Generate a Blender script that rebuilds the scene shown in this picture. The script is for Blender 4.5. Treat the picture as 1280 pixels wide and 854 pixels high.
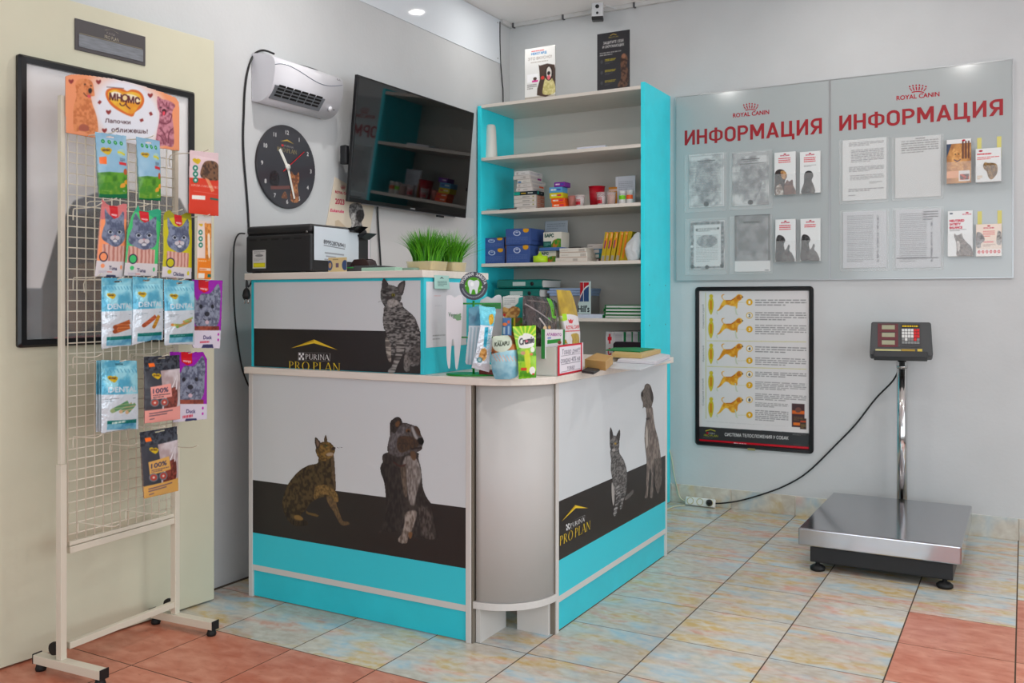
import bpy, bmesh, math, random
import numpy as np
from mathutils import Vector, Matrix
random.seed(7); NR = np.random.RandomState(11)
SC = bpy.context.scene
COL = SC.collection
for _o in list(bpy.data.objects): bpy.data.objects.remove(_o)

# ---------------------------------------------------------------- camera
FPX, YAW, HZ = 1141.75, 0.511, 375.5          # focal length (px of a 1280 frame), heading, horizon row
CAM = np.array([2.698, -4.783, 1.1])          # origin: foot of the room corner, +x along the back wall, -y towards the camera
cd = bpy.data.cameras.new('camera'); cam = bpy.data.objects.new('camera', cd); COL.objects.link(cam)
cam.location = CAM; cam.rotation_euler = (math.pi/2, 0, YAW)
cd.sensor_width = 36; cd.lens = FPX/1280*36; cd.shift_y = -(427-HZ)/1280; cd.clip_start = 0.02
SC.camera = cam
# ---------------------------------------------------------------- world, daylight, exposure
W = bpy.data.worlds.new('daylight'); SC.world = W; W.use_nodes = True
W.node_tree.nodes['Background'].inputs[0].default_value = (0.86, 0.93, 1.0, 1)
W.node_tree.nodes['Background'].inputs[1].default_value = 1.0
VS = SC.view_settings; VS.view_transform = 'Standard'; VS.look = 'None'; VS.gamma = 1; VS.use_curve_mapping = False
VS.exposure = 0.06
RX, RY, ZC = 5.3, -7.6, 2.757                 # right wall, wall behind the camera, ceiling height
def area(name, loc, rot, sx, sy, watts, col):
    l = bpy.data.lights.new(name, 'AREA'); l.shape = 'RECTANGLE'; l.size = sx; l.size_y = sy; l.energy = watts; l.color = col
    o = bpy.data.objects.new(name, l); COL.objects.link(o); o.location = loc; o.rotation_euler = rot
    return o
area('daylight_window_right', (RX-.02, -3.6, 1.45), (0, math.pi/2, 0), 1.9, 4.6, 72, (.87, .945, 1))
area('daylight_window_front', (2.6, RY+.02, 1.45), (math.pi/2, 0, 0), 3.6, 1.9, 54, (.88, .95, 1))

# ---------------------------------------------------------------- pixel helpers (a pixel gives a direction, a plane the distance)
_c, _s = math.cos(YAW), math.sin(YAW)
def ray(u, v):
    a = (u-640)/FPX; b = (HZ-v)/FPX
    return np.array([-_s+a*_c, _c+a*_s, b])
def PL(u, v, P, N):
    d = ray(u, v); P = np.asarray(P, float); N = np.asarray(N, float)
    return CAM+d*(((P-CAM)@N)/(d@N))
def PX(u, v, x): return PL(u, v, (x,0,0), (1,0,0))
def PY(u, v, y): return PL(u, v, (0,y,0), (0,1,0))
def PZ(u, v, z=0.): return PL(u, v, (0,0,z), (0,0,1))

# ---------------------------------------------------------------- materials
def lin(c):
    c = np.asarray(c, float)[..., :3]/255.
    return np.where(c <= .04045, c/12.92, ((np.maximum(c,0)+.055)/1.055)**2.4)
MATS = {}
def mat(name, rgb=(200,200,200), rough=.5, metal=0., spec=.5, var=None, bump=None, emit=0., trans=0., alpha=1., ior=1.45, col=None, coat=0., sss=0.):
    """procedural principled material; var=(scale, amount, stretch) mottles the colour, bump=(scale, strength), col=True reads the print colours"""
    if name in MATS: return MATS[name]
    m = bpy.data.materials.new(name); m.use_nodes = True; nt = m.node_tree; N = nt.nodes; L = nt.links
    b = N['Principled BSDF']; I = b.inputs
    c = (*lin(rgb), 1)
    I['Base Color'].default_value = c; I['Roughness'].default_value = rough; I['Metallic'].default_value = metal
    I['Specular IOR Level'].default_value = spec; I['IOR'].default_value = ior
    I['Transmission Weight'].default_value = trans; I['Alpha'].default_value = alpha
    I['Coat Weight'].default_value = coat; I['Coat Roughness'].default_value = .05
    if emit: I['Emission Color'].default_value = c; I['Emission Strength'].default_value = emit
    tc = N.new('ShaderNodeTexCoord')
    if col:
        a = N.new('ShaderNodeAttribute'); a.attribute_name = 'Col'; L.new(a.outputs['Color'], I['Base Color'])
    if var:
        mp = N.new('ShaderNodeMapping'); mp.inputs['Scale'].default_value = var[2] if len(var) > 2 else (1,1,1)
        L.new(tc.outputs['Object'], mp.inputs[0])
        n = N.new('ShaderNodeTexNoise'); n.inputs['Scale'].default_value = var[0]; n.inputs['Detail'].default_value = 4
        L.new(mp.outputs[0], n.inputs['Vector'])
        mx = N.new('ShaderNodeMix'); mx.data_type = 'RGBA'
        mx.inputs[6].default_value = (*lin(np.clip(np.array(rgb)*(1-var[1]),0,255)), 1); mx.inputs[7].default_value = (*lin(np.clip(np.array(rgb)*(1+var[1]),0,255)), 1)
        mr = N.new('ShaderNodeMapRange'); mr.inputs[1].default_value = .3; mr.inputs[2].default_value = .7
        L.new(n.outputs[0], mr.inputs[0]); L.new(mr.outputs[0], mx.inputs[0]); L.new(mx.outputs[2], I['Base Color'])
    if bump:
        n = N.new('ShaderNodeTexNoise'); n.inputs['Scale'].default_value = bump[0]; n.inputs['Detail'].default_value = 3
        L.new(tc.outputs['Object'], n.inputs['Vector'])
        bp = N.new('ShaderNodeBump'); bp.inputs['Strength'].default_value = bump[1]; bp.inputs['Distance'].default_value = .01 if len(bump) < 3 else bump[2]
        L.new(n.outputs[0], bp.inputs['Height']); L.new(bp.outputs[0], I['Normal'])
    MATS[name] = m
    return m

# ---------------------------------------------------------------- object helpers
WM = {}                                        # world matrix of every thing and part
def tag(o, label=None, cat=None, group=None, kind=None):
    if label: o['label'] = label
    if cat: o['category'] = cat
    if group: o['group'] = group
    if kind: o['kind'] = kind
    return o
def thing(name, label, cat, loc=(0,0,0), rz=0., group=None):
    o = bpy.data.objects.new(name, None); COL.objects.link(o); o.empty_display_size = .05
    o.location = loc; o.rotation_euler = (0,0,rz)
    WM[o.name] = Matrix.Translation(Vector([float(q) for q in loc])) @ Matrix.Rotation(rz, 4, 'Z')
    return tag(o, label, cat, group)
def V3(p): return Vector((float(p[0]), float(p[1]), float(p[2])))
class MB:
    """collects shapes in world space; build() links them as one mesh object in its parent's space"""
    def __init__(s): s.v = []; s.f = []; s.m = []; s.sm = []
    def add(s, vs, fs, m=0, T=None, smooth=False):
        k = len(s.v)
        for p in vs:
            p = V3(p); s.v.append(T @ p if T is not None else p)
        for f in fs: s.f.append([k+i for i in f]); s.m.append(m); s.sm.append(smooth)
        return s
    def box(s, x0, x1, y0, y1, z0, z1, m=0, T=None):
        vs = [(x,y,z) for z in (z0,z1) for y in (y0,y1) for x in (x0,x1)]
        return s.add(vs, [(0,2,3,1),(4,5,7,6),(0,1,5,4),(2,6,7,3),(0,4,6,2),(1,3,7,5)], m, T)
    def prism(s, pts, O, U, V, d, m=0, T=None, smooth=False):
        """polygon pts (2-D) in the frame O,U,V thickened along U x V by d"""
        O, U, V = V3(O), V3(U), V3(V); n = U.cross(V).normalized(); k = len(pts)
        a = [O+U*float(p[0])+V*float(p[1]) for p in pts]; b = [p+n*d for p in a]
        ar = sum(pts[i][0]*pts[(i+1)%k][1]-pts[(i+1)%k][0]*pts[i][1] for i in range(k))
        F = list(range(k)); B = list(range(k, 2*k))
        fs = [F[::-1], B] if ar > 0 else [F, B[::-1]]
        s.add(a+b, fs, m, T)
        side = [(i, (i+1)%k, k+(i+1)%k, k+i) if ar > 0 else (i, k+i, k+(i+1)%k, (i+1)%k) for i in range(k)]
        k0 = len(s.v)-2*k
        for f in side: s.f.append([k0+i for i in f]); s.m.append(m); s.sm.append(smooth)
        return s
    def tube(s, pts, r, n=8, m=0, cap=True, T=None):
        pts = [V3(p) for p in pts]; rs = r if isinstance(r, (list,tuple)) else [r]*len(pts)
        ring = []; up = None; vs = []
        for i, p in enumerate(pts):
            t = (pts[min(i+1,len(pts)-1)]-pts[max(i-1,0)]).normalized()
            if up is None: up = t.orthogonal().normalized()
            up = (up-t*up.dot(t)).normalized(); w = t.cross(up)
            vs += [p+(up*math.cos(2*math.pi*j/n)+w*math.sin(2*math.pi*j/n))*rs[i] for j in range(n)]
        fs = [(i*n+j, i*n+(j+1)%n, (i+1)*n+(j+1)%n, (i+1)*n+j) for i in range(len(pts)-1) for j in range(n)]
        s.add(vs, fs, m, T, True)
        if cap:
            k = len(s.v)-len(vs)
            s.f += [[k+j for j in range(n)][::-1], [k+len(vs)-n+j for j in range(n)]]; s.m += [m,m]; s.sm += [False,False]
        return s
    def lathe(s, prof, n=24, m=0, T=None):
        vs = [(r*math.cos(2*math.pi*j/n), r*math.sin(2*math.pi*j/n), z) for r, z in prof for j in range(n)]
        fs = [(i*n+j, i*n+(j+1)%n, (i+1)*n+(j+1)%n, (i+1)*n+j) for i in range(len(prof)-1) for j in range(n)]
        s.add(vs, fs, m, T, True)
        k = len(s.v)-len(vs)
        if prof[0][0] > 1e-6: s.f.append([k+j for j in range(n)][::-1]); s.m.append(m); s.sm.append(False)
        if prof[-1][0] > 1e-6: s.f.append([k+len(vs)-n+j for j in range(n)]); s.m.append(m); s.sm.append(False)
        return s
    def build(s, name, mats, parent=None, bevel=0., label=None, seg=2):
        inv = WM[parent.name].inverted() if parent is not None else Matrix()
        me = bpy.data.meshes.new(name); me.from_pydata([inv @ p for p in s.v], [], s.f)
        for mm in (mats if isinstance(mats, (list,tuple)) else [mats]): me.materials.append(mm)
        me.polygons.foreach_set('material_index', s.m); me.polygons.foreach_set('use_smooth', s.sm)
        if bevel:
            bm = bmesh.new(); bm.from_mesh(me)
            bmesh.ops.remove_doubles(bm, verts=bm.verts, dist=1e-6)
            eds = [e for e in bm.edges if len(e.link_faces) == 2 and e.calc_face_angle(0) > .6]
            bmesh.ops.bevel(bm, geom=eds, offset=bevel, segments=seg, affect='EDGES', profile=.5, clamp_overlap=True)
            bm.to_mesh(me); bm.free()
        me.update()
        return link(name, me, parent, label)
def link(name, me, parent=None, label=None):
    o = bpy.data.objects.new(name, me); COL.objects.link(o)
    if parent is not None: o.parent = parent; WM[o.name] = WM[parent.name].copy()
    else: WM[o.name] = Matrix()
    if label: o['label'] = label
    return o
def dup(root, loc, rz=None, label=None):
    r = root.copy(); COL.objects.link(r); r.location = loc
    if rz is not None: r.rotation_euler = (0,0,rz)
    WM[r.name] = Matrix.Translation(V3(loc)) @ Matrix.Rotation(r.rotation_euler[2], 4, 'Z')
    if label: r['label'] = label
    for ch in [q for q in COL.objects if q.parent == root]:
        c = ch.copy(); COL.objects.link(c); c.parent = r
        for g in [q for q in COL.objects if q.parent == ch]:
            d = g.copy(); COL.objects.link(d); d.parent = c
    return r
def struct(name, mb, mats, parent=None, bevel=0.):
    o = mb.build(name, mats, parent, bevel)
    if parent is None: o['kind'] = 'structure'
    return o
def rrect(w, h, r, n=5):
    """rounded rectangle outline, corner at 0,0"""
    out = []
    for cx, cy, a0 in ((w-r,r,-90),(w-r,h-r,0),(r,h-r,90),(r,r,180)):
        for i in range(n+1):
            a = math.radians(a0+90*i/n); out.append((cx+r*math.cos(a), cy+r*math.sin(a)))
    return out
def catmull(p, k=6, closed=False):
    p = [np.asarray(q, float) for q in p]; n = len(p); out = []
    for i in range(n if closed else n-1):
        a, b, c, d = (p[(i+j) % n] for j in (-1,0,1,2)) if closed else (p[max(i-1,0)], p[i], p[i+1], p[min(i+2,n-1)])
        for t in np.arange(k)/k:
            out.append(.5*((2*b)+(c-a)*t+(2*a-5*b+4*c-d)*t*t+(3*b-a-3*c+d)*t**3))
    if not closed: out.append(p[-1])
    return out
# ================================================================ print canvas: flat print as vertex colours on a fine grid
def vnoise(x, y, seed=0):
    xi = np.floor(x).astype(int); yi = np.floor(y).astype(int); fx = x-xi; fy = y-yi
    fx = fx*fx*(3-2*fx); fy = fy*fy*(3-2*fy)
    def h(a, b):
        n = (a*374761393+b*668265263+seed*974711) & 0x7fffffff
        n = ((n ^ (n >> 13))*1274126177) & 0x7fffffff
        return ((n ^ (n >> 16)) & 0xffff)/65535.
    return (h(xi,yi)*(1-fx)+h(xi+1,yi)*fx)*(1-fy)+(h(xi,yi+1)*(1-fx)+h(xi+1,yi+1)*fx)*fy
def fbm(x, y, seed=0, o=3): return sum(vnoise(x*2**i, y*2**i, seed+i)/2**i for i in range(o))/sum(.5**i for i in range(o))
_TX = {}
def glyphs(body):
    """outlines of a line of text (unit height), advance width"""
    if body not in _TX:
        c = bpy.data.curves.new('t', 'FONT'); c.body = body; c.fill_mode = 'NONE'; c.resolution_u = 3
        o = bpy.data.objects.new('t', c); me = bpy.data.meshes.new_from_object(o)
        v = np.array([q.co[:2] for q in me.vertices]).reshape(-1,2); e = np.array([q.vertices[:] for q in me.edges]).reshape(-1,2)
        bpy.data.objects.remove(o); bpy.data.curves.remove(c); bpy.data.meshes.remove(me)
        if len(v): v[:,0] -= v[:,0].min()
        _TX[body] = (v, e)
    return _TX[body]
def _ring(cx, cy, rx, ry, tx, ty, a0=0, a1=360, n=20):
    A = [math.radians(a0+(a1-a0)*i/n) for i in range(n+1)]
    return [(cx+rx*math.cos(a), cy+ry*math.sin(a)) for a in A]+[(cx+(rx-tx)*math.cos(a), cy+(ry-ty)*math.sin(a)) for a in A[::-1]]
def _r(x0, y0, x1, y1): return [(x0,y0),(x1,y0),(x1,y1),(x0,y1)]
def _st(x): return [_r(x,0,x+.12,1), _r(x-.06,0,x+.18,.045), _r(x-.06,.955,x+.18,1)]
_bowl = _ring(.2, .74, .34, .26, .1, .05, -90, 90)
SERIF = {'P': _st(.08)+[_bowl], 'R': _st(.08)+[_bowl, [(.26,.5),(.38,.5),(.68,.02),(.76,0),(.56,0)]],
         'O': [_ring(.42, .5, .4, .52, .12, .05)], 'L': _st(.08)+[_r(.1,0,.52,.05), [(.48,0),(.54,0),(.56,.2),(.52,.2)]],
         'A': [[(0,0),(.07,0),(.36,.95),(.32,1.02)], [(.3,1.02),(.42,1.02),(.74,0),(.6,0)], _r(.14,.32,.56,.37), _r(-.06,0,.14,.04), _r(.52,0,.82,.04)],
         'N': [_r(.1,0,.16,1), _r(.66,0,.72,1), [(.04,1),(.2,1),(.72,0),(.66,0)], _r(.02,0,.24,.045), _r(.58,.955,.8,1)],
         'U': [_r(.08,.3,.19,1), _r(.6,.3,.66,1), _ring(.37,.3,.29,.31,.1,.06,180,360), _r(.02,.955,.26,1), _r(.54,.955,.72,1)],
         'I': _st(.08), ' ': []}
SERIF_W = {'P': .64, 'R': .8, 'O': .9, 'L': .64, 'A': .8, 'N': .86, 'U': .78, 'I': .34, ' ': .26}
class Canvas:
    SS = 3
    def __init__(s, O, U, V, w, h, res, bg=(255,255,255), K=None, auto=False):
        s.O = np.asarray(O, float); s.U = np.asarray(U, float); s.V = np.asarray(V, float); s.N = np.cross(s.U, s.V)
        s.w, s.h = w, h; s.nx = max(2, int(round(w*res))); s.ny = max(2, int(round(h*res)))
        s.W, s.H = s.nx*s.SS, s.ny*s.SS
        s.im = np.empty((s.H, s.W, 3)); s.im[:] = np.asarray(bg, float)[:3]
        s.mk = np.full((s.H, s.W), not auto); s.auto = auto; s.K = K
        s.X, s.Y = np.meshgrid((np.arange(s.W)+.5)/s.W*w, (np.arange(s.H)+.5)/s.H*h)
    def uv(s, p):
        """crop pixel -> photo pixel -> position on the print's plane (m); K None: normalised 0..1; K 'm': metres"""
        if s.K is None: return (p[0]*s.w, p[1]*s.h)
        if s.K == 'm': return p
        x0, y0, k = s.K
        q = PL(x0+p[0]/k, y0+p[1]/k, s.O, s.N)-s.O
        return (q@s.U, q@s.V)
    def _paint(s, sl, inside, col, tex):
        if s.auto: s.mk[sl] |= inside
        if tex is None: s.im[sl][inside] = np.asarray(col, float)[:3]
        else:
            t = np.clip(tex[0](s.X[sl][inside], s.Y[sl][inside]), 0, 1)[:,None]
            s.im[sl][inside] = np.asarray(col, float)[:3]*(1-t)+np.asarray(tex[1], float)[:3]*t
    def _inside(s, loops, nonzero=False):
        A = np.concatenate(loops)
        i0 = max(0, int(A[:,0].min()/s.w*s.W)); i1 = min(s.W, int(A[:,0].max()/s.w*s.W)+2)
        j0 = max(0, int(A[:,1].min()/s.h*s.H)); j1 = min(s.H, int(A[:,1].max()/s.h*s.H)+2)
        if i1 <= i0 or j1 <= j0: return None, None
        sl = (slice(j0,j1), slice(i0,i1)); xs = s.X[0,i0:i1]; ys = s.Y[j0:j1,0]
        acc = np.zeros((len(ys), len(xs)), int)
        for P in loops:
            Q = np.roll(P, -1, 0)
            for (xa,ya),(xb,yb) in zip(P, Q):
                if ya == yb: continue
                r = (ys >= min(ya,yb)) & (ys < max(ya,yb))
                if not r.any(): continue
                xc = xa+(ys[r]-ya)*(xb-xa)/(yb-ya)
                acc[r] += (xs[None,:] < xc[:,None])*(1 if yb > ya else -1)
        return sl, (acc != 0) if nonzero else (acc % 2 == 1)
    def poly(s, pts, col, smooth=0, tex=None, cut=False):
        if smooth: pts = catmull(pts, smooth, True)
        P = np.array([s.uv(p) for p in pts], float)
        sl, ins = s._inside([P])
        if sl is None: return s
        if cut: s.mk[sl] &= ~ins
        else: s._paint(sl, ins, col, tex)
        return s
    def silhouette(s, pts, smooth=0):
        if smooth: pts = catmull(pts, smooth, True)
        sl, ins = s._inside([np.array([s.uv(p) for p in pts], float)])
        m = np.zeros_like(s.mk); m[sl] = ins; s.mk &= m
        return s
    def rect(s, x0, y0, x1, y1, col, tex=None):
        if isinstance(s.K, tuple):             # crop corners -> upright rectangle on the print's own plane
            (x0,y0),(x1,y1) = s.uv((x0,y0)), s.uv((x1,y1)); k, s.K = s.K, 'm'
            s.poly([(x0,y0),(x1,y0),(x1,y1),(x0,y1)], col, 0, tex); s.K = k; return s
        return s.poly([(x0,y0),(x1,y0),(x1,y1),(x0,y1)], col, 0, tex)
    def ell(s, cx, cy, rx, ry, col, tex=None, rot=0., cut=False):
        c, q = math.cos(rot), math.sin(rot)
        return s.poly([(cx+rx*math.cos(a)*c-ry*math.sin(a)*q, cy+rx*math.cos(a)*q+ry*math.sin(a)*c) for a in np.linspace(0, 2*math.pi, 25)[:-1]], col, 0, tex, cut)
    def line(s, pts, wd, col, smooth=0, tex=None):
        if smooth: pts = catmull(pts, smooth)
        pts = [np.asarray(p, float) for p in pts]; n = len(pts); L = []; R = []
        ws = wd if isinstance(wd, (list,tuple)) else None
        for i, p in enumerate(pts):
            t = pts[min(i+1,n-1)]-pts[max(i-1,0)]; t = t/max(np.hypot(*t),1e-9); q = np.array([-t[1],t[0]])
            w_ = wd if ws is None else np.interp(i/(n-1), np.linspace(0,1,len(ws)), ws)
            L.append(p+q*w_/2); R.append(p-q*w_/2)
        return s.poly(L+R[::-1], col, 0, tex)
    def text(s, body, p, h, col, w=None, bold=0., p2=None, slant=0., up=None, center=False):
        """text with base-line start p (canvas units, height h, width w); p2 = end of the base line"""
        v, e = glyphs(body)
        if not len(v): return s
        v = v.copy(); wid = v[:,0].max()
        a = np.asarray(s.uv(p), float)
        if p2 is not None:
            b = np.asarray(s.uv(p2), float); ux = (b-a)/wid
            top = np.asarray(s.uv((p[0]+(up[0] if up else 0), p[1]+(up[1] if up else h))), float)-a
            vy = top/.72
        else:
            k = abs(s.uv((p[0]+1,p[1]))[0]-a[0]) if s.K is not None else s.w
            ky = abs(s.uv((p[0],p[1]+1))[1]-a[1]) if s.K is not None else s.h
            vy = np.array([0, h*ky/.72]); ux = np.array([(w*k/wid) if w else h*ky/.72, 0])
            if center: a = a-ux*wid/2
        v[:,0] += v[:,1]*slant
        P = a+v[:,:1]*ux+v[:,1:]*vy
        # chain edges to loops
        nxt = {int(i): int(j) for i, j in e}; seen = set(); loops = []
        for st in list(nxt):
            if st in seen: continue
            lp = []; q = st
            while q in nxt and q not in seen: seen.add(q); lp.append(q); q = nxt[q]
            if len(lp) > 2: loops.append(P[lp])
        if not loops: return s
        bw = bold*np.hypot(*vy)
        for dx, dy in ([(0,0)] if not bold else [(bw*math.cos(t), bw*math.sin(t)) for t in np.arange(8)*math.pi/4]):
            sl, ins = s._inside([l+np.array([dx,dy]) for l in loops], True)
            if sl is not None: s._paint(sl, ins, col, None)
        return s
    def serif(s, body, p, p2, top, col, tw=1.0):
        a = np.asarray(s.uv(p), float); b = np.asarray(s.uv(p2), float); t = np.asarray(s.uv(top), float)-a
        tot = sum(SERIF_W[ch] for ch in body)
        x = 0.
        for ch in body:
            for pg in SERIF[ch]:
                P = np.array([a+(b-a)*((x+q[0])/tot)+t*q[1] for q in pg]); sl, ins = s._inside([P])
                if sl is not None: s._paint(sl, ins, col, None)
            x += SERIF_W[ch]
        return s
    def words(s, x0, y0, x1, y1, n, col, wd=.45, gap=.12, last=.6, seed=0):
        """n lines of unreadable small print between (x0,y0) top left and (x1,y1) bottom right"""
        R = random.Random(seed+int(abs(x0*7+y0*13)*100))
        if isinstance(s.K, tuple):
            (x0,y0),(x1,y1) = s.uv((x0,y0)), s.uv((x1,y1)); k, s.K = s.K, 'm'
            s.words(x0, y0, x1, y1, n, col, wd, gap, last, seed+int(x0*997)); s.K = k; return s
        st = (y1-y0)/n
        for i in range(n):
            y = y0+st*(i+.5); x = x0; xe = x1 if i < n-1 else x0+(x1-x0)*last
            while abs(x-x0) < abs(xe-x0):
                l = (x1-x0)*R.uniform(.05,.17); l = min(abs(l), abs(xe-x))*(1 if l > 0 else -1)
                s.rect(x, y-st*wd/2, x+l, y+st*wd/2, col); x += l+(x1-x0)*.02*(.5+R.random())
        return s
    def soft(s, k):
        for ax in (0,1):
            p = np.pad(s.im, [(k,k) if a == ax else (0,0) for a in range(3)], 'edge'); q = np.cumsum(p, ax)
            z = np.zeros_like(np.take(q, [0], ax)); q = np.concatenate([z,q], ax); n = s.im.shape[ax]
            s.im = (np.take(q, np.arange(2*k+1, 2*k+1+n), ax)-np.take(q, np.arange(n), ax))/(2*k+1)
        return s
    def grain(s, amp, sx=300, sy=300, seed=0):
        s.im *= 1+(fbm(s.X*sx, s.Y*sy, seed)[...,None]-.5)*2*amp; return s
    def build(s, name, parent, material, disp=None, label=None, off=0., back=None):
        """grid mesh of the print; disp(u01,v01) -> bulge in m along the normal"""
        k = s.SS; im = np.clip(s.im, 0, 255).reshape(s.ny,k,s.nx,k,3).mean((1,3))
        mk = s.mk.reshape(s.ny,k,s.nx,k).mean((1,3)) > .5
        # vertex colours = mean of the neighbouring cells
        pad = np.pad(im, ((1,1),(1,1),(0,0)), 'edge'); vc = (pad[:-1,:-1]+pad[1:,:-1]+pad[:-1,1:]+pad[1:,1:])/4
        gx, gy = np.meshgrid(np.linspace(0,1,s.nx+1), np.linspace(0,1,s.ny+1))
        d = (disp(gx, gy) if disp else np.zeros_like(gx))+off
        co = s.O+gx[...,None]*s.w*s.U+gy[...,None]*s.h*s.V+d[...,None]*s.N
        co = co.reshape(-1,3); rgb = lin(vc.reshape(-1,3))
        idx = np.arange((s.nx+1)*(s.ny+1)).reshape(s.ny+1, s.nx+1)
        F = np.stack([idx[:-1,:-1], idx[:-1,1:], idx[1:,1:], idx[1:,:-1]], -1)[mk]
        if back is not None:      # closed pouch: back sheet of the same cells and a rim
            bco = (s.O+gx[...,None]*s.w*s.U+gy[...,None]*s.h*s.V+(off-.0012-back(gx,gy))[...,None]*s.N).reshape(-1,3)
            n0 = len(co); co = np.concatenate([co,bco]); rgb = np.concatenate([rgb, np.tile(rgb.mean(0)*.8+.1, (n0,1))])
            cnt = {}
            E = np.concatenate([F[:,[0,1]],F[:,[1,2]],F[:,[2,3]],F[:,[3,0]]])
            key = np.sort(E,1); _, inv, c_ = np.unique(key[:,0]*10**7+key[:,1], return_inverse=True, return_counts=True)
            B = E[c_[inv] == 1]
            F = np.concatenate([F, F[:,::-1]+n0, np.stack([B[:,1],B[:,0],B[:,0]+n0,B[:,1]+n0],-1)])
        used = np.unique(F); re = np.full(len(co), -1); re[used] = np.arange(len(used)); F = re[F]; co = co[used]; rgb = rgb[used]
        if parent is not None:
            Mi = np.array(WM[parent.name].inverted()); co = co@Mi[:3,:3].T+Mi[:3,3]
        me = bpy.data.meshes.new(name)
        me.vertices.add(len(co)); me.vertices.foreach_set('co', co.ravel())
        me.loops.add(F.size); me.loops.foreach_set('vertex_index', F.ravel().astype(np.int32))
        me.polygons.add(len(F)); me.polygons.foreach_set('loop_start', (np.arange(len(F))*4).astype(np.int32))
        me.polygons.foreach_set('use_smooth', np.ones(len(F), bool))
        at = me.color_attributes.new('Col', 'FLOAT_COLOR', 'POINT')
        at.data.foreach_set('color', np.concatenate([rgb, np.ones((len(rgb),1))], 1).ravel())
        me.materials.append(material); me.update(calc_edges=True); me.validate()
        return link(name, me, parent, label)
M_PRINT = mat('matte_print', rough=.55, spec=.3, col=True)
M_GLOSS = mat('glossy_print', rough=.22, spec=.5, col=True)
M_PLAST = mat('plastic_pouch_print', rough=.25, spec=.5, col=True, bump=(28,.25))
M_FOIL = mat('foil_pouch_print', rough=.27, metal=.22, col=True, bump=(34,.55))
# ================================================================ the room
M_WALL = mat('white_wall_paint', (200,202,203), .6, spec=.25, var=(3,.015), bump=(60,.06))
M_CEIL = mat('ceiling_white', (246,245,244), .7, spec=.2)
M_WHITE = mat('white_paint', (228,226,222), .45)
M_BLACK = mat('black_plastic', (24,24,26), .38)
M_DARK = mat('dark_rubber', (16,16,17), .6)
M_STEEL = mat('brushed_steel', (190,188,186), .25, metal=1.)
M_CHROME = mat('chrome', (205,205,205), .1, metal=1.)
M_GLASS = mat('clear_glass', (255,255,255), .02, trans=1., ior=1.45)
M_ACRYL = mat('clear_acrylic', (250,252,252), .04, alpha=.1, spec=.6)
M_GROUT = mat('floor_grout', (74,58,44), .85, var=(40,.15))
M_GROUT2 = mat('skirting_grout', (214,208,196), .8)

def tile_material(name, kind):
    m = bpy.data.materials.new(name); m.use_nodes = True; nt = m.node_tree; N = nt.nodes; L = nt.links; b = N['Principled BSDF']
    tc = N.new('ShaderNodeTexCoord'); oi = N.new('ShaderNodeObjectInfo')
    ad = N.new('ShaderNodeVectorMath'); ad.operation = 'ADD'
    cm = N.new('ShaderNodeCombineXYZ'); mu = N.new('ShaderNodeMath'); mu.operation = 'MULTIPLY'; mu.inputs[1].default_value = 37.
    L.new(oi.outputs['Random'], mu.inputs[0]); L.new(mu.outputs[0], cm.inputs[2]); 
    L.new(tc.outputs['Object'], ad.inputs[0]); L.new(cm.outputs[0], ad.inputs[1])
    def noise(scale, stretch, off, det=3):
        mp = N.new('ShaderNodeMapping'); mp.inputs['Scale'].default_value = stretch; mp.inputs['Location'].default_value = (off, off*.7, off*1.3)
        L.new(ad.outputs[0], mp.inputs[0]); n = N.new('ShaderNodeTexNoise'); n.inputs['Scale'].default_value = scale; n.inputs['Detail'].default_value = det
        n.inputs['Distortion'].default_value = .4
        L.new(mp.outputs[0], n.inputs['Vector']); return n.outputs[0]
    def ramp(fac, lo, hi):
        r = N.new('ShaderNodeMapRange'); r.inputs[1].default_value = lo; r.inputs[2].default_value = hi; L.new(fac, r.inputs[0]); return r.outputs[0]
    def mix(f, a, b_):
        x = N.new('ShaderNodeMix'); x.data_type = 'RGBA'; L.new(f, x.inputs[0])
        for q, i in ((a,6),(b_,7)):
            if isinstance(q, tuple): x.inputs[i].default_value = (*lin(q),1)
            else: L.new(q, x.inputs[i])
        return x.outputs[2]
    if kind == 'pastel':
        st = (1., 2.3, 1.)
        c = mix(ramp(noise(4.6, st, 0, 2), .46, .62), (190,180,166), (206,176,112))
        c = mix(ramp(noise(5, st, 5, 2), .52, .68), c, (214,162,142))
        c = mix(ramp(noise(4.6, st, 11, 2), .5, .66), c, (170,196,208))
        c = mix(ramp(noise(26, (1,1.6,1), 3, 5), .35, .8), c, (214,210,198))
        b.inputs['Roughness'].default_value = .2
    else:
        c = mix(ramp(noise(13, (1,1.8,1), 0, 6), .3, .75), (190,104,76), (220,152,126))
        c = mix(ramp(noise(40, (1,2,1), 9, 4), .62, .8), c, (166,88,62))
        b.inputs['Roughness'].default_value = .33
    hs = N.new('ShaderNodeHueSaturation'); vr = N.new('ShaderNodeMapRange'); vr.inputs[3].default_value = .93; vr.inputs[4].default_value = 1.05
    L.new(oi.outputs['Random'], vr.inputs[0]); L.new(vr.outputs[0], hs.inputs['Value']); L.new(c, hs.inputs['Color'])
    L.new(hs.outputs[0], b.inputs['Base Color']); b.inputs['Specular IOR Level'].default_value = .5
    MATS[name] = m; return m
M_PASTEL = tile_material('pastel_marbled_tile', 'pastel'); M_TERRA = tile_material('terracotta_tile', 'terra')

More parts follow.
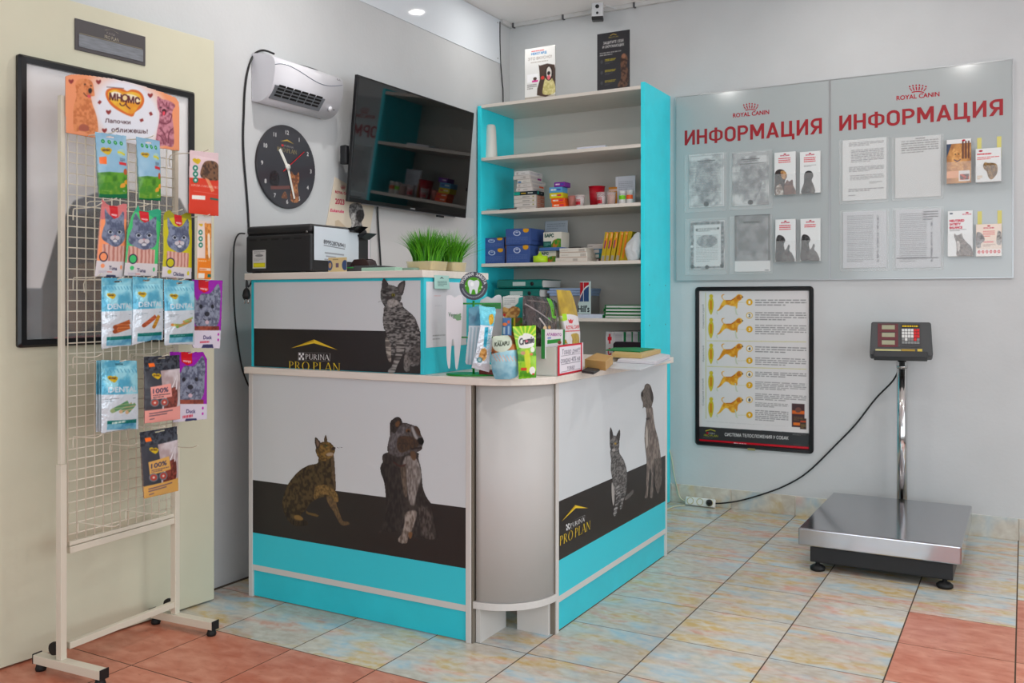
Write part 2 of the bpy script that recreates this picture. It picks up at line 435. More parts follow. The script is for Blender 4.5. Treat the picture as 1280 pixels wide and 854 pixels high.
floor = struct('floor', MB().box(0, RX, RY, 0, -.12, -.0008), M_GROUT)
TX, TY, TP = 1.3472, -2.2788, .332             # tile grid origin and pitch
def tile_mesh(name, w, d, m):
    mb = MB(); mb.box(-w/2, w/2, -d/2, d/2, -.0008, 0)
    o = mb.build(name, m, None, .0002, seg=1); me = o.data; bpy.data.objects.remove(o); return me
_tm = {}
for r in range(-8, 7):
    for cN in range(-5, 10):
        x0, x1 = TX+cN*TP+.0022, TX+(cN+1)*TP-.0022; y0, y1 = TY+r*TP+.0021, TY+(r+1)*TP-.0021
        x0, x1 = max(x0, 0), min(x1, RX); y0, y1 = max(y0, RY), min(y1, 0)
        if x1-x0 < .02 or y1-y0 < .02: continue
        red = r <= -2 or (cN == 3 and r in (1,2)) or (cN >= 4 and r in (1,2,3)) or (cN >= 5 and r < 4 and r != 0)
        key = (round(x1-x0,3), round(y1-y0,3), red)
        if key not in _tm: _tm[key] = tile_mesh('floor_tile', x1-x0, y1-y0, M_TERRA if red else M_PASTEL)
        t = link('floor_tile', _tm[key], floor); t.location = ((x0+x1)/2, (y0+y1)/2, 0)
struct('ceiling', MB().box(-.15, RX+.15, RY-.15, .15, ZC, ZC+.1), M_CEIL)
struct('wall_left', MB().box(-.15, 0, RY-.15, .15, -.12, ZC), M_WALL)
wall_back = struct('wall_back', MB().box(0, RX+.15, 0, .15, -.12, ZC), M_WALL)
mb = MB(); wy0, wy1, wz0, wz1 = -5.9, -1.3, .5, 2.4
for a in ((wy1,0,-.12,ZC), (RY,wy0,-.12,ZC), (wy0,wy1,-.12,wz0), (wy0,wy1,wz1,ZC)): mb.box(RX, RX+.15, *a)
struct('wall_right', mb, M_WALL)
mb = MB(); wx0, wx1 = .8, 4.4
for a in ((0,wx0,-.12,ZC), (wx1,RX,-.12,ZC), (wx0,wx1,-.12,wz0), (wx0,wx1,wz1,ZC)): mb.box(a[0], a[1], RY-.15, RY, a[2], a[3])
struct('wall_front', mb, M_WALL)
# shop windows behind and to the right of the camera (out of view)
w1 = tag(MB().box(RX+.05, RX+.056, wy0, wy1, wz0, wz1).build('window_1', M_GLASS), kind='structure')
mb = MB()
for y in (wy0, wy0+1.53, wy0+3.06, wy1-.06): mb.box(RX+.03, RX+.08, y, y+.06, wz0, wz1)
mb.box(RX+.03, RX+.08, wy0, wy1, wz0, wz0+.06).box(RX+.03, RX+.08, wy0, wy1, wz1-.06, wz1).build('window_frame', M_WHITE, w1)
w2 = tag(MB().box(wx0, wx1, RY-.056, RY-.05, wz0, wz1).build('window_2', M_GLASS), kind='structure')
mb = MB()
for x in (wx0, wx0+1.2, wx0+2.4, wx1-.06): mb.box(x, x+.06, RY-.08, RY-.03, wz0, wz1)
mb.box(wx0, wx1, RY-.08, RY-.03, wz0, wz0+.06).box(wx0, wx1, RY-.08, RY-.03, wz1-.06, wz1).build('window_frame', M_WHITE, w2)
# skirting of cut floor tiles along the back wall
bb = struct('baseboard_back', MB().box(0, RX, -.004, 0, 0, .1), M_GROUT2)
M_SKIRT = tile_material('skirting_tile', 'pastel')
k0 = int(math.floor((0-TX)/TP))
for k in range(k0, k0+17):
    x0, x1 = max(TX+k*TP+.003, 0), min(TX+(k+1)*TP-.003, RX)
    if x1-x0 < .03: continue
    b = MB().box(-(x1-x0)/2, (x1-x0)/2, -.009, -.004, 0, .1).build('skirting_tile', M_SKIRT, None, .001, seg=1)
    b.parent = bb; b.location = ((x0+x1)/2, 0, 0)
# glossy panel along the top of the left wall, cable channel, corner conduit
M_GPANEL = mat('glossy_white_panel', (222,228,234), .06, spec=.6)
tp = struct('trim_1', MB().box(0, .004, -4.6, -.116, 2.495, 2.752), M_GPANEL, None, .001)
for y, z in ((-.15,2.52),(-.15,2.73),(-1.6,2.52)): MB().lathe([(.0045,0),(.0045,.001),(.003,.0018)], 10, 0, Matrix.Translation((.004,y,z)) @ Matrix.Rotation(math.pi/2,4,'Y')).build('panel_screw', M_STEEL, tp)
M_CONDUIT = mat('cable_channel_white', (206,206,204), .4)
ch = struct('trim_2', MB().box(0, RX, -.022, 0, 2.733, 2.757), M_CONDUIT, None, .003)
MB().box(0, .022, -.118, -.022, 2.733, 2.757).build('channel_return', M_CONDUIT, ch, .003)
for x in (.03, .36, .80, 1.25, 1.7): MB().box(x, x+.012, -.026, 0, 2.729, 2.757).build('channel_clip', mat('grey_clip', (90,90,92), .5), ch, .002)
cab = [PX(u, v, .006) for u, v in ((625,27),(625,50),(626,80),(628,105),(629,128))]
cab = [(.006, p[1], p[2]) for p in cab]; cab.append((.006, cab[-1][1], 1.6))
tag(MB().tube(catmull(cab, 5), .0032, 6).build('wall_cable', M_BLACK), 'thin black cable running down the wall in the room corner', 'cable')
# recessed downlights
M_LED = mat('downlight_diffuser', (255,250,240), .4, emit=6.)
n = 0
for x, y, wh in ((.333,-.5,'nearest the room corner'), (2.0,-.6,'above the information boards'), (3.7,-.6,'above the right end of the back wall'), (.7,-2.2,'above the counter'), (2.35,-2.2,'over the middle of the floor'), (4.1,-2.2,'by the big right window'), (3.6,-5.4,'behind the camera'), (4.6,-5.4,'behind the camera by the right wall')):
    t = thing('ceiling_light', 'small round recessed downlight in the ceiling '+wh, 'light', (x,y,ZC-.006), 0, 'ceiling downlights')
    T = Matrix.Translation((x,y,ZC-.006))
    MB().lathe([(.038,.006),(.048,.006),(.048,.002),(.044,0),(.038,.001),(.038,.006)], 24, 0, T).build('trim_ring', M_WHITE, t)
    MB().lathe([(.0375,.003),(.0375,.0055)], 24, 0, T).build('diffuser', M_LED, t)
    l = bpy.data.lights.new('downlight', 'AREA'); l.shape = 'DISK'; l.size = .07; l.energy = 1.7 if x < .4 else 3. if y > -1 else 8.; l.color = (1,.97,.93)
    o = bpy.data.objects.new('downlight', l); COL.objects.link(o); o.location = (x,y,ZC-.012)
# ================================================================ furniture
M_TEAL = mat('teal_laminate', (50,232,248), .35, var=(8,.02))
M_TEAL2 = mat('counter_teal_laminate', (44,198,214), .35, var=(8,.02))
M_LAM = mat('pale_wood_laminate', (224,216,206), .4, var=(6,.02,(1,14,14)))
M_BACK = mat('shelf_back_board', (214,208,200), .6)
M_EDGE = mat('dark_joint', (120,112,100), .5)
SHZ = [2.2, 1.902, 1.602, 1.306, 1.006, .706, .406, .106]; SHY = -.387
sh = thing('shelving_unit', 'tall turquoise sided shelving unit with pale shelves in the corner', 'shelving', (.51, -.19, 0))
MB().box(.011, .033, SHY, -.002, 0, 2.194).build('side_panel', M_TEAL, sh, .001)
MB().box(.988, 1.010, SHY, -.002, 0, 2.216).build('side_panel', M_TEAL, sh, .001)
MB().box(.033, .988, -.008, -.002, .09, 2.19).build('back_panel', M_BACK, sh)
for z in SHZ: MB().box(.034, .987, SHY+.002, -.009, z-.018, z).build('shelf', M_LAM, sh, .001)
for z in (1.18, .97):
    for y in (-.32,-.08): MB().lathe([(.004,0),(.004,.0006)], 8, 0, Matrix.Translation((1.010,y,z)) @ Matrix.Rotation(math.pi/2,4,'Y')).build('screw_cap', M_EDGE, sh)

# ---- reception counter: L-shaped desk with a round corner and a raised section
CY, CX, DT = -2.297, 1.356, .853               # front plane, right plane, desk top
ct = thing('reception_counter', 'L-shaped white and turquoise reception counter with rounded corner and pet prints', 'counter', (.75,-1.9,0))
M_CWHITE = mat('counter_white', (206,203,199), .5)
CR = .2; cxc, cyc = 1.156, -2.09
# desk top
def arc(cx, cy, r, a0, a1, n=10): return [(cx+r*math.cos(math.radians(a0+(a1-a0)*i/n)), cy+r*math.sin(math.radians(a0+(a1-a0)*i/n))) for i in range(n+1)]
ov = .014
out = [(.17, CY-ov)]+arc(cxc, cyc, CR+ov+.004, -90, 0)+[(CX+ov,-.978), (.93,-.978), (.93,-1.75), (.17,-1.75)]
MB().prism(out, (0,0,DT-.024), (1,0,0), (0,1,0), .024).build('worktop', M_LAM, ct, .002)
# posts, front panels, kick boards
for a in ((.18,.2,CY,CY+.02), (1.133,1.152,CY,CY+.02), (CX-.02,CX,-2.09,-2.071), (CX-.02,CX,-1.04,-1.021)): MB().box(*a, 0, DT-.024).build('corner_post', M_CWHITE, ct, .0015)
MB().box(.2, 1.133, CY+.004, CY+.02, .1, DT-.024).build('front_carcass', M_CWHITE, ct)
MB().box(CX-.02, CX-.004, -2.071, -1.04, .1, DT-.024).build('side_carcass', M_CWHITE, ct)
MB().box(.2, 1.133, CY+.001, CY+.006, .099, .12).build('trim_strip', M_CWHITE, ct, .0008)
MB().box(CX-.006, CX-.001, -2.071, -1.04, .099, .12).build('trim_strip', M_CWHITE, ct, .0008)
MB().box(.2, 1.133, CY+.008, CY+.014, .003, .099).build('kick_board', M_TEAL2, ct)
MB().box(CX-.014, CX-.008, -2.071, -1.04, .003, .099).build('kick_board', M_TEAL2, ct)
# end walls towards the staff side
MB().box(.18, .2, CY+.02, -1.77, 0, DT-.024).build('end_panel', M_CWHITE, ct)
MB().box(.95, CX-.02, -1.04, -1.021, 0, DT-.024).build('end_panel', M_CWHITE, ct)
# round corner: curved board between two dark joint strips, curved bottom shelf, two short feet boards
co = arc(cxc, cyc, CR-.004, -87, -3, 16); ci = arc(cxc, cyc, CR-.016, -87, -3, 16)[::-1]
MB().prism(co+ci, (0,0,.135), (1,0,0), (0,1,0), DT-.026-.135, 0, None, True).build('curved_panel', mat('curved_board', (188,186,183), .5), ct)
MB().prism([(cxc,cyc)]+arc(cxc, cyc, CR+.002, -90, 0, 16), (0,0,.112), (1,0,0), (0,1,0), .022).build('curved_shelf', M_CWHITE, ct, .001)
MB().box(1.153, 1.158, CY+.004, CY+.03, 0, DT-.026).build('joint_strip', M_EDGE, ct)
MB().box(CX-.03, CX-.004, -2.096, -2.091, 0, DT-.026).build('joint_strip', M_EDGE, ct)
MB().box(1.16, 1.176, CY+.02, -2.11, 0, .112).build('foot_board', M_CWHITE, ct)
MB().box(1.22, CX-.02, -2.112, -2.097, 0, .112).build('foot_board', M_CWHITE, ct)
# raised section
UX0, UX1, UY0, UY1, UT = .185, .965, -2.288, -1.88, 1.2
MB().box(UX0, UX0+.018, UY0, UY1, DT, UT-.024).build('raised_side', M_TEAL2, ct, .001)
MB().box(UX1-.018, UX1, UY0, UY1, DT, UT-.024).build('raised_side', M_TEAL2, ct, .001)
MB().box(UX0+.018, UX1-.018, UY0+.003, UY0+.018, DT, UT-.024).build('raised_front', M_TEAL2, ct, .001)
MB().box(UX0-.02, UX1+.006, UY0-.016, UY1, UT-.024, UT).build('raised_top', M_LAM, ct, .002)
# ================================================================ prints on the counter
X_, Z_, Y_ = (1,0,0), (0,0,1), (0,1,0)
M_PW = mat('counter_print_white', (204,209,212), .4); M_PK = mat('counter_print_black', (38,34,33), .4); M_PT = mat('counter_print_teal', (52,200,216), .38)
bd = [(.242,.829,M_PW)]
def stripes(fr, z0, z1, z2, z3, nm='print_panel'):
    MB_ = MB()
    fr(MB_, z0, z1, 0); fr(MB_, z1, z2, 1); fr(MB_, z2, z3, 2)
    return MB_.build(nm, [M_PT, M_PK, M_PW], ct)
stripes(lambda m, a, b, i: m.box(.2, 1.133, CY+.0015, CY+.004, a, b, i), .12, .238, .433, .829)
stripes(lambda m, a, b, i: m.box(CX-.004, CX-.0015, -2.071, -1.04, a, b, i), .12, .238, .434, .829)
up = PY(318, 410.5, UY0)[2]
m_ = MB(); m_.box(UX0+.014, UX1-.014, UY0-.0005, UY0+.003, DT+.002, up, 0); m_.box(UX0+.014, UX1-.014, UY0-.0005, UY0+.003, up, UT-.034, 1)
m_.build('print_panel', [M_PK, M_PW], ct)

def fur(seed, sx, sy, lo=.35, hi=.7): return lambda x, y: (fbm(x*sx, y*sy, seed)-lo)/(hi-lo)
def tabby(seed, fx, fy, warp=2.5, lo=-.8, hi=.8): return lambda x, y: (fbm(x*fx*.4, y*fy*.8, seed, 2)-.4)/.2
def box_canvas(plane, px, res, K, bg, off):
    """canvas covering photo box px=(u0,v0,u1,v1) on a plane ('y', value) or ('x', value)"""
    ax, val = plane
    f = (lambda u, v: PY(u, v, val)) if ax == 'y' else (lambda u, v: PX(u, v, val))
    q = [f(px[i], px[j]) for i in (0,2) for j in (1,3)]
    k = 0 if ax == 'y' else 1
    a0, a1 = min(p[k] for p in q), max(p[k] for p in q); z0, z1 = min(p[2] for p in q), max(p[2] for p in q)
    O = (a0, val-off, z0) if ax == 'y' else (val+off, a0, z0)
    return Canvas(O, X_ if ax == 'y' else Y_, Z_, a1-a0, z1-z0, res, bg, K, True)

# golden brown tabby with a lifted paw, lower front panel
c = box_canvas(('y',CY+.0015), (350,540,442,664), 560, (340,535,6.327), (50,45,42), .0006)
GB, GD, GL = (84,70,46), (52,43,31), (150,118,62)
tb = tabby(3, 330, 120, 2.2)
c.poly([(268,650),(290,668),(345,678),(372,692),(362,706),(335,700),(290,688),(268,676)], (104,84,50))                      # far hind foot
c.poly([(430,545),(450,610),(478,650),(505,700),(540,765),(575,774),(612,765),(612,748),(590,738),(562,735),(545,700),(528,650),(510,600),(500,540)], (116,94,62), 3, (fur(1,500,150),(74,62,50)))  # standing foreleg
c.poly([(345,285),(290,296),(225,332),(165,392),(118,462),(90,545),(80,600),(90,660),(115,712),(148,755),(195,776),(240,776),(280,770),(282,745),(262,732),(238,712),(228,690),(262,655),(300,600),(335,575),(395,550),(440,545),(500,500),(502,420),(492,310),(486,225),(430,220),(370,240),(366,270)], GB, 3, (tb, GD))
c.poly([(125,620),(150,700),(190,735),(250,735),(282,748),(280,770),(190,778),(140,745),(112,705)], (66,56,42), 3, (tabby(5,520,60),(40,35,30)))   # tail
c.poly([(180,692),(215,692),(245,712),(240,730),(200,726),(175,715)], (132,104,58), 3)                                        # hind paw
c.poly([(345,470),(395,450),(445,458),(490,490),(520,530),(528,575),(515,590),(492,578),(470,548),(430,528),(380,535),(345,570),(330,540)], (140,112,66), 3, (tabby(7,700,300,1.5),(92,74,44)))  # lifted paw
c.poly([(470,230),(490,225),(502,400),(505,490),(485,440),(470,330)], (118,100,76), 3, (fur(2,600,200),(70,58,44)))          # chest edge
c.poly([(352,150),(345,180),(356,215),(380,250),(420,262),(470,232),(490,205),(500,175),(496,158),(478,135),(458,116),(425,110),(390,114),(372,130)], (138,108,56), 4, (tabby(9,420,260,2),(84,66,38)))   # head
c.poly([(346,74),(366,92),(384,122),(366,168),(350,160),(338,112),(338,86)], (62,52,44), 3); c.poly([(350,92),(364,104),(374,128),(362,150),(352,130)], (120,98,84), 3)
c.poly([(423,57),(432,72),(437,110),(412,116),(414,80)], (84,70,52), 3)
c.poly([(430,205),(462,195),(484,200),(478,218),(450,224),(432,218)], (168,150,128), 3)
c.poly([(482,150),(500,155),(496,175),(480,180),(470,165)], (52,40,34), 3); c.ell(428,142,9,7,(70,110,64)); c.ell(429,142,4,5,(20,20,18))
c.line([(420,132),(440,140)], 4, (44,34,26)); c.line([(500,158),(540,154),(578,155)], 2, (96,92,90)); c.line([(500,164),(545,160)], 1.6, (120,116,112))
c.soft(2); c.build('cat_print', ct, M_PRINT, label='printed brown tabby cat lifting a paw')

# grey merle shepherd dog, lower front panel
c = box_canvas(('y',CY+.0015), (468,516,552,684), 560, (460,510,4.74), (50,45,42), .0006)
c.poly([(150,255),(115,265),(90,275),(84,300),(88,320),(74,345),(76,385),(95,440),(105,520),(104,600),(100,660),(80,715),(55,738),(60,750),(100,735),(180,740),(235,760),(300,770),(380,780),(415,775),(410,750),(398,690),(382,620),(378,575),(345,525),(325,470),(318,400),(312,350),(298,300),(290,262)], (44,40,39), 3, (fur(21,160,70),(66,60,57)))
c.poly([(78,345),(100,330),(160,345),(200,420),(205,560),(195,690),(150,735),(105,725),(108,600),(100,470)], (40,37,37), 3, (fur(22,200,60),(62,56,53)))
c.poly([(225,285),(285,300),(308,350),(315,410),(300,470),(285,520),(272,580),(245,560),(232,470),(225,400),(205,345)], (158,152,148), 3, (fur(23,330,70,.3,.7),(92,84,80)))
c.poly([(190,345),(225,350),(228,440),(232,520),(215,520),(200,430)], (110,96,84), 3, (fur(24,330,80),(64,54,48)))
c.poly([(225,620),(285,610),(282,660),(262,720),(240,765),(232,800),(205,804),(182,795),(178,775),(200,745),(215,690)], (160,150,142), 3, (fur(25,300,90,.4,.65),(96,84,76)))
c.poly([(300,575),(345,600),(380,660),(372,720),(395,775),(360,780),(330,760),(312,700)], (92,84,80), 3, (fur(26,260,80,.4,.62),(50,44,42)))
c.poly([(240,740),(262,738),(258,770),(245,776)], (120,84,56), 3)
c.poly([(118,260),(118,215),(130,160),(132,110),(165,90),(215,88),(260,100),(290,115),(308,150),(328,185),(330,205),(322,225),(320,245),(296,260),(262,262),(240,268),(215,282),(170,290)], (64,58,56), 4, (fur(27,240,180,.35,.6),(96,92,94)))
c.poly([(175,180),(210,165),(250,170),(290,185),(300,225),(262,240),(230,255),(195,265),(172,235)], (80,60,46), 4, (fur(28,300,160),(54,46,42)))
c.poly([(256,112),(270,120),(286,160),(298,182),(284,186),(268,160)], (156,154,154), 3)
c.poly([(140,170),(150,130),(190,115),(235,120),(215,150),(180,170),(165,230),(130,240)],(74,70,72),3,(fur(60,300,120,.35,.6),(112,108,110)))
c.poly([(130,112),(134,80),(160,58),(185,55),(200,75),(205,100),(185,108),(160,150),(140,140)], (60,54,52), 3, (fur(29,260,200),(36,32,30))); c.poly([(160,95),(180,75),(190,92),(172,115)], (104,72,48), 3)
c.poly([(275,112),(292,110),(308,135),(312,165),(300,165),(282,140)], (74,56,46), 3); c.ell(238,135,14,10,(116,78,46)); c.ell(240,138,7,7,(26,20,18))
c.poly([(295,182),(318,178),(331,195),(326,215),(308,218),(296,202)], (20,18,18), 3); c.line([(255,245),(290,238),(318,238)], 7, (30,24,22), 3)
c.poly([(250,262),(275,258),(286,290),(276,312),(258,300)], (96,72,54), 3)
c.line([(150,320),(190,345),(225,335)], 8, (70,40,36), 3)
c.soft(3); c.build('dog_print', ct, M_PRINT, label='printed grey merle shepherd dog sitting')

# grey tabby cat, raised section
PU = ('y', UY0-.0005)
c = box_canvas(PU, (473,346,527,470), 620, (460,345,6.573), (44,41,41), .0006)
tg = tabby(31, 300, 420, 2.8, -.9, .7)
c.poly([(140,250),(128,300),(122,360),(130,430),(150,470),(160,560),(180,640),(225,655),(330,640),(350,740),(420,730),(427,640),(428,470),(405,390),(380,335),(330,290),(290,255),(270,215)], (134,132,130), 3, (tg,(50,48,48)))
c.poly([(150,500),(168,520),(185,570),(190,640),(192,700),(180,712),(160,680),(145,600),(140,530)], (176,168,158), 3, (tabby(32,80,330,1.5,.2,.8),(96,90,86)))
c.poly([(235,540),(280,530),(300,600),(270,680),(240,740),(222,790),(195,802),(168,795),(165,775),(195,740),(215,680),(232,620)], (150,148,144), 3, (tabby(33,60,380,1.6,-.1,.4),(50,48,48)))
c.poly([(300,650),(350,620),(395,650),(360,700),(345,740),(340,780),(312,788),(295,765),(292,735)], (128,124,120), 3, (fur(34,300,200),(80,76,74)))
c.poly([(330,640),(400,560),(427,560),(427,720),(370,720)], (98,94,92), 3, (tg,(58,55,55)))
c.poly([(115,90),(150,70),(190,75),(235,90),(262,115),(275,160),(268,205),(240,235),(195,262),(150,262),(120,225),(104,180),(104,130)], (118,116,114), 4, (tabby(35,200,420,2.4,-.9,.7),(58,56,56)))
c.poly([(128,20),(150,38),(168,78),(120,110),(114,60)], (64,60,60), 3); c.poly([(300,38),(306,60),(298,110),(278,162),(240,100),(262,58)], (70,66,66), 3); c.poly([(288,60),(290,100),(270,140),(255,100)], (98,92,90), 3)
c.poly([(160,205),(195,190),(235,200),(255,220),(220,250),(180,258),(160,240)], (170,166,162), 3, (fur(36,400,300),(120,116,112)))
c.poly([(145,170),(170,160),(180,185),(160,200),(148,190)], (60,54,54), 3)
c.ell(207,157,17,15,(40,38,30)); c.ell(208,157,13,12,(150,138,42)); c.ell(208,158,5,9,(16,16,14)); c.ell(135,135,14,12,(40,38,36))
c.line([(120,200),(70,222),(40,240)], 2, (190,190,190))
c.soft(2); c.build('cat_print', ct, M_PRINT, label='printed grey tabby cat looking out')

# grey tabby and weimaraner, right side panel
PS = ('x', CX-.0015)
c = box_canvas(PS, (758,532,798,648), 620, (745,470,4.744), (50,48,47), .0006)
tg = tabby(41, 260, 380, 2.4, -.9, .7)
c.poly([(200,690),(218,674),(224,690),(205,715),(180,738),(168,735),(175,715)], (92,88,86), 3)
c.poly([(86,440),(90,500),(88,560),(98,620),(100,680),(115,720),(150,760),(175,700),(182,640),(182,560),(165,500),(140,460),(132,430)], (122,120,118), 3, (tg,(68,66,66)))
c.poly([(94,630),(106,660),(110,730),(104,772),(96,740),(92,680)], (164,160,156), 3)
c.poly([(122,650),(142,660),(138,730),(128,790),(115,830),(102,826),(104,800),(116,750)], (150,148,146), 3, (tabby(42,60,330,1.5,-.1,.4),(60,58,58)))
c.poly([(145,680),(168,690),(160,745),(158,785),(146,795),(140,780),(146,740)], (136,134,132), 3, (tabby(43,60,330,1.5),(62,60,60)))
c.poly([(84,372),(100,355),(122,358),(136,380),(138,415),(128,448),(104,456),(88,435),(82,405)], (120,118,116), 4, (tabby(44,200,420,2.2),(58,56,56)))
c.poly([(86,305),(96,325),(102,360),(84,380),(82,340)], (60,56,56), 3); c.poly([(140,318),(144,345),(136,392),(120,362),(130,335)], (66,62,60), 3)
c.ell(115,402,7,6,(160,130,50)); c.ell(95,405,6,6,(50,46,42)); c.ell(105,440,11,9,(160,156,152))
c.soft(2); c.build('cat_print', ct, M_PRINT, label='printed upright grey tabby cat')
c = box_canvas(PS, (800,478,831,624), 620, (745,470,4.744), (50,48,47), .0006)
WB, WL = (98,90,86), (140,130,122)
c.poly([(300,240),(292,300),(288,370),(294,440),(300,500),(298,600),(296,680),(288,718),(298,728),(306,715),(312,650),(318,560),(326,560),(326,650),(318,712),(322,725),(334,722),(338,690),(340,600),(342,520),(352,560),(348,620),(360,690),(372,690),(378,640),(388,560),(384,480),(370,380),(352,310),(342,250),(335,190),(318,180),(296,190)], WB, 3, (fur(51,120,60,.35,.65),WL))
c.poly([(345,500),(384,490),(390,560),(388,640),(366,690),(356,640),(348,570)], (78,72,68), 3, (fur(52,200,90),(112,104,98)))
c.poly([(298,300),(306,320),(308,400),(300,430),(294,380)], (172,164,156), 3)
c.poly([(268,100),(285,75),(290,55),(305,46),(322,56),(332,85),(340,120),(336,160),(325,190),(300,192),(285,185),(278,192),(278,160),(268,130)], (84,78,74), 4, (fur(53,200,160),(116,108,100)))
c.poly([(318,70),(332,85),(341,125),(336,158),(324,130)], (66,60,58), 3); c.poly([(268,100),(276,92),(280,120),(272,125)], (34,30,30), 3)
c.line([(298,258),(318,250)], 12, (54,48,48))
c.soft(3); c.build('dog_print', ct, M_PRINT, label='printed slim grey hound sitting')

YEL = (222,190,52)
def pro_plan(plane, box, K, roof, pbox, ptxt, pp, bg, nm='logo', parent=None, res=1100, off=.0007):
    c = box_canvas(plane, box, res, K, bg, off)
    c.poly(roof, YEL); c.poly([roof[0],roof[1],((roof[1][0]+roof[3][0])/2,(roof[1][1]+roof[3][1])/2)], (186,152,30))
    c.poly(pbox, (176,176,176)); inn = [(p[0]*.97+sum(q[0] for q in pbox)/4*.03, p[1]*.93+sum(q[1] for q in pbox)/4*.07) for p in pbox]; c.poly(inn, bg)
    A, B, D, E = [np.asarray(p, float) for p in pbox]      # top-left, top-right, bottom-right, bottom-left
    for i in range(3):
        for j in range(3):
            f = lambda a, b: A+(B-A)*(.02+.16*a/3)+(E-A)*(.08+.84*b/3)
            c.poly([f(i,j), f(i+1,j), f(i+1,j+1), f(i,j+1)], (235,235,235) if (i+j) % 2 == 0 else (70,70,72))
    c.serif('PURINA', tuple(A+(B-A)*.22+(E-A)*.84), tuple(A+(B-A)*.97+(E-A)*.84), tuple(A+(B-A)*.22+(E-A)*.2), (232,232,232))
    c.serif('PRO PLAN', pp[0], pp[1], pp[2], YEL)
    return c.build(nm, parent or ct, M_PRINT)
pro_plan(PU, (355,420,432,468), (280,220,3.559), [(293,768),(400,727),(510,776),(400,745)], [(330,784),(473,789),(471,825),(330,821)], None, [(287,861),(520,872),(287,824)], (38,34,33))
pro_plan(PS, (698,628,742,688), (690,620,10.67), [(118,352),(308,122),(495,166),(318,166)], [(185,378),(440,255),(430,350),(190,472)], None, [(100,670),(515,445),(104,540)], (38,34,33))
# ================================================================ back wall: information boards
M_ALU = mat('aluminium_edge', (176,178,180), .3, metal=.8)
M_BOARD = mat('acrylic_board_face', (172,179,180), .14, spec=.5, coat=.35)
M_RED = mat('red_lettering', (156,4,24), .4)
M_PAPER = mat('paper_white', (226,226,222), .6)
def _ringp(cx, cy, rx, ry, t, n=20, a0=0, a1=360): return _ring(cx, cy, rx, ry, t, t, a0, a1, n)
def oval(x, w, t=.17):
    """DIN-like O: straight sides"""
    r = w/2; A = [math.radians(i*15) for i in range(25)]
    f = lambda a, q: (x+r+(r-q)*math.cos(a), (.68 if math.sin(a) >= -1e-9 and a < 3.2 else .32)+(.32-q)*math.sin(a))
    B = [math.radians(i*15) for i in range(13)]; D = [math.radians(180+i*15) for i in range(13)]
    return [[f(a,0) for a in B]+[f(a,t) for a in B[::-1]], [(p[0],1-p[1]) for p in [f(a,0) for a in B]+[f(a,t) for a in B[::-1]]], _r(x,.31,x+t,.69), _r(x+2*r-t,.31,x+2*r,.69)]
def bowl(x0, x1, ya, yb, t=.17):
    r = (yb-ya)/2; cx = x1-r; A = [math.radians(-90+i*15) for i in range(13)]
    return [(x0,ya)]+[(cx+r*math.cos(a), ya+r+r*math.sin(a)) for a in A]+[(x0,yb),(x0,yb-t)]+[(cx+(r-t)*math.cos(a), ya+r+(r-t)*math.sin(a)) for a in A[::-1]]+[(x0,ya+t)]
def flipx(pg, w): return [(w-p[0], p[1]) for p in pg]
DIN = {'И': (.66, [_r(0,0,.17,1), _r(.49,0,.66,1), [(.15,.02),(.15,.34),(.51,.98),(.51,.66)]]),
       'Н': (.66, [_r(0,0,.17,1), _r(.49,0,.66,1), _r(.16,.42,.5,.58)]),
       'Ф': (.86, [_r(.345,-.02,.515,1.02), *[[(p[0],p[1]*.74+.13) for p in q] for q in oval(0,.86,.16)]]),
       'О': (.68, oval(0,.68)), 'Р': (.64, [_r(0,0,.17,1), bowl(.15,.64,.38,1.,.16)]),
       'М': (.84, [_r(0,0,.17,1), _r(.67,0,.84,1), [(.02,1),(.19,1),(.5,.32),(.42,.2),(.34,.2)], [(.82,1),(.65,1),(.34,.32),(.42,.2),(.5,.2)]]),
       'А': (.76, [[(0,0),(.18,0),(.47,1),(.3,1)], [(.76,0),(.58,0),(.29,1),(.46,1)], _r(.16,.2,.6,.35)]),
       'Ц': (.78, [_r(0,0,.17,1), _r(.47,0,.64,1), _r(.1,0,.78,.16), _r(.63,-.22,.78,.1)]),
       'Я': (.66, [_r(.49,0,.66,1), flipx(bowl(.15,.64,.36,1.,.16),.66), [(0,0),(.2,0),(.46,.42),(.28,.46)]])}
def din_text(body, p0, p1, h, y, parent):
    """each letter its own flat mesh between 3-D points p0 and p1 on the plane y"""
    tot = sum(DIN[c][0] for c in body)+.12*(len(body)-1); k = (p1[0]-p0[0])/tot; x = 0
    for ch in body:
        mb = MB()
        for i_, pg in enumerate(DIN[ch][1]): mb.prism([(p0[0]+(x+q[0])*k, p0[2]+(p1[2]-p0[2])*x/tot+q[1]*h) for q in pg], (0,y-i_*.0001,0), X_, Z_, .0006)
        mb.build('letter', M_RED, parent); x += DIN[ch][0]+.12
RC = (172,8,30)
def crown(c, x0, y0, x1, y1, col):
    """little crown of dots and a curved base between crop corners"""
    f = lambda a, b: (x0+(x1-x0)*a, y0+(y1-y0)*b)
    r = (x1-x0)
    for i, a in enumerate(np.linspace(0,1,6)):
        b = .22-.18*math.sin(math.pi*a)
        c.ell(*f(a,b), r*.055, r*.055, col)
        c.poly([f(a-.045,b+.2), f(a+.045,b+.2), f(.5+(a-.5)*.72+.035,.8-.1*math.sin(math.pi*a)), f(.5+(a-.5)*.72-.035,.8-.1*math.sin(math.pi*a))], col)
    c.line([f(.12,.98), f(.3,.88), f(.5,.85), f(.7,.88), f(.88,.98)], r*.07, col, 3)
BY = -.012
KL, KR, KT = (850,180,5.02), (1040,160,4.617), (850,90,3.048)
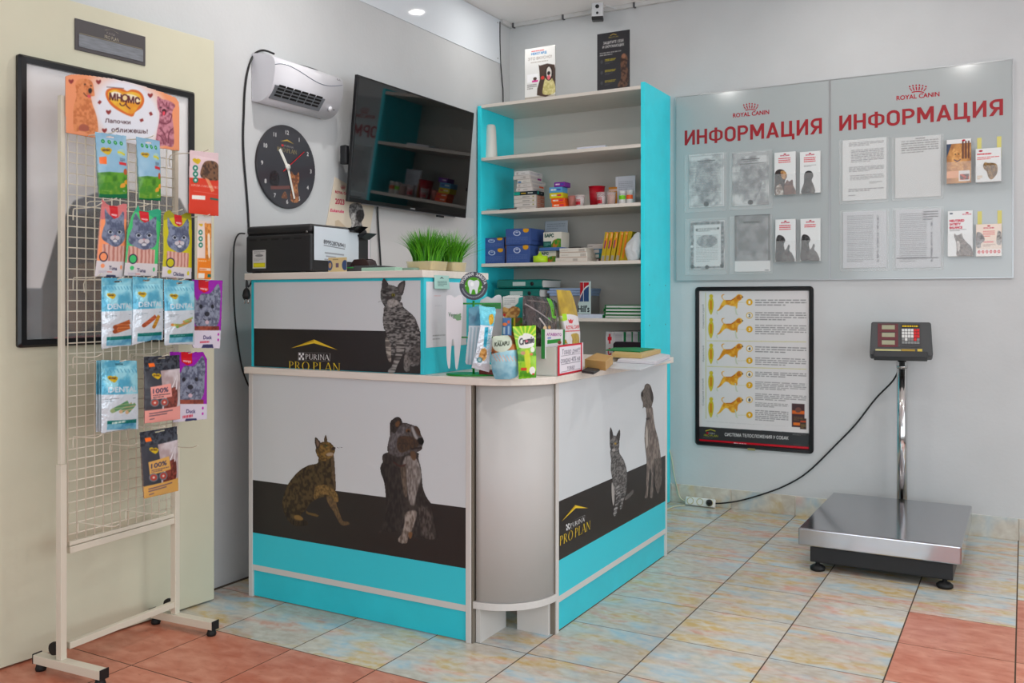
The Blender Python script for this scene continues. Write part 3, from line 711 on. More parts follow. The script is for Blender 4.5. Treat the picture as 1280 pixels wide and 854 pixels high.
def board(x0, x1, label, txt, crn, rct, pk):
    t = thing('information_board', label, 'notice board', ((x0+x1)/2, -.006, 1.207))
    MB().box(x0, x1, BY, 0, 1.207, 2.203).build('board_face', M_BOARD, t, .001)
    for a in ((x0-.004,x0,1.203,2.207),(x1,x1+.004,1.203,2.207)): MB().box(a[0], a[1], BY-.002, 0, a[2], a[3]).build('edge_strip', M_ALU, t)
    for a in ((1.203,1.207),(2.203,2.207)): MB().box(x0, x1, BY-.002, 0, a[0], a[1]).build('edge_strip', M_ALU, t)
    q = [PY(850+a/3.048, 90+b/3.048, BY) for a, b in txt]
    din_text('ИНФОРМАЦИЯ', q[0], q[1], q[2][2]-q[0][2], BY-.0006, t)
    u0, u1 = 850+(rct[0][0]-6)/3.048, 850+(rct[1][0]+6)/3.048; v0, v1 = 90+(crn[1]-12)/3.048, 90+(rct[0][1]+6)/3.048
    c = box_canvas(('y',BY), (u0,v0,u1,v1), 900, KT, (172,179,180), .0006)
    crown(c, *crn, RC); c.text('ROYAL CANIN', rct[0], 17, RC, p2=rct[1], up=(0,-rct[2]), bold=.03)
    c.build('brand_mark', t, M_PRINT)
    for a, b, cc, d, K in pk:                  # clear document pockets
        p, r = PY(K[0]+a/K[2], K[1]+b/K[2], BY), PY(K[0]+cc/K[2], K[1]+d/K[2], BY)
        mb = MB().box(p[0], r[0], BY-.0062, BY-.0052, r[2], p[2])
        for e in ((p[0],p[0]+.003,r[2],p[2]),(r[0]-.003,r[0],r[2],p[2])): mb.box(e[0], e[1], BY-.0052, BY-.0002, e[2], e[3])
        mb.box(p[0]+.003, r[0]-.003, BY-.0052, BY-.0002, r[2], r[2]+.003)
        mb.build('document_pocket', M_ACRYL, t)
    return t
bl = board(1.0465, 1.8445, 'left information board in white acrylic with red lettering, next to turquoise shelving', [(18,280),(541,235),(18,224)], (243,120,296,147), [(202,174),(339,160),16], [(30,70,291,420,KL),(311,55,579,405,KL),(33,472,295,820,KL),(312,457,580,814,KL)])
br = board(1.8535, 2.651, 'right information board in white acrylic with red lettering and yellow tapes', [(607,225),(1231,164),(607,167)], (875,49,937,79), [(825,108),(988,92),17], [(42,72,326,428,KR),(345,58,644,408,KR),(45,478,330,826,KR),(350,464,645,820,KR)])
def flat(K, a, b, cc, d, y, res, bg):
    """upright canvas from crop corners top left, bottom right on the plane y"""
    p, r = PY(K[0]+a/K[2], K[1]+b/K[2], y), PY(K[0]+cc/K[2], K[1]+d/K[2], y)
    return Canvas((p[0],y,r[2]), X_, Z_, r[0]-p[0], p[2]-r[2], res, bg, None)
thin = lambda t: (lambda gx, gy: gx*0+t)
def cloud(seed, s=14, lo=.4, hi=.75): return lambda x, y: (fbm(x*s, y*s, seed)-lo)/(hi-lo)
def scan(i, a, b, cc, d, K, label, kind):
    c = flat(K, a, b, cc, d, BY-.004, 420, (214,216,216)); R = random.Random(i)
    G = (84,86,88)
    if kind < 4:
        c.rect(0,0,1,1,(206,208,208),(cloud(i,26,.38,.7),(138,140,142)))
        c.ell(.5,.5,.32,.42,(176,178,180),(cloud(i+9,40,.35,.7),(120,122,124)))
    if kind in (0,1):
        for e in ((0.04,.03,.045,.97),(.955,.03,.96,.97),(.04,.03,.96,.035),(.04,.965,.96,.97)): c.rect(*e, G)
        c.rect(.25,.86,.75,.875,(50,50,52)); c.rect(.3,.83,.68,.838,(70,70,72)); c.words(.08,.8,.92,.22,20,(112,114,116),.3)
        c.ell(.5,.06,.07,.045,(46,48,50))
        if kind == 1: c.rect(.2,.78,.85,.79,(40,40,42)); c.rect(.04,.925,.96,.99,(170,172,174))
    if kind == 2:
        for e in ((0.02,.02,.1,.98),(.9,.02,.98,.98),(.02,.93,.98,.98),(.02,.02,.98,.06)): c.rect(*e, (96,98,100), (cloud(3,90,.3,.7),(150,152,154)))
        c.rect(.12,.06,.9,.92,(212,214,214)); c.ell(.5,.58,.3,.13,(168,170,172),(cloud(i,60,.35,.65),(120,122,124)))
        c.words(.2,.86,.84,.78,3,G,.35); c.words(.18,.72,.82,.15,16,(140,142,144),.28)
        for x, y in ((.07,.06),(.5,.045),(.93,.07)): c.ell(x,y,.055,.04,(40,42,44))
        c.ell(.06,.48,.04,.03,(220,220,220)); c.ell(.2,.82,.03,.02,(50,50,52)); c.ell(.82,.84,.03,.02,(50,50,52))
    if kind == 3:
        c.rect(0,.19,1,1,(150,152,154),(cloud(i,30,.3,.7),(112,114,116))); c.rect(0,0,1,.19,(216,217,217)); c.rect(.02,.2,.05,1,(90,92,94)); c.rect(.95,.2,.98,1,(90,92,94))
        c.rect(.25,.86,.7,.885,(50,52,54)); c.words(.08,.8,.9,.3,18,(100,102,104),.3); c.rect(.85,.02,.96,.03,(60,60,62))
    if kind == 4:
        for a_, b_, n, x in ((.96,.89,3,.15),(.84,.62,8,.2),(.56,.47,4,.15),(.42,.33,4,.18),(.2,.14,2,.14)): c.words(x,a_,.94,b_,n,(104,104,108),.34)
        c.words(.62,.3,.9,.26,2,(110,110,112),.34); c.words(.14,.1,.42,.07,1,(110,110,112),.4)
    if kind == 5:
        c.rect(0,0,1,1,(206,208,208)); c.rect(.45,.965,.66,.975,(80,80,82)); c.words(.14,.95,.95,.73,6,(104,104,104),.34)
    if kind in (6,7):
        c.rect(0,0,1,1,(198,201,205)); c.words(.1,.94,.7,.1,26,(132,135,140),.34); c.rect(.78,.1,.82,.92,(120,123,130),(cloud(i,120,.4,.6),(190,192,196)))
        if kind == 7: c.rect(.02,.165,.95,.175,(60,62,64)); c.words(.62,.97,.95,.8,4,(90,92,96),.4)
    o = c.build('document', None, M_PRINT, back=thin(.0006))
    return tag(o, label, 'document', None)
scan(1,55,70,277,392,KL,'top left certificate scan with a dark seal on left board','0' and 0)
scan(2,328,60,558,380,KL,'certificate scan beside the black and tan dog leaflet, top row of left board',1)
scan(3,62,488,279,785,KL,'certificate scan with thick ornamental border on left board',2)
scan(4,343,450,566,800,KL,'grey copied form with blank white foot on left board',3)
scan(5,60,74,314,410,KR,'typed letter with pinkish paragraphs, top left of right board',4)
scan(6,364,60,628,394,KR,'mostly empty sheet with a few lines at its top on right board',5)
scan(7,62,486,316,806,KR,'densely typed price list, bottom left of right board',6)
scan(8,366,474,628,806,KR,'typed price list ruled off by a black line near its foot',7)
# brochures in their clear holders
def brochure(K, a, b, cc, d, label, draw, holder_top=None, parent=bl, tapes=False):
    y = BY-.022
    c = flat(K, a, b, cc, d, y, 700, (226,228,228)); draw(c)
    o = c.build('brochure', None, M_GLOSS, back=thin(.016)); tag(o, label, 'brochure', 'leaflets in holders on the boards')
    x0, x1, z0, z1 = c.O[0]-.003, c.O[0]+c.w+.003, c.O[2]-.002, c.O[2]+c.h*.98
    if holder_top is not None: z1 = PY(K[0]+a/K[2], K[1]+holder_top/K[2], y)[2]
    mb = MB().box(x0, x1, y-.0022, y-.001, z0, z0+c.h*.5).box(x0, x1, y-.001, BY-.0003, z0-.0015, z0)
    for x in (x0-.001, x1): mb.box(x, x+.001, y-.0022, BY-.0003, z0, z0+c.h*.9)
    mb.build('leaflet_holder', M_ACRYL, parent)
    if tapes:
        for u in (.14, .92): MB().box(c.O[0]+c.w*u-.009, c.O[0]+c.w*u+.009, BY-.0014, BY-.0002, z1-.1, z1).build('tape_strip', mat('yellow_tape', (214,206,120), .5), parent)
def head(c, lines, y0=.93):
    c.ell(.5,.95,.06,.014,RC); c.text('ROYAL CANIN', (.5,.905), .03, RC, .42, .02, center=True)
    for i in range(len(lines)): c.words(.2,.87-i*.045,.8,.835-i*.045,1,(206,60,70),.6,last=.95,seed=i)
def blob(c, pts, col, col2, seed): c.poly(pts, col, 4, (cloud(seed,120,.4,.65),col2))
def d1(c):
    head(c, [1,1,1])
    blob(c,[(.04,.0),(.02,.3),(.02,.5),(.12,.58),(.3,.6),(.5,.55),(.6,.42),(.5,.3),(.5,.0)],(58,48,46),(34,28,28),1); blob(c,[(.3,.55),(.5,.55),(.6,.45),(.5,.36),(.36,.4)],(196,150,92),(150,100,60),2); blob(c,[(.1,.2),(.3,.25),(.45,.0),(.1,.0)],(206,200,192),(120,100,90),3)
    blob(c,[(.52,.0),(.48,.2),(.58,.32),(.62,.34),(.72,.3),(.86,.34),(.9,.2),(.99,.1),(.99,.0)],(120,84,70),(90,60,56),4)
def d2(c):
    head(c, [1,1,1]); c.words(.2,.68,.8,.63,2,(150,150,152),.4)
    blob(c,[(.08,.0),(.2,.25),(.22,.45),(.34,.53),(.56,.52),(.66,.42),(.58,.3),(.66,.2),(.72,.0)],(44,40,42),(26,24,26),5); blob(c,[(.5,.12),(.66,.2),(.72,.02),(.52,.02)],(96,88,86),(50,46,46),6)
def d3(c):
    head(c, [1,1,1])
    blob(c,[(.03,.0),(.03,.35),(.05,.55),(.16,.63),(.38,.6),(.5,.5),(.42,.4),(.5,.2),(.5,.0)],(70,68,68),(40,38,38),7); blob(c,[(.36,.0),(.4,.22),(.56,.3),(.66,.4),(.72,.36),(.7,.26),(.84,.18),(.95,.0)],(96,92,92),(62,58,58),8)
def d4(c):
    head(c, [1,1]); d3b = [(.03,.0),(.03,.35),(.05,.55),(.16,.63),(.38,.6),(.5,.5),(.42,.4),(.5,.2),(.5,.0)]
    blob(c,d3b,(74,72,72),(42,40,40),9); blob(c,[(.36,.0),(.4,.22),(.56,.3),(.66,.4),(.72,.36),(.7,.26),(.84,.18),(.95,.0)],(100,96,96),(66,62,62),10)
def d5(c):
    c.rect(0,0,1,1,(206,148,82),(cloud(11,40,.35,.7),(160,104,56))); c.rect(.0,.9,1,1,(228,228,228)); c.poly([(0,.9),(0,.6),(.2,.9)],(52,66,92)); c.ell(.7,.965,.07,.02,RC)
    for x in (.64,.76,.88): c.rect(x,.55,x+.06,.95,(92,52,40))
    blob(c,[(.2,.5),(.24,.72),(.3,.82),(.36,.76),(.5,.77),(.56,.82),(.62,.7),(.6,.56),(.7,.3),(.2,.28)],(222,166,98),(196,132,70),12); c.ell(.36,.66,.03,.015,(60,50,30)); c.ell(.5,.66,.03,.015,(60,50,30)); c.line([(.3,.54),(.45,.5),(.58,.54)],.02,(70,60,90),4)
    c.rect(0,.12,.5,.28,(232,170,130)); c.rect(.5,.04,.96,.28,(226,222,220)); c.rect(.55,.07,.92,.2,(206,80,60),(cloud(13,150,.45,.6),(90,60,60)))
def d6(c):
    c.ell(.2,.93,.08,.025,RC); c.words(.06,.87,.7,.8,1,(206,60,66),.6,last=.9); c.words(.06,.76,.94,.66,2,(214,60,60),.4)
    blob(c,[(.3,.5),(.36,.58),(.5,.56),(.7,.55),(.84,.48),(.86,.3),(.78,.16),(.62,.06),(.5,.14),(.44,.3),(.32,.4)],(150,112,54),(104,74,36),14); c.words(.06,.2,.26,.08,3,(210,170,130),.5)
def d7(c):
    c.ell(.78,.95,.06,.014,RC); c.text('ROYAL CANIN',(.6,.905),.026,RC,.34,.01); c.rect(.08,.93,.2,.96,(60,70,90))
    for i, w in enumerate(['NEUTERED','SATIETY','BALANCE']): c.text(w,(.08,.76-i*.075),.05,(186,20,40),(.58,.44,.5)[i],.04)
    c.words(.08,.6,.75,.55,2,(140,140,142),.4)
    blob(c,[(.4,.0),(.36,.14),(.34,.3),(.26,.44),(.28,.5),(.36,.46),(.5,.48),(.56,.5),(.62,.4),(.8,.28),(.94,.2),(.98,.0)],(128,116,110),(84,74,70),15); blob(c,[(.36,.3),(.44,.34),(.5,.2),(.42,.1)],(214,208,204),(170,160,156),16); c.ell(.38,.4,.02,.012,(40,36,34)); c.ell(.5,.4,.02,.012,(40,36,34))
def d8(c):
    c.rect(0,0,1,1,(232,214,200)); c.rect(0,0,1,.22,(236,232,228)); c.ell(.5,.94,.06,.02,RC); c.text('ROYAL CANIN',(.5,.86),.04,RC,.4,.02,center=True); c.words(.28,.8,.74,.6,4,(200,70,70),.36)
    blob(c,[(.02,.3),(.02,.7),(.12,.76),(.28,.66),(.34,.5),(.2,.4),(.18,.28)],(150,146,146),(104,100,100),17); blob(c,[(.8,.4),(.84,.74),(.9,.78),(.98,.7),(.98,.36)],(160,156,150),(110,106,104),18)
    c.words(.3,.47,.7,.42,1,(206,60,66),.7,last=.95); c.words(.28,.38,.76,.3,2,(150,120,110),.4)
    for i in range(6): c.ell(.12+i*.155,.14,.055,.05,(206,60,66)); c.rect(.1+i*.155,.125,.14+i*.155,.155,(240,220,216))
brochure(KL,592,56,724,314,'leaflet with black, tan and white dog beside cat, left board',d1)
brochure(KL,752,52,880,304,'leaflet with one black puppy, top right of left board',d2)
brochure(KL,598,475,724,737,'bottom row leaflet with grey dog and cat nearer the grey form, left board',d3)
brochure(KL,756,471,880,732,'bottom right leaflet with grey dog and cat, left board',d4)
brochure(KR,662,70,802,314,'orange leaflet with a ginger cat on right board',d5,None,br)
brochure(KR,829,122,976,306,'short white leaflet with brown puppy under yellow tapes, right board',d6,55,br,True)
brochure(KR,668,481,812,739,'white leaflet with grey kitten and red headline on right board',d7,None,br)
brochure(KR,831,557,979,739,'pale pink leaflet with red round icons along its foot, right board',d8,480,br,True)

# ---------------------------------------------------------------- framed dog body condition poster
px0, px1, pz0, pz1 = 1.152, 1.769, .322, 1.172
pf = thing('poster_frame', 'black rounded frame with poster of dog body shapes under the left board', 'poster', ((px0+px1)/2, -.01, pz0))
M_FRAME = mat('black_snap_frame', (22,21,24), .28)
w, h = px1-px0, pz1-pz0; fw = .023
for a in ('o',):
    o_ = rrect(w, h, .02); i_ = rrect(w-2*fw, h-2*fw, .004)
    n = len(o_); mb = MB(); vs = []
    for pts, dx, y in ((o_,0,0),(o_,0,-.010),([(p[0]*(w-.012)/w+.006, p[1]*(h-.012)/h+.006) for p in o_],0,-.018),([(p[0]+fw-.004+p[0]*.008/(w-2*fw), p[1]+fw-.004+p[1]*.008/(h-2*fw)) for p in i_],0,-.017),([(p[0]+fw, p[1]+fw) for p in i_],0,-.007)):
        vs += [(px0+p[0], y, pz0+p[1]) for p in pts]
    fs = [(k*n+j, (k+1)*n+j, (k+1)*n+(j+1)%n, k*n+(j+1)%n) for k in range(4) for j in range(n)]
    mb.add(vs, [f[::-1] for f in fs], 0, None, False).build('frame', M_FRAME, pf)
KA, KB = (865,355,7.76), (865,460,7.76)
c = Canvas((px0+fw-.001,-.006,pz0+fw-.001), X_, Z_, w-2*fw+.002, h-2*fw+.002, 520, (216,212,212), KA)
GLD = (212,158,28)
def dogp(y0, K, fat, col):
    c.K = K; T = lambda p: (p[0], y0+p[1])
    c.poly([T(p) for p in [(300,2),(288,10),(286,28),(298,48),(306,58),(296,70),(276,110),(262,140),(242,158),(248,165),(275,150),(300,125),(325,104),(352,104+fat*.3),(380,114+fat),(412,118+fat),(432,140),(440,130),(442,95),(452,68),(470,58),(482,46),(492,28),(488,14),(474,4),(455,0),(440,6),(425,22),(400,42),(380,55),(340,57),(312,54),(300,42),(294,26),(298,12),(318,4)]], col, 2, (cloud(int(y0),60,.35,.65),(228,176,60)))
    c.line([T(p) for p in [(420,118),(424,150),(430,190),(444,200)]], 12, (190,198,176)); c.line([T(p) for p in [(246,160),(240,180),(250,196)]], 10, (190,198,176)); c.line([T(p) for p in [(330,62),(380,60),(420,36)]], 10, (178,96,22))
    c.ell(455,y0+30,24,22,(186,108,36)); c.ell(490,y0+28,6,8,(60,50,40)); c.ell(474,y0+20,9,10,(214,166,70))
def topv(y0, K, col):
    c.K = K
    c.ell(186,y0+20,18,20,col); c.poly([(172,y0+40),(200,y0+40),(210,y0+85),(206,y0+140),(196,y0+180),(184,y0+200),(172,y0+180),(160,y0+140),(158,y0+85)],col,3); c.line([(184,y0+60),(184,y0+150)],16,(206,120,30))
YO = (204,160,40)
for y0, K, fat in ((100,KA,0),(330,KA,6),(578,KA,14),(30,KB,20),(284,KB,32)): dogp(y0, K, fat, (206,134,34)); topv(y0, K, (198,178,50))
c.K = KA
c.line([(132,85),(134,854)],5,(190,186,96)); c.line([(148,552),(1108,563)],5,(196,190,110)); c.line([(148,800),(1108,828)],5,(196,190,110))
c.K = KB; c.line([(134,0),(136,492)],5,(190,186,96))
for n_, y, K, fill in ((1,177,KA,1),(2,306,KA,0),(3,440,KA,1),(4,628,KA,0),(5,744,KA,1),(6,62,KB,0),(7,168,KB,1),(8,310,KB,0),(9,457,KB,1)):
    c.K = K; c.ell(557,y,31,31,GLD)
    if not fill: c.ell(557,y,25,25,(228,226,222))
    c.text(str(n_), (548,y+15), 30, (240,236,226) if fill else (40,38,36), 18, .03)
    if fill: c.line([(440,y+2),(525,y+1)],3,(190,186,140))
GT = (140,138,138)
c.K = KA
for a, b, n_ in ((146,208,3),(268,352,4),(392,490,5),(600,672,3),(708,795,4)): c.words(612,a,1108,b+10,n_,GT,.42)
c.K = KB
for a, b, n_, x in ((32,98,3,1108),(128,224,5,1108),(243,330,4,1108),(330,388,3,935),(404,524,6,935)): c.words(612,a,x,b+8,n_,GT,.42)
c.words(140,512,930,574,3,(176,174,174),.3)
c.poly([(60,568),(1150,637),(1150,770),(60,690)],(52,52,54)); c.poly([(60,690),(1150,768),(1150,815),(60,735)],(198,12,34))
c.text('СИСТЕМА ТЕЛОСЛОЖЕНИЯ У СОБАК',(318,660),34,(232,230,228),p2=(935,697),up=(0,-30),bold=.02)
c.line([(130,612),(180,598),(228,614)],7,(206,196,40)); c.rect(140,622,158,640,RC); c.text('PURINA',(160,640),16,(226,226,226),p2=(222,644),up=(0,-14)); c.text('PRO PLAN',(116,664),20,(206,196,40),p2=(252,672),up=(0,-22)); c.words(106,672,262,686,1,(206,206,206),.4)
c.rect(405,726,424,747,(240,240,240)); c.text('PURINA',(428,748),20,(240,240,240),p2=(530,753),up=(0,-20),bold=.03); c.words(552,744,785,770,1,(228,150,150),.3)
c.words(975,638,1108,662,2,(150,150,150),.3); c.words(985,738,1100,752,1,(150,150,150),.3)
c.rect(968,345,1092,580,(70,48,50)); c.rect(970,412,1090,452,(206,96,36)); c.ell(1030,408,30,26,(110,70,60)); c.rect(982,528,1048,560,(216,110,40)); c.rect(1048,488,1108,597,(74,56,48)); c.rect(1052,512,1104,530,(196,70,36)); c.words(985,470,1075,515,3,(150,120,60),.3); c.words(1054,545,1104,590,3,(170,140,60),.3)
c.K = KA; c.text('Слишком худой',(118,432),20,(120,118,118),p2=(114,200),up=(-16,0)); c.text('Идеальный',(118,755),20,(120,118,118),p2=(116,600),up=(-16,0))
c.K = KB; c.text('Слишком полный',(116,365),20,(120,118,118),p2=(112,105),up=(-16,0))
c.build('poster_sheet', pf, M_GLOSS)
q = PY(865+576/7.76, 460+790/7.76, -.019); MB().box(q[0]-.02, q[0]+.02, -.019, -.0185, q[2]-.006, q[2]+.005).build('frame_badge', mat('badge_gold', (150,140,90), .4), pf)
# ================================================================ floor scale
M_BLK = mat('black_painted_steel', (26,27,30), .45); M_HEAD = mat('charcoal_abs', (64,66,68), .45)
sx0, sx1, sy0, sy1, szt = 1.892, 2.493, -.955, -.165, .171
sc = thing('floor_scale', 'floor weighing scale with shiny steel platform and display on a post', 'scale', (2.19,-.55,0))
M_PLAT = mat('polished_steel_platform', (176,176,180), .13, metal=1., bump=(3,.04))
MB().box(sx0, sx1, sy0, sy1, szt-.072, szt).build('platform', M_PLAT, sc, .006, seg=3)
MB().box(sx0+.045, sx1-.03, sy0+.012, sy1-.02, .035, szt-.073).build('base_frame', M_BLK, sc, .004)
for x in (sx0+.072, sx1-.06):
    for y in (sy0+.03, sy1-.06):
        T = Matrix.Translation((x,y,0)); MB().lathe([(.026,0),(.03,.004),(.03,.014),(.02,.022),(.009,.024),(.009,.036)], 20, 0, T).build('foot', M_DARK, sc)
cx_, cy_ = PY(1127.5, 540, -.125)[0], -.125
MB().lathe([(.0235,0),(.0235,.76)], 24, 0, Matrix.Translation((cx_,cy_,.05))).build('column', M_CHROME, sc)
MB().box(cx_-.04, cx_+.04, sy1-.03, cy_+.03, .04, .06).build('column_bracket', M_BLK, sc, .002)
zc0 = PY(1127.5, 459, cy_)[2]
MB().lathe([(.0245,0),(.0245,.012)], 24, 0, Matrix.Translation((cx_,cy_,zc0-.004))).build('column_collar', M_STEEL, sc)
MB().lathe([(.019,0),(.019,.08)], 20, 0, Matrix.Translation((cx_,cy_,zc0))).build('neck', M_DARK, sc)
# display head: leans back, turned a little to the camera
hp = PY(1126, 426, cy_-.035)
T = Matrix.Translation(V3(hp)) @ Matrix.Rotation(math.radians(7),4,'Z') @ Matrix.Rotation(math.radians(-22),4,'X')
hw, hh, hd = .135, .083, .03
hd_o = MB(); hd_o.prism([(-hw+.004,-hh),(hw-.004,-hh),(hw,-hh+.01),(hw-.006,hh-.006),(hw-.012,hh),(-hw+.012,hh),(-hw+.006,hh-.006),(-hw,-hh+.01)], (0,hd,0), (1,0,0), (0,0,1), 2*hd, 0, T)
head_o = hd_o.build('display_head', M_HEAD, sc, .004)
mb = MB(); mb.box(-hw+.018, hw-.022, -hd-.012, hd*.5, -hh-.012, -hh+.018, 0, T).build('head_tray', mat('charcoal_tray', (46,48,50), .5), head_o, .003)
def onhead(u0, v0, u1, v1, y, d, nm, m, bv=0.):
    return MB().box(u0, u1, -hd-y-d, -hd-y, v0, v1, 0, T).build(nm, m, head_o, bv)
onhead(-.1, -.043, -.012, .073, 0, .002, 'display_bezel', mat('maroon_bezel', (94,22,34), .4))
for v in (.044, .006, -.032): onhead(-.082, v, -.026, v+.021, .002, .001, 'lcd_window', mat('lcd_green_grey', (142,142,112), .3))
for v in (.069,.03,-.008): onhead(-.093, v-.002, -.02, v, .002, .0006, 'bezel_caption', M_BLACK)
onhead(-.004, -.043, .086, .073, 0, .0016, 'keypad_plate', mat('keypad_grey', (58,58,60), .45))
onhead(.002, .052, .08, .07, .0016, .0005, 'name_strip', M_BLACK)
c = Canvas(T @ Vector((.004,-hd-.0022,.055)), T.to_3x3() @ Vector((1,0,0)), T.to_3x3() @ Vector((0,0,1)), .074, .012, 900, (20,20,20), None)
c.words(.03,.9,.97,.1,1,(226,186,30),.8,last=.97); c.build('name_print', head_o, M_PRINT)
M_KW, M_KR, M_KG = mat('key_white', (214,214,212), .4), mat('key_red', (206,10,20), .4), mat('key_grey', (128,130,130), .4)
for i in range(6):
    for j in range(5):
        km = M_KR if (i >= 4 and j < 3) or (i == 4 and j == 3) else (M_KW if j < 3 or (i == 1 and j == 3) else M_KG)
        onhead(.004+i*.0128, .034-j*.0152, .004+i*.0128+.0112, .034-j*.0152+.0132, .0016, .003, 'key', km, .0008)
onhead(-.11, -.062, .0, -.054, 0, .001, 'sticker_strip', mat('pale_yellow_strip', (196,188,130), .5)); onhead(.002, -.062, .06, -.052, 0, .001, 'model_strip', mat('ochre_strip', (168,136,44), .5)); onhead(.07, -.066, .09, -.05, 0, .001, 'round_sticker', mat('gold_sticker', (206,180,70), .4))
# cable of the scale to the power strip on the floor
ps0, ps1 = PZ(860, 629), PZ(892, 633.5)
yS = -.032
c0 = [(cx_-.012, cy_+.02, zc0+.005)]
for u, v, y in ((1117,475,-.06),(1095,498,-.02),(1070,530,-.012),(1048,553,-.012),(1010,590,-.012),(980,608,-.012),(950,619,-.015),(925,626,-.022),(905,629,-.03),(893,629.5,-.036)): c0.append(tuple(PY(u,v,y)))
tag(MB().tube(catmull(c0, 6), .0042, 8).build('power_cable', M_BLACK), 'black cable sagging from the scale display to the power strip', 'cable')
pst = thing('power_strip', 'white three way power strip lying on floor by skirting', 'power strip', (1.19,-.035,0))
a0, a1 = PY(856,631,-.06)[0], PY(893,634,-.06)[0]
Tp = Matrix.Translation(((a0+a1)/2, -.04, .022)) @ Matrix.Rotation(math.radians(-20),4,'X'); L2 = (a1-a0)/2
body = MB().box(-L2, L2, -.014, .014, -.022, .022, 0, Tp).build('housing', mat('white_plastic', (222,222,218), .35), pst, .006, seg=3)
for i, q in enumerate((-.052,0,.052)):
    MB().lathe([(.0185,0),(.0185,.003),(.016,.003),(.015,.0008),(.0,.0008)], 20, 0, Tp @ Matrix.Translation((q*L2/.08,-.013,0)) @ Matrix.Rotation(math.pi/2,4,'X')).build('socket', mat('socket_ivory', (182,172,116), .4), body)
MB().lathe([(.017,0),(.017,.008),(.008,.016),(.005,.024)], 20, 0, Tp @ Matrix.Translation((.052*L2/.08,-.016,0)) @ Matrix.Rotation(math.pi/2,4,'X')).build('plug', M_BLACK, pst)
M_IV = mat('ivory_cable', (206,202,170), .5)
c1 = [tuple(PY(u,v,y)) for u,v,y in ((857,627,-.04),(850,622,-.025),(846,608,-.014),(842,590,-.012),(840,575,-.012),(836,560,-.012))]
tag(MB().tube(catmull(c1, 5), .0032, 8).build('white_lead', M_IV), 'ivory lead dropping down the wall to the power strip', 'cable')
c2 = [tuple(PZ(u,v,.004)) for u,v in ((856,632),(845,633),(836,636),(826,640))]
tag(MB().tube(catmull(c2, 5), .0032, 8).build('white_lead', M_IV), 'ivory lead lying on the tiles left of the power strip', 'cable')

# ================================================================ on top of the shelving, ceiling camera
def leaflet(u0, v0, u1, v1, y, label, draw, bg, lean=0):
    p, r = PY(u0, v0, y), PY(u1, v1, y)
    c = Canvas((p[0], y, SHZ[0]+.001), X_, Z_, r[0]-p[0], p[2]-SHZ[0]-.001, 480, bg, None); draw(c)
    o = c.build('standing_leaflet', None, M_GLOSS, back=thin(.004)); return tag(o, label, 'leaflet')
def lf1(c):
    c.rect(0,0,1,.1,(176,168,156)); c.words(.22,.955,.66,.93,1,(206,60,70),.6,last=.95); c.text('НЕКСГАРД',(.22,.875),.04,(40,110,176),.5,.03)
    c.text('ЭТО ВКУСНО!',(.5,.78),.05,(150,140,134),.78,.008,center=True); c.words(.2,.75,.8,.72,1,(176,168,160),.6,last=.95)
    c.poly([(.46,.68),(.5,.66),(.98,.64),(.98,.12),(.4,.12),(.5,.4)],(74,58,50),2); blob(c,[(.66,.4),(.74,.6),(.84,.6),(.9,.4),(.98,.3),(.98,.12),(.62,.12),(.6,.24)],(216,206,150),(186,176,110),61)
    blob(c,[(.66,.44),(.7,.6),(.8,.64),(.9,.58),(.92,.44),(.8,.36)],(60,46,40),(30,24,22),62); c.poly([(.72,.56),(.8,.62),(.88,.54),(.86,.42),(.74,.42)],(214,208,200),3); c.ell(.79,.5,.05,.035,(34,26,26)); c.ell(.79,.42,.055,.045,(220,110,120)); c.ell(.59,.43,.06,.035,(200,60,50))
    c.rect(.08,.37,.44,.52,(240,240,242)); c.rect(.24,.37,.44,.4,(206,30,130)); c.ell(.34,.43,.06,.03,(80,64,56)); c.words(.08,.34,.4,.24,3,(120,116,112),.5)
def lf2(c):
    c.line([(.4,.945),(.5,.965),(.6,.945)],.012,(190,160,60)); c.text('PRO PLAN',(.36,.905),.022,(200,176,70),.3); c.text('ЗАЩИТИТЕ СЕБЯ',(.5,.815),.042,(226,224,220),.62,.02,center=True); c.text('И ОКРУЖАЮЩИХ',(.5,.75),.042,(226,224,220),.66,.02,center=True); c.words(.08,.69,.74,.62,2,(170,168,166),.4)
    for y in (.53,.35,.18): c.words(.24,y+.04,.58,y,2,(206,186,40),.5,last=.9); c.words(.24,y-.01,.48,y-.05,2,(96,96,98),.3); c.ell(.14,y,.04,.03,(70,70,74))
    blob(c,[(.72,.5),(.76,.6),(.86,.62),(.94,.54),(.92,.42),(.96,.3),(.94,.1),(.7,.06),(.64,.12),(.74,.24)],(110,78,60),(60,42,36),63); c.ell(.82,.58,.06,.04,(150,104,80)); c.rect(.7,.03,.86,.06,(214,214,214))
leaflet(656, 62, 694, 118, -.3, 'white leaflet with tongue out dog standing on shelving', lf1, (226,226,224))
leaflet(746.5, 43, 787, 108, -.3, 'black leaflet with brown dog standing on shelving', lf2, (48,48,52))
cm = PY(747, 14, -.09)
cc = thing('security_camera', 'white box security camera hanging under the ceiling', 'camera', (cm[0], -.09, ZC))
T = Matrix.Translation((cm[0],-.09,cm[2])) @ Matrix.Rotation(math.radians(20),4,'Z')
M_CAMW = mat('camera_white', (214,216,218), .35)
bd_ = MB().box(-.032, .032, -.028, .028, -.052, .052, 0, T).build('housing', M_CAMW, cc, .008, seg=3)
MB().box(-.0325, .0325, -.0285, .0285, -.054, -.03, 0, T).build('infrared_cover', M_BLACK, bd_, .008, seg=3)
for z, r in ((.018,.011),(-.018,.007)): MB().lathe([(r,0),(r,.003),(r*.7,.004),(0,.004)], 16, 0, T @ Matrix.Translation((0,-.028,z)) @ Matrix.Rotation(math.pi/2,4,'X')).build('lens', M_BLACK, bd_)
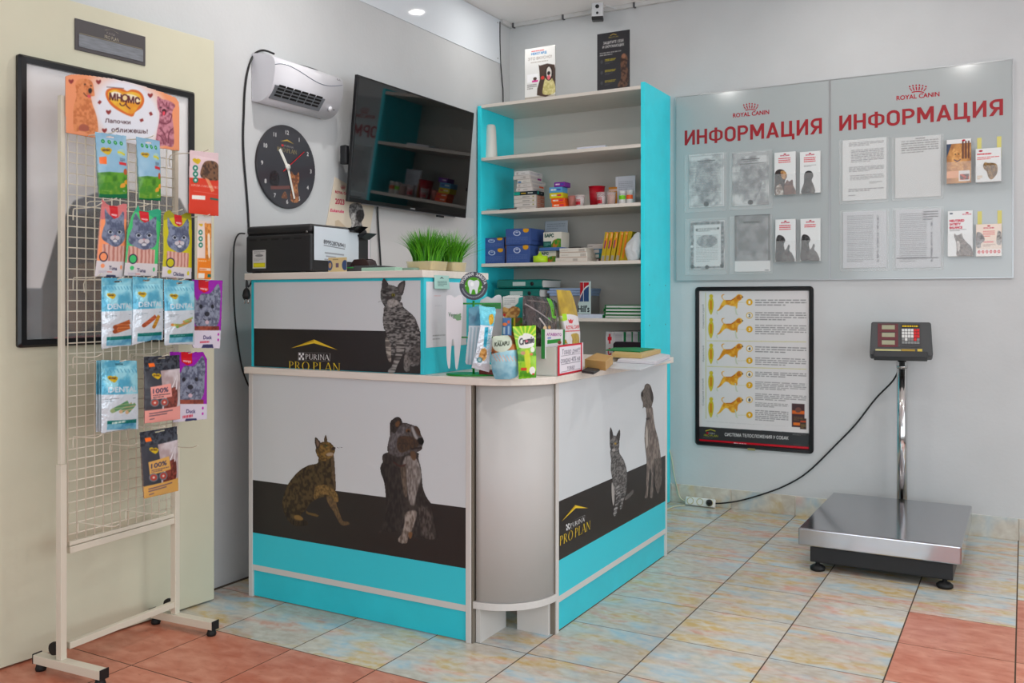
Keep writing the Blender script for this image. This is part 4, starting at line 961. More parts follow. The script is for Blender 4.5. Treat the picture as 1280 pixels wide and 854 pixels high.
MB().tube([(cm[0],-.09,cm[2]+.05),(cm[0],-.09,ZC)], .011, 12).build('mount', M_CAMW, cc)
MB().tube(catmull([(cm[0]+.02,-.08,cm[2]+.05),(cm[0]+.05,-.05,cm[2]+.03),(cm[0]+.09,-.03,2.735)],5), .002, 6).build('camera_lead', M_CAMW, cc)
# ================================================================ left wall: open door with poster, heater, clock, television, calendar
DN, DF = np.array([.046,-3.161,0]), np.array([.110,-2.413,0])
du = (DF-DN)/np.linalg.norm(DF-DN); dn = np.array([du[1],-du[0],0])           # along the leaf, out of the leaf
M_DOOR = mat('cream_door_paint', (206,203,180), .5, spec=.3, var=(2,.03), bump=(40,.04))
d0 = DN-du*.16
mb = MB(); mb.prism([(0,.006),(.925,.006),(.925,2.05),(0,2.05)], d0-dn*.034, du, Z_, .034)
door = struct('door_1', mb, M_DOOR, None, .002)
def dpt(a, z, o): return DN+du*a+dn*o+np.array([0,0,z])
def on_door(off): return DN+dn*off
# framed glass poster on the door
fa0, fa1, fz0, fz1 = .046, .672, .957, 1.842
fr = thing('poster_frame', 'black framed glazed poster hanging on the cream door', 'poster', dpt((fa0+fa1)/2, fz0, .01))
w, h = fa1-fa0, fz1-fz0; O = dpt(fa0, fz0, 0)
n = 0; mb = MB(); vs = []; o_ = rrect(w, h, .008); i_ = rrect(w-2*.024, h-2*.024, .003); n = len(o_)
for pts, sh_, o in ((o_,0,.0005),(o_,0,.012),([(p[0]*(w-.014)/w+.007, p[1]*(h-.014)/h+.007) for p in o_],0,.02),([(p[0]+.024,p[1]+.024) for p in i_],0,.018),([(p[0]+.024,p[1]+.024) for p in i_],0,.006)):
    vs += [O+du*p[0]+np.array([0,0,p[1]])+dn*o for p in pts]
mb.add(vs, [(k*n+j, k*n+(j+1)%n, (k+1)*n+(j+1)%n, (k+1)*n+j) for k in range(4) for j in range(n)]).build('frame', M_FRAME, fr)
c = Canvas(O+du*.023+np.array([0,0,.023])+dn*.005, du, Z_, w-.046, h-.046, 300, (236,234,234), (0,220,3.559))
c.poly([(105,500),(185,500),(265,220),(330,110),(560,60),(800,100),(900,300),(900,900),(105,900)],(56,50,48),0,(cloud(70,9,.35,.65),(38,33,32)))  # broad dark mottled shape over the pale sheet, greyer at its left
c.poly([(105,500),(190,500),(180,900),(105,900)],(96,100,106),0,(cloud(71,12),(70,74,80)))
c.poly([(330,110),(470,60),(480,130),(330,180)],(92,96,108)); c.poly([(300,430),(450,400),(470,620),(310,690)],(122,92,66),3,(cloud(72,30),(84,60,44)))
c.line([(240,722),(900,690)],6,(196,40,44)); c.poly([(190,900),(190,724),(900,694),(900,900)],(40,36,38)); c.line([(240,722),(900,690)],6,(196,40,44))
c.build('poster_sheet', fr, M_GLOSS)
g = MB().prism([(.0235,.0235),(w-.0235,.0235),(w-.0235,h-.0235),(.0235,h-.0235)], O+dn*.0085, du, Z_, .002); g.build('glazing', mat('picture_glazing', (250,252,252), .03, alpha=.12, spec=.9), fr)
# dark brand plate above it
pl = thing('wall_plate', 'dark grey strip sign with grey slot near top of door', 'sign', dpt(.355,1.897,.004))
O = dpt(.2305,1.897,0)
MB().prism([(0,0),(.25,0),(.25,.1),(0,.1)], O+dn*.0004, du, Z_, .004).build('plate', mat('plate_dark', (70,66,68), .45), pl, .001)
MB().prism([(.012,.012),(.24,.012),(.24,.052),(.012,.052)], O+dn*.0046, du, Z_, .0015).build('slot_window', mat('plate_slot', (120,124,130), .3, var=(20,.1,(1,1,8))), pl)
c = Canvas(O+dn*.0052+np.array([0,0,.054]), du, Z_, .25, .044, 900, (70,66,68), None, True)
c.line([(.4,.72),(.5,.9),(.6,.72)],.02,(180,170,140)); c.text('PURINA',(.43,.45),.2,(196,190,180),.12); c.text('PRO PLAN',(.4,.1),.28,(206,196,170),.2,.01); c.rect(.05,0,.95,.04,(150,140,110))
c.build('plate_print', pl, M_PRINT)

# ---- fan heater
hy0, hy1 = -2.104, -1.69; Zb, Zt = 1.893, 2.088; HD = .128
ac = thing('fan_heater', 'white wall fan heater with grey outlet grille above the clock', 'heater', (0,(hy0+hy1)/2,Zb))
M_HW = mat('heater_white', (222,222,228), .25)
prof = [(.002,Zb+.006),(.02,Zb),(.055,Zb+.002),(.088,Zb+.02),(.112,Zb+.055),(.124,Zb+.1),(.127,Zb+.135),(.12,Zb+.16),(.1,Zb+.176),(.05,Zb+.19),(.002,Zb+.195)]
prof = [tuple(q) for q in catmull(prof, 4)]
hb = MB().prism([(p[0],p[1]) for p in prof], (0,hy1,0), (1,0,0), (0,0,1), hy1-hy0, 0, None, True).build('housing', M_HW, ac)
def surf(z):     # outward x of the housing at height z (lower front)
    zs = [p[1] for p in prof[6:30]]; xs = [p[0] for p in prof[6:30]]
    return float(np.interp(z, zs, xs))
# curved seam over the front, outlet grille, control knob
seam = [PX(u,v,.128) for u,v in ((344,80.5),(352,79.7),(362,82),(376,90),(390,99),(402,105),(414,107.5),(428,106.5))]
MB().tube(catmull([(surf(p[2])+.0005,p[1],p[2]) for p in seam],4), .0016, 6).build('front_seam', mat('seam_grey', (120,126,140), .5), hb)
gz0, gz1 = Zb+.014, Zb+.062; gy0, gy1 = PX(345,108.3,.12)[1], PX(407,125.3,.12)[1]
P0, P1 = np.array([surf(gz0)+.002, 0, gz0]), np.array([surf(gz1)+.004, 0, gz1]); gv = (P1-P0)/np.linalg.norm(P1-P0); gl = np.linalg.norm(P1-P0)
gr = MB().prism([(0,0),(gy1-gy0,0),(gy1-gy0,gl),(0,gl)], (P0[0]-.006,gy0,P0[2]), (0,1,0), gv, .008).build('outlet_grille', mat('grille_grey', (120,124,130), .4), hb, .001)
for r_ in range(4):
    for k in range(6):
        a = .016+k*(gy1-gy0-.03)/6; b = .01+r_*gl*.235
        MB().prism([(a,b),(a+(gy1-gy0)*.125,b),(a+(gy1-gy0)*.125,b+.0085),(a,b+.0085)], (P0[0]+.0048,gy0,P0[2]), (0,1,0), gv, .001).build('grille_slot', M_DARK, gr)
kp = PX(415,136,.095)
MB().lathe([(.011,0),(.01,.008),(0,.009)], 16, 0, Matrix.Translation((surf(Zb+.03)-.001,-1.745,Zb+.03)) @ Matrix.Rotation(math.radians(110),4,'Y')).build('control_knob', M_HW, hb)
MB().box(surf(Zb+.03)+.006, surf(Zb+.03)+.008, -1.728, -1.724, Zb+.026, Zb+.03).build('indicator', M_DARK, hb)
cb = Canvas((.1235,-1.73,Zb+.148), Y_, Z_, .03, .016, 900, (222,222,228), None, True); cb.text('Ballu',(.05,.2),.6,(110,112,118),.9,.03); cb.build('brand_print', hb, M_PRINT)
hl = [(.06,-2.04,Zt+.006)]+[PX(u,v,.006) for u,v in ((330,63),(320,66),(314,75),(309,92),(306,115),(305,140),(304,170),(305,200),(308,235),(310,262),(311,282))]
hl = [tuple(p) for p in hl]; hl.append((.02, hl[-1][1]+.0, 1.25))
tag(MB().tube(catmull(hl,5), .0042, 8).build('heater_cable', M_BLACK), 'black cable looping over the heater and hanging down the wall', 'cable')
h2 = [PX(u,v,.03) for u,v in ((370,73.5),(380,76),(390,76.5),(395,79),(399,83))]; h2 = [(.03,p[1],Zb+.193+.0045+.004*math.sin(i*.8)) for i, p in enumerate(h2)]
tag(MB().tube(catmull(h2,4), .0042, 8).build('cable_stub', M_BLACK), 'short black cable piece on top of the fan heater', 'cable')
pc = [tuple(PX(u,v,.02)) for u,v in ((306,292),(298,293),(293,305),(292,330),(292,360),(294,400),(299,440),(304,465),(311,483))]
tag(MB().tube(catmull(pc,5), .0032, 8).build('printer_cable', M_BLACK), 'thin black cable hanging from printer down beside the counter', 'cable')
pg = PX(308,367,.168)
plug = thing('hanging_plug', 'black mains plug dangling beside the raised counter end', 'plug', pg)
MB().tube(catmull([(.178,pg[1]+.02,1.174),(.172,pg[1]+.006,1.15), pg+[0,.002,.05], pg+[0,0,.015]],4), .0035, 8).build('lead', M_BLACK, plug)
MB().lathe([(.0,-.022),(.012,-.02),(.015,-.008),(.011,.012),(.005,.02)], 14, 0, Matrix.Translation(V3(pg))).build('plug_body', M_DARK, plug)
for e in (-.009,.009): MB().tube([pg+[e,0,-.018], pg+[e,0,-.038]], .0024, 6).build('pin', M_STEEL, plug)

# ---- clock
cy0, cz0, cr = .5*(PX(321,208,.012)[1]+PX(394,208,.012)[1]), .5*(PX(357,156,.012)[2]+PX(357,261,.012)[2]), .174
ck = thing('wall_clock', 'round black wall clock with white numerals under the heater', 'clock', (0,cy0,cz0-cr))
Tk = Matrix.Translation((.001,cy0,cz0)) @ Matrix.Rotation(math.pi/2,4,'Y')
MB().lathe([(cr-.012,0),(cr,.003),(cr,.009),(cr-.002,.011),(0,.011)], 64, 0, Tk).build('case', mat('clock_case', (56,54,58), .3), ck)
c = Canvas((.0125,cy0-cr+.002,cz0-cr+.002), Y_, Z_, 2*cr-.004, 2*cr-.004, 640, (54,54,60), None)
c.silhouette([(.5+.5*math.cos(a), .5+.5*math.sin(a)) for a in np.linspace(0,2*math.pi,73)[:-1]])
for i in range(1,13):
    a = math.pi/2-i*math.pi/6; c.text(str(i), (.5+.42*math.cos(a), .475+.42*math.sin(a)), .05, (224,222,220), None, .025, center=True)
c.poly([(.38,.795),(.5,.835),(.62,.795),(.5,.815)],(196,160,60)); c.rect(.4,.74,.44,.765,(206,40,50)); c.text('PURINA',(.45,.74),.025,(160,150,146),.16); c.serif('PRO PLAN',(.33,.675),(.67,.675),(.33,.725),(170,150,90))
blob(c,[(.56,.1),(.57,.3),(.55,.38),(.57,.46),(.61,.42),(.66,.42),(.7,.46),(.71,.36),(.68,.28),(.7,.1)],(176,116,74),(112,70,50),81); blob(c,[(.4,.12),(.46,.2),(.5,.12)],(140,90,60),(100,64,46),82); blob(c,[(.2,.3),(.22,.4),(.3,.43),(.36,.38),(.35,.26),(.24,.24)],(38,38,42),(28,28,32),83); c.line([(.22,.22),(.4,.24),(.55,.26)],.04,(110,70,66),3)
c.build('clock_face', ck, mat('clock_print', rough=.08, spec=.6, col=True))
def hand(ang, l, w0, w1, back, x, m, nm):
    d = (math.sin(ang), math.cos(ang)); q = (d[1], -d[0])
    P = [(-back*d[0]+w0*q[0], -back*d[1]+w0*q[1]), (l*d[0]+w1*q[0], l*d[1]+w1*q[1]), (l*d[0]-w1*q[0], l*d[1]-w1*q[1]), (-back*d[0]-w0*q[0], -back*d[1]-w0*q[1])]
    MB().prism(P, (x,cy0,cz0), (0,1,0), (0,0,1), .0012).build(nm, m, ck)
M_HAND = mat('hand_white', (226,224,216), .4)
hand(math.radians(-36+2), .082, .0075, .0075, .0, .0135, M_HAND, 'hour_hand'); hand(math.radians(163), .135, .006, .0045, .0, .0150, M_HAND, 'minute_hand'); hand(math.radians(52), .125, .0018, .0012, .035, .0166, mat('hand_red', (200,20,34), .4), 'second_hand')
MB().lathe([(.014,0),(.013,.006),(0,.007)], 16, 0, Matrix.Translation((.0130,cy0,cz0)) @ Matrix.Rotation(math.pi/2,4,'Y')).build('hub', M_HAND, ck)

# ---- television on a tilting arm
TW, TH = .96, .56; tc_ = Vector((.115,-1.123,1.818)); ty, tt = math.radians(.7), math.radians(5.5)
U = Vector((math.sin(ty), math.cos(ty), 0)); n0 = Vector((math.cos(ty), -math.sin(ty), 0)); Vv = Vector((0,0,1))*math.cos(tt)+n0*math.sin(tt); Nn = U.cross(Vv)
tv = thing('television', 'wide black flat television tilted down on the left wall', 'television', (.1,-1.123,1.53))
Ot = tc_-U*TW/2-Vv*TH/2
pr = lambda mb, a0, a1, b0, b1, d0, d1: mb.prism([(a0,b0),(a1,b0),(a1,b1),(a0,b1)], Ot+Nn*d0, U, Vv, d1-d0)
bz = pr(MB(),0,TW,0,TH,-.018,0).build('casing', mat('tv_black', (14,13,15), .3), tv, .003)
pr(MB(),.008,TW-.008,.018,TH-.008,0,.0006).build('screen', mat('tv_screen', (7,7,8), .035, spec=.75, coat=.4), tv)
pr(MB(),.2,TW-.2,.08,TH-.12,-.04,-.018).build('rear_cover', mat('tv_rear', (18,18,20), .5), tv, .006)
pr(MB(),TW*.5-.02,TW*.5+.02,.005,.012,0,.0006).build('maker_badge', mat('badge_grey', (120,120,122), .4), tv)
pr(MB(),.1,.86,-.004,0,-.012,-.002).build('lower_strip', mat('tv_strip', (120,120,124), .3, metal=.6), tv)
pr(MB(),.7,.76,-.014,-.002,-.012,-.004).build('sensor_block', M_BLACK, tv)
MB().box(0, .012, -1.28, -.96, 1.70, 1.93).build('wall_bracket', M_BLK, tv, .002)
MB().tube([(.01,-1.12,1.82), tuple(tc_-Nn*.036)], .022, 10).build('bracket_arm', M_BLK, tv)
MB().box(.04, .075, -1.612, -1.585, 1.705, 1.79).build('side_hook', M_BLK, tv, .006)
tl = [(.03,-1.25,1.56),(.012,-1.262,1.4),(.012,-1.25,1.22),(.012,-1.24,1.0)]
q0, q1 = PX(472,262,.012), PX(476,332,.012); tl = [(.03,q0[1],q0[2]+.06), tuple(q0), tuple(q1), (.012,q1[1]+.02,1.0)]
tag(MB().tube(catmull(tl,5), .0045, 8).build('television_cable', M_BLACK), 'black cable hanging straight below the television', 'cable')
# ---- wall calendar and pinned paper
cK = (395,200,5.89)
ca = thing('wall_calendar', 'cream wall calendar with a grey dog and red lettering partly behind television', 'calendar', (.002,-1.5,1.2))
p = [PX(395+a/5.89, 200+b/5.89, .004) for a, b in ((145,125),(420,125),(365,555),(60,455))]
ys = [q[1] for q in p]; tl_, bl_ = PX(395+140/5.89,200+125/5.89,.004), PX(395+62/5.89,200+560/5.89,.004)
wcal = .30; ang = math.atan2(tl_[1]-bl_[1], tl_[2]-bl_[2])
Ua = np.array([0,math.cos(ang),-math.sin(ang)]); Va = np.array([0,math.sin(ang),math.cos(ang)]); hcal = np.linalg.norm(tl_-bl_)
c = Canvas((.004,bl_[1],bl_[2]), Ua, Va, wcal, hcal, 640, (226,212,192), cK)
crown(c,182,190,215,215,RC); c.text('ROYAL CANIN',(142,243),16,RC,p2=(258,262),up=(0,-18),bold=.03); c.text('2023',(142,322),34,(186,20,60),p2=(208,330),up=(0,-40),bold=.02); c.text('Eukanuba',(105,380),18,(206,20,80),p2=(205,390),up=(0,-22),bold=.02,slant=.2)
c.poly([(140,450),(165,440),(270,545),(140,520)],(206,186,160)); blob(c,[(250,330),(320,320),(350,370),(355,420),(335,460),(345,500),(300,490),(275,515),(255,505),(268,460),(245,410)],(150,146,144),(84,80,80),91); blob(c,[(300,380),(345,370),(350,430),(320,460),(300,430)],(70,66,66),(50,48,48),92); blob(c,[(260,400),(290,400),(285,470),(265,500)],(206,202,198),(160,156,152),93)
c.build('calendar_sheet', ca, M_PRINT, back=thin(.002))
p0, p1 = PX(395+240/5.89,200+555/5.89,.006), PX(395+375/5.89,200+745/5.89,.006)
c = Canvas((.006,p0[1],p1[2]-.03), Y_, Z_, p1[1]-p0[1]+.02, p0[2]-p1[2]+.03, 640, (226,216,222), None)
c.rect(.04,.72,.86,.82,(214,24,84)); c.words(.05,.95,.4,.88,1,(206,40,110),.7,last=.95)
for i in range(5):
    for j in range(4): c.rect(.08+i*.17,.1+j*.15,.14+i*.17,.15+j*.15,(206,60,120) if i > 3 or j == 0 else (120,110,130))
c.build('month_pad', ca, M_PRINT, back=thin(.0015))
p0, p1 = PX(470,284,.002), PX(548,330,.002)
tag(MB().box(.0004, .0016, PX(463,280,0)[1], PX(592,280,0)[1], .9, 1.56).build('wall_sheet', mat('offwhite_sheet', (218,214,212), .5), None), 'plain off-white sheet on the wall below television', 'sheet')
# ================================================================ wire display rack with hanging treats
M_RACK = mat('cream_powder_coat', (216,208,190), .45); M_WIRE = mat('cream_wire', (228,220,202), .45)
RN, RF = PZ(83, 823, .05), PZ(224.6, 765.8, .05); RW = np.linalg.norm(RF-RN)
ur = (RF-RN)/RW; nr = np.array([ur[1],-ur[0],0.])
def rp(a, z, o): q = RN+ur*a+nr*o; return np.array([q[0],q[1],z])
rk = thing('display_rack', 'tall cream wire grid display rack in front of the door', 'display rack', rp(RW/2,0,0))
def rbox(a0, a1, o0, o1, z0, z1, nm, m=None, bv=.0015, parent=None):
    return MB().prism([(a0,z0),(a1,z0),(a1,z1),(a0,z1)], rp(0,0,o0), ur, Z_, o1-o0).build(nm, m or M_RACK, parent or rk, bv)
for a in (-.018, RW-.019):
    rbox(a, a+.02, -.022, 0, .048, .62, 'lower_post'); rbox(a+.003, a+.017, -.019, -.003, .62, 1.70, 'post')
    a -= .004
    rbox(a-.001, a+.029, -.115, .165, .022, .048, 'foot_bar')
    rbox(a-.002, a+.03, .165, .168, .021, .051, 'end_cap', M_DARK); rbox(a-.002, a+.03, -.118, -.115, .021, .051, 'end_cap', M_DARK)
    for o in (-.1, .15): MB().lathe([(.014,0),(.016,.006),(.012,.02),(.006,.022)], 14, 0, Matrix.Translation(V3(rp(a+.014,0,o)))).build('rubber_foot', M_DARK, rk)
    MB().lathe([(.018,-.008),(.02,0),(.018,.008)], 14, 0, Matrix.Translation(V3(rp(a+.014,.075,-.04))) @ Matrix.Rotation(math.pi/2,4,'X')).build('back_buffer', M_DARK, rk)
rbox(.016, RW-.016, -.022, -.004, .07, .09, 'bottom_rail'); rbox(.016, RW-.016, -.024, -.004, .352, .372, 'middle_rail'); rbox(.016, RW-.016, -.02, -.006, .374, .386, 'grid_rail')
mb = MB(); g0, g1, z0, z1 = .014, RW-.014, .386, 1.60
for a in np.linspace(g0, g1, 14): mb.tube([rp(a,z0,-.012), rp(a,z1,-.012)], .0018, 6)
for z in np.arange(z0+.02, z1+.001, .0315): mb.tube([rp(g0,z,-.0145), rp(g1,z,-.0145)], .0018, 6)
for a, b in ((0,.02),(RW,-.02)): mb.tube(catmull([rp(a,1.69,-.012), rp(a+b*1.2,1.69,-.004), rp(a+b*1.4,1.66,-.004), rp(a+b*1.4,1.6,-.008)],3), .002, 6)
mb.build('wire_grid', M_WIRE, rk)
def hook(a, z, o):
    MB().tube(catmull([rp(a,z-.03,-.009), rp(a,z,-.008), rp(a,z+.004,.004), rp(a,z+.004,o*.6), rp(a,z+.007,o), rp(a,z+.016,o+.022)],3), .0017, 6).build('peg_hook', M_WIRE, rk)
for u, v in ((90,262),(92,349),(92,448),(90,548),(100,655),(160,640),(235,556),(140,557),(165,444)):
    q = PL(u, v, RN, nr); hook(float(np.clip((q-RN)@ur,.03,RW-.03)), q[2], .09 if v < 600 else .14)
# header card
c = None
def rack_canvas(sil, o, K, res=760, bg=(255,255,255)):
    P = [PL(K[0]+p[0]/K[2], K[1]+p[1]/K[2], RN+nr*o, nr) for p in sil]
    A = [(p-RN)@ur for p in P]; Zs = [p[2] for p in P]
    c = Canvas(rp(min(A),min(Zs),o), ur, Z_, max(A)-min(A), max(Zs)-min(Zs), res, bg, K)
    return c
KH = (70,85,7.424)
sil = [(92,78),(140,62),(200,60),(320,72),(560,105),(800,165),(1000,230),(1110,275),(1142,320),(1145,430),(1145,770),(600,690),(95,600),(90,300)]
c = rack_canvas(sil, .004, KH, 560, (232,156,112)); c.silhouette(sil)
def glow(x, y):
    u, v = x/c.w, y/c.h; return np.clip(1.6-((u-.52)/.36)**2*1.2-((v-.5)/.62)**2*1.1, 0, 1)
c.rect(0,0,1200,850,(234,150,106)); k_ = c.K; c.K = None; c.rect(0,0,1,1,(234,150,106),(glow,(226,226,234))); c.K = k_
blob(c,[(170,590),(160,480),(165,360),(190,260),(185,190),(180,150),(205,110),(250,100),(310,110),(340,140),(352,200),(358,255),(340,262),(325,270),(340,340),(375,440),(390,540),(380,600),(300,610),(230,580)],(222,140,90),(196,112,66),101)
c.ell(268,152,9,8,(60,36,26)); c.ell(325,165,8,8,(60,36,26)); c.poly([(300,200),(320,185),(335,205),(325,235),(305,230)],(44,34,34),3); c.line([(255,230),(285,262),(318,262)],7,(70,36,30),3); c.poly([(290,250),(322,255),(315,278),(298,275)],(216,80,90),3); c.poly([(215,540),(250,520),(300,540),(300,585),(220,580)],(170,90,70),3); c.line([(190,180),(200,225),(185,220)],12,(196,112,66),3)
blob(c,[(930,720),(935,600),(955,500),(960,420),(940,360),(942,265),(985,290),(1040,300),(1105,345),(1085,390),(1078,440),(1090,540),(1095,640),(1085,730),(1010,720)],(200,132,146),(150,84,100),102)
for pts in ([(960,560),(1000,600),(1030,690)],[(950,620),(985,650),(1000,710)],[(1085,560),(1050,600),(1040,700)],[(965,400),(985,420),(980,450)],[(1050,420),(1075,440),(1060,490)],[(985,310),(1000,340)],[(1030,315),(1025,345)],[(960,500),(1020,520),(1070,490)]): c.line(pts,9,(120,58,74),3)
c.poly([(985,390),(1010,380),(1025,405),(1010,440),(990,430)],(70,30,40),3); c.poly([(990,405),(1012,405),(1008,438),(992,436)],(226,70,90),3); c.ell(970,368,12,6,(90,50,60)); c.ell(1040,372,12,6,(90,50,60))
c.poly([(700,452),(560,385),(490,320),(460,250),(475,200),(540,185),(620,195),(660,215),(700,200),(760,210),(805,250),(818,310),(790,370),(735,410)],(214,106,40),3); c.poly([(700,430),(580,370),(510,310),(482,250),(495,215),(560,200),(640,225),(700,220),(760,235),(790,265),(796,310),(760,365)],(236,192,60),3,(cloud(5,30,.3,.7),(226,150,44)))
c.ell(560,255,60,34,(240,232,214),None,.2); c.ell(700,280,90,34,(240,226,190),None,.25)
c.text('МНЯМС',(497,293),60,(92,40,44),p2=(778,338),up=(0,-62),bold=.05); c.ell(640,278,34,36,(92,40,44)); c.ell(640,278,22,24,(232,206,150)); c.line([(590,325),(610,350),(640,340),(650,310),(655,350),(690,380)],10,(92,40,44),3)
c.line([(468,176),(632,190)],7,(110,90,90)); c.text('Лапочки',(455,505),36,(60,30,34),p2=(690,522),up=(0,-36),bold=.015); c.text('оближешь!',(515,592),36,(60,30,34),p2=(850,608),up=(0,-40),bold=.015)
for x, y in ((140,125),(395,130),(488,410),(875,255),(450,580)): c.poly([(x,y+24),(x-24,y-4),(x-18,y-20),(x,y-12),(x+16,y-22),(x+24,y-4)],(140,52,50),2)
for x, y, r_ in ((405,318,.9),(880,425,-1.1),(795,485,.4)): c.line([(x-16*math.cos(r_),y+16*math.sin(r_)),(x+16*math.cos(r_),y-16*math.sin(r_))],[26,14,26],(140,52,50))
hc = c.build('header_card', None, M_GLOSS, back=thin(.0015)); tag(hc, 'orange header card with puppy and kitten on top of rack', 'sign')

YH, ST = (206,176,30), (250,110,30)
def heart(c, x, y, s, txt=True):
    c.poly([(x+s*.2,y+s*.62),(x-s*.55,y+s*.1),(x-s*.6,y-s*.28),(x-s*.2,y-s*.4),(x,y-s*.25),(x+s*.35,y-s*.36),(x+s*.72,y-s*.1),(x+s*.62,y+s*.2)],(206,172,28),2,None)
    if txt: c.text('МНЯМС',(x-s*.45,y+s*.12),s*.3,(80,50,30),p2=(x+s*.55,y+s*.14),up=(0,-s*.3),bold=.03)
def pouch(sil, o, K, label, draw, bg, material=None, bulge=.012, hook_at=True, name='treat_pouch', cut=None, res=700, grp='treat pouches on the display rack', smooth=0):
    c = rack_canvas(sil, o, K, res, bg); c.silhouette(sil, smooth); draw(c)
    if cut: c.poly(cut, (0,0,0), 0, None, True)
    f = lambda gx, gy: bulge*np.clip(np.sin(np.pi*np.clip(gx,0,1)),0,1)**.7*np.clip(np.sin(np.pi*np.clip(gy*1.12,0,1)),0,1)**.6
    ob = c.build(name, None, material or M_PLAST, f, None, 0., f); tag(ob, label, 'pet treats', grp)
    if hook_at:
        xs = [p[0] for p in sil]; ys = [p[1] for p in sil]
        q = PL(K[0]+(min(xs)+max(xs))/2/K[2], K[1]+(min(ys)+.06*(max(ys)-min(ys)))/K[2], RN+nr*o, nr); a = float((q-RN)@ur)
        MB().tube(catmull([rp(float(np.clip(a,.03,RW-.03)),q[2]-.03,-.009), rp(float(np.clip(a,.03,RW-.03)),q[2]+.006,-.006), rp(float(np.clip(a,.03,RW-.03))*.5+a*.5,q[2]+.008,o*.5), rp(a,q[2]+.008,o-.004), rp(a,q[2]+.014,o+.024)],3), .0017, 6).build('peg_hook', M_WIRE, rk)
    return ob
# two blue farm pouches
KP = (110,160,8.543)
def farm(dx, dy, sx, sticker):
    def g(c):
        T = lambda x, y: (dx+x*sx, dy+y)
        c.rect(0,0,900,860,(132,176,204),(cloud(3,18),(158,196,216)))
        c.poly([T(0,430),T(120,420),T(240,430),T(360,425),T(360,800),T(0,800)],(96,160,40),0,(cloud(4,50,.35,.65),(58,120,26))); c.poly([T(0,640),T(400,640),T(400,860),T(0,860)],(10,108,66)); c.poly([T(30,560),T(180,520),T(330,560),T(340,650),T(20,650)],(70,140,40),3,(cloud(8,60),(130,170,50)))
        for i in range(4): c.ell(*T(75+i*66,92+i*8),19*sx,22,(14,130,60)); c.ell(*T(75+i*66,92+i*8),8*sx,9,(150,206,150))
        heart(c,*T(98,190),82*sx); c.ell(*T(262,215),48*sx,40,(160,196,190)); c.line([T(218,210),T(260,215),T(305,240)],20,(206,196,40)); c.words(*T(240,270),*T(306,318),4,(70,80,90),.5); c.poly([T(228,312),T(320,326),T(328,356),T(232,342)],(206,50,56))
        c.ell(*T(310,420),26*sx,34,(186,90,50)); c.poly([T(255,550),T(300,540),T(310,580),T(250,590)],(226,160,50),3); c.ell(*T(335,528),40*sx,26,(226,160,40)); c.words(*T(60,620),*T(220,632),1,(180,206,120),.4); c.words(*T(285,615),*T(325,635),1,(206,220,206),.5)
        if sticker: c.poly([T(30,262),T(98,258),T(98,338),T(34,334)],ST)
    return g
s_ = [(77,42),(408,85),(420,755),(118,742)]
pouch(s_, .1, KP, 'blue and green farm treat pouch with orange price sticker, left of the two', farm(77,50,1.,True), (130,172,200), cut=[(195,92),(240,84),(285,98),(282,108),(200,104)])
s_ = [(515,92),(765,138),(778,780),(545,765)]
pouch(s_, .1, KP, 'blue and green farm treat pouch without price sticker, right of the two', farm(518,95,.74,False), (130,172,200), cut=[(610,152),(645,146),(680,158),(678,168),(612,164)])
# cat face treats
KP2 = (110,240,7.314)
def face(c, pts_ears, cx, cy, rx, ry, col=(124,134,158), col2=(84,92,118), seed=5):
    blob(c, pts_ears, col, col2, seed)
    for e in (-1,1):
        c.ell(cx+e*rx*.42,cy-ry*.02,rx*.2,ry*.15,(226,230,236)); c.ell(cx+e*rx*.42,cy-ry*.02,rx*.15,ry*.12,(70,80,100)); c.ell(cx+e*rx*.42,cy-ry*.02,rx*.07,ry*.09,(20,20,30)); c.line([(cx+e*rx*.68,cy-ry*.12),(cx+e*rx*.4,cy-ry*.22),(cx+e*rx*.2,cy-ry*.04)],rx*.06,(60,66,90),3)
        c.ell(cx+e*rx*.2,cy+ry*.42,rx*.25,ry*.17,(196,190,196))
        for q in range(3): c.line([(cx+e*rx*(.1+q*.14),cy-ry*.7),(cx+e*rx*(.08+q*.1),cy-ry*.4)],rx*.05,(70,78,104))
    c.poly([(cx-rx*.12,cy+ry*.22),(cx+rx*.12,cy+ry*.22),(cx,cy+ry*.36)],(196,140,150)); c.line([(cx,cy+ry*.36),(cx,cy+ry*.5)],rx*.04,(60,50,60)); c.ell(cx,cy+ry*.66,rx*.2,ry*.1,(206,206,212)); c.line([(cx-rx*.18,cy+ry*.56),(cx,cy+ry*.5),(cx+rx*.18,cy+ry*.56)],rx*.04,(70,60,70))
def redtag(c, x0, y0, w, h):
    c.poly([(x0,y0),(x0+w,y0+h*.12),(x0+w*.97,y0+h*.85),(x0+w*.5,y0+h),(x0+w*.03,y0+h*.75)],(200,22,34)); c.text('wanpy',(x0+w*.16,y0+h*.74),h*.2,(240,230,230),p2=(x0+w*.86,y0+h*.8),up=(0,-h*.18),bold=.03)
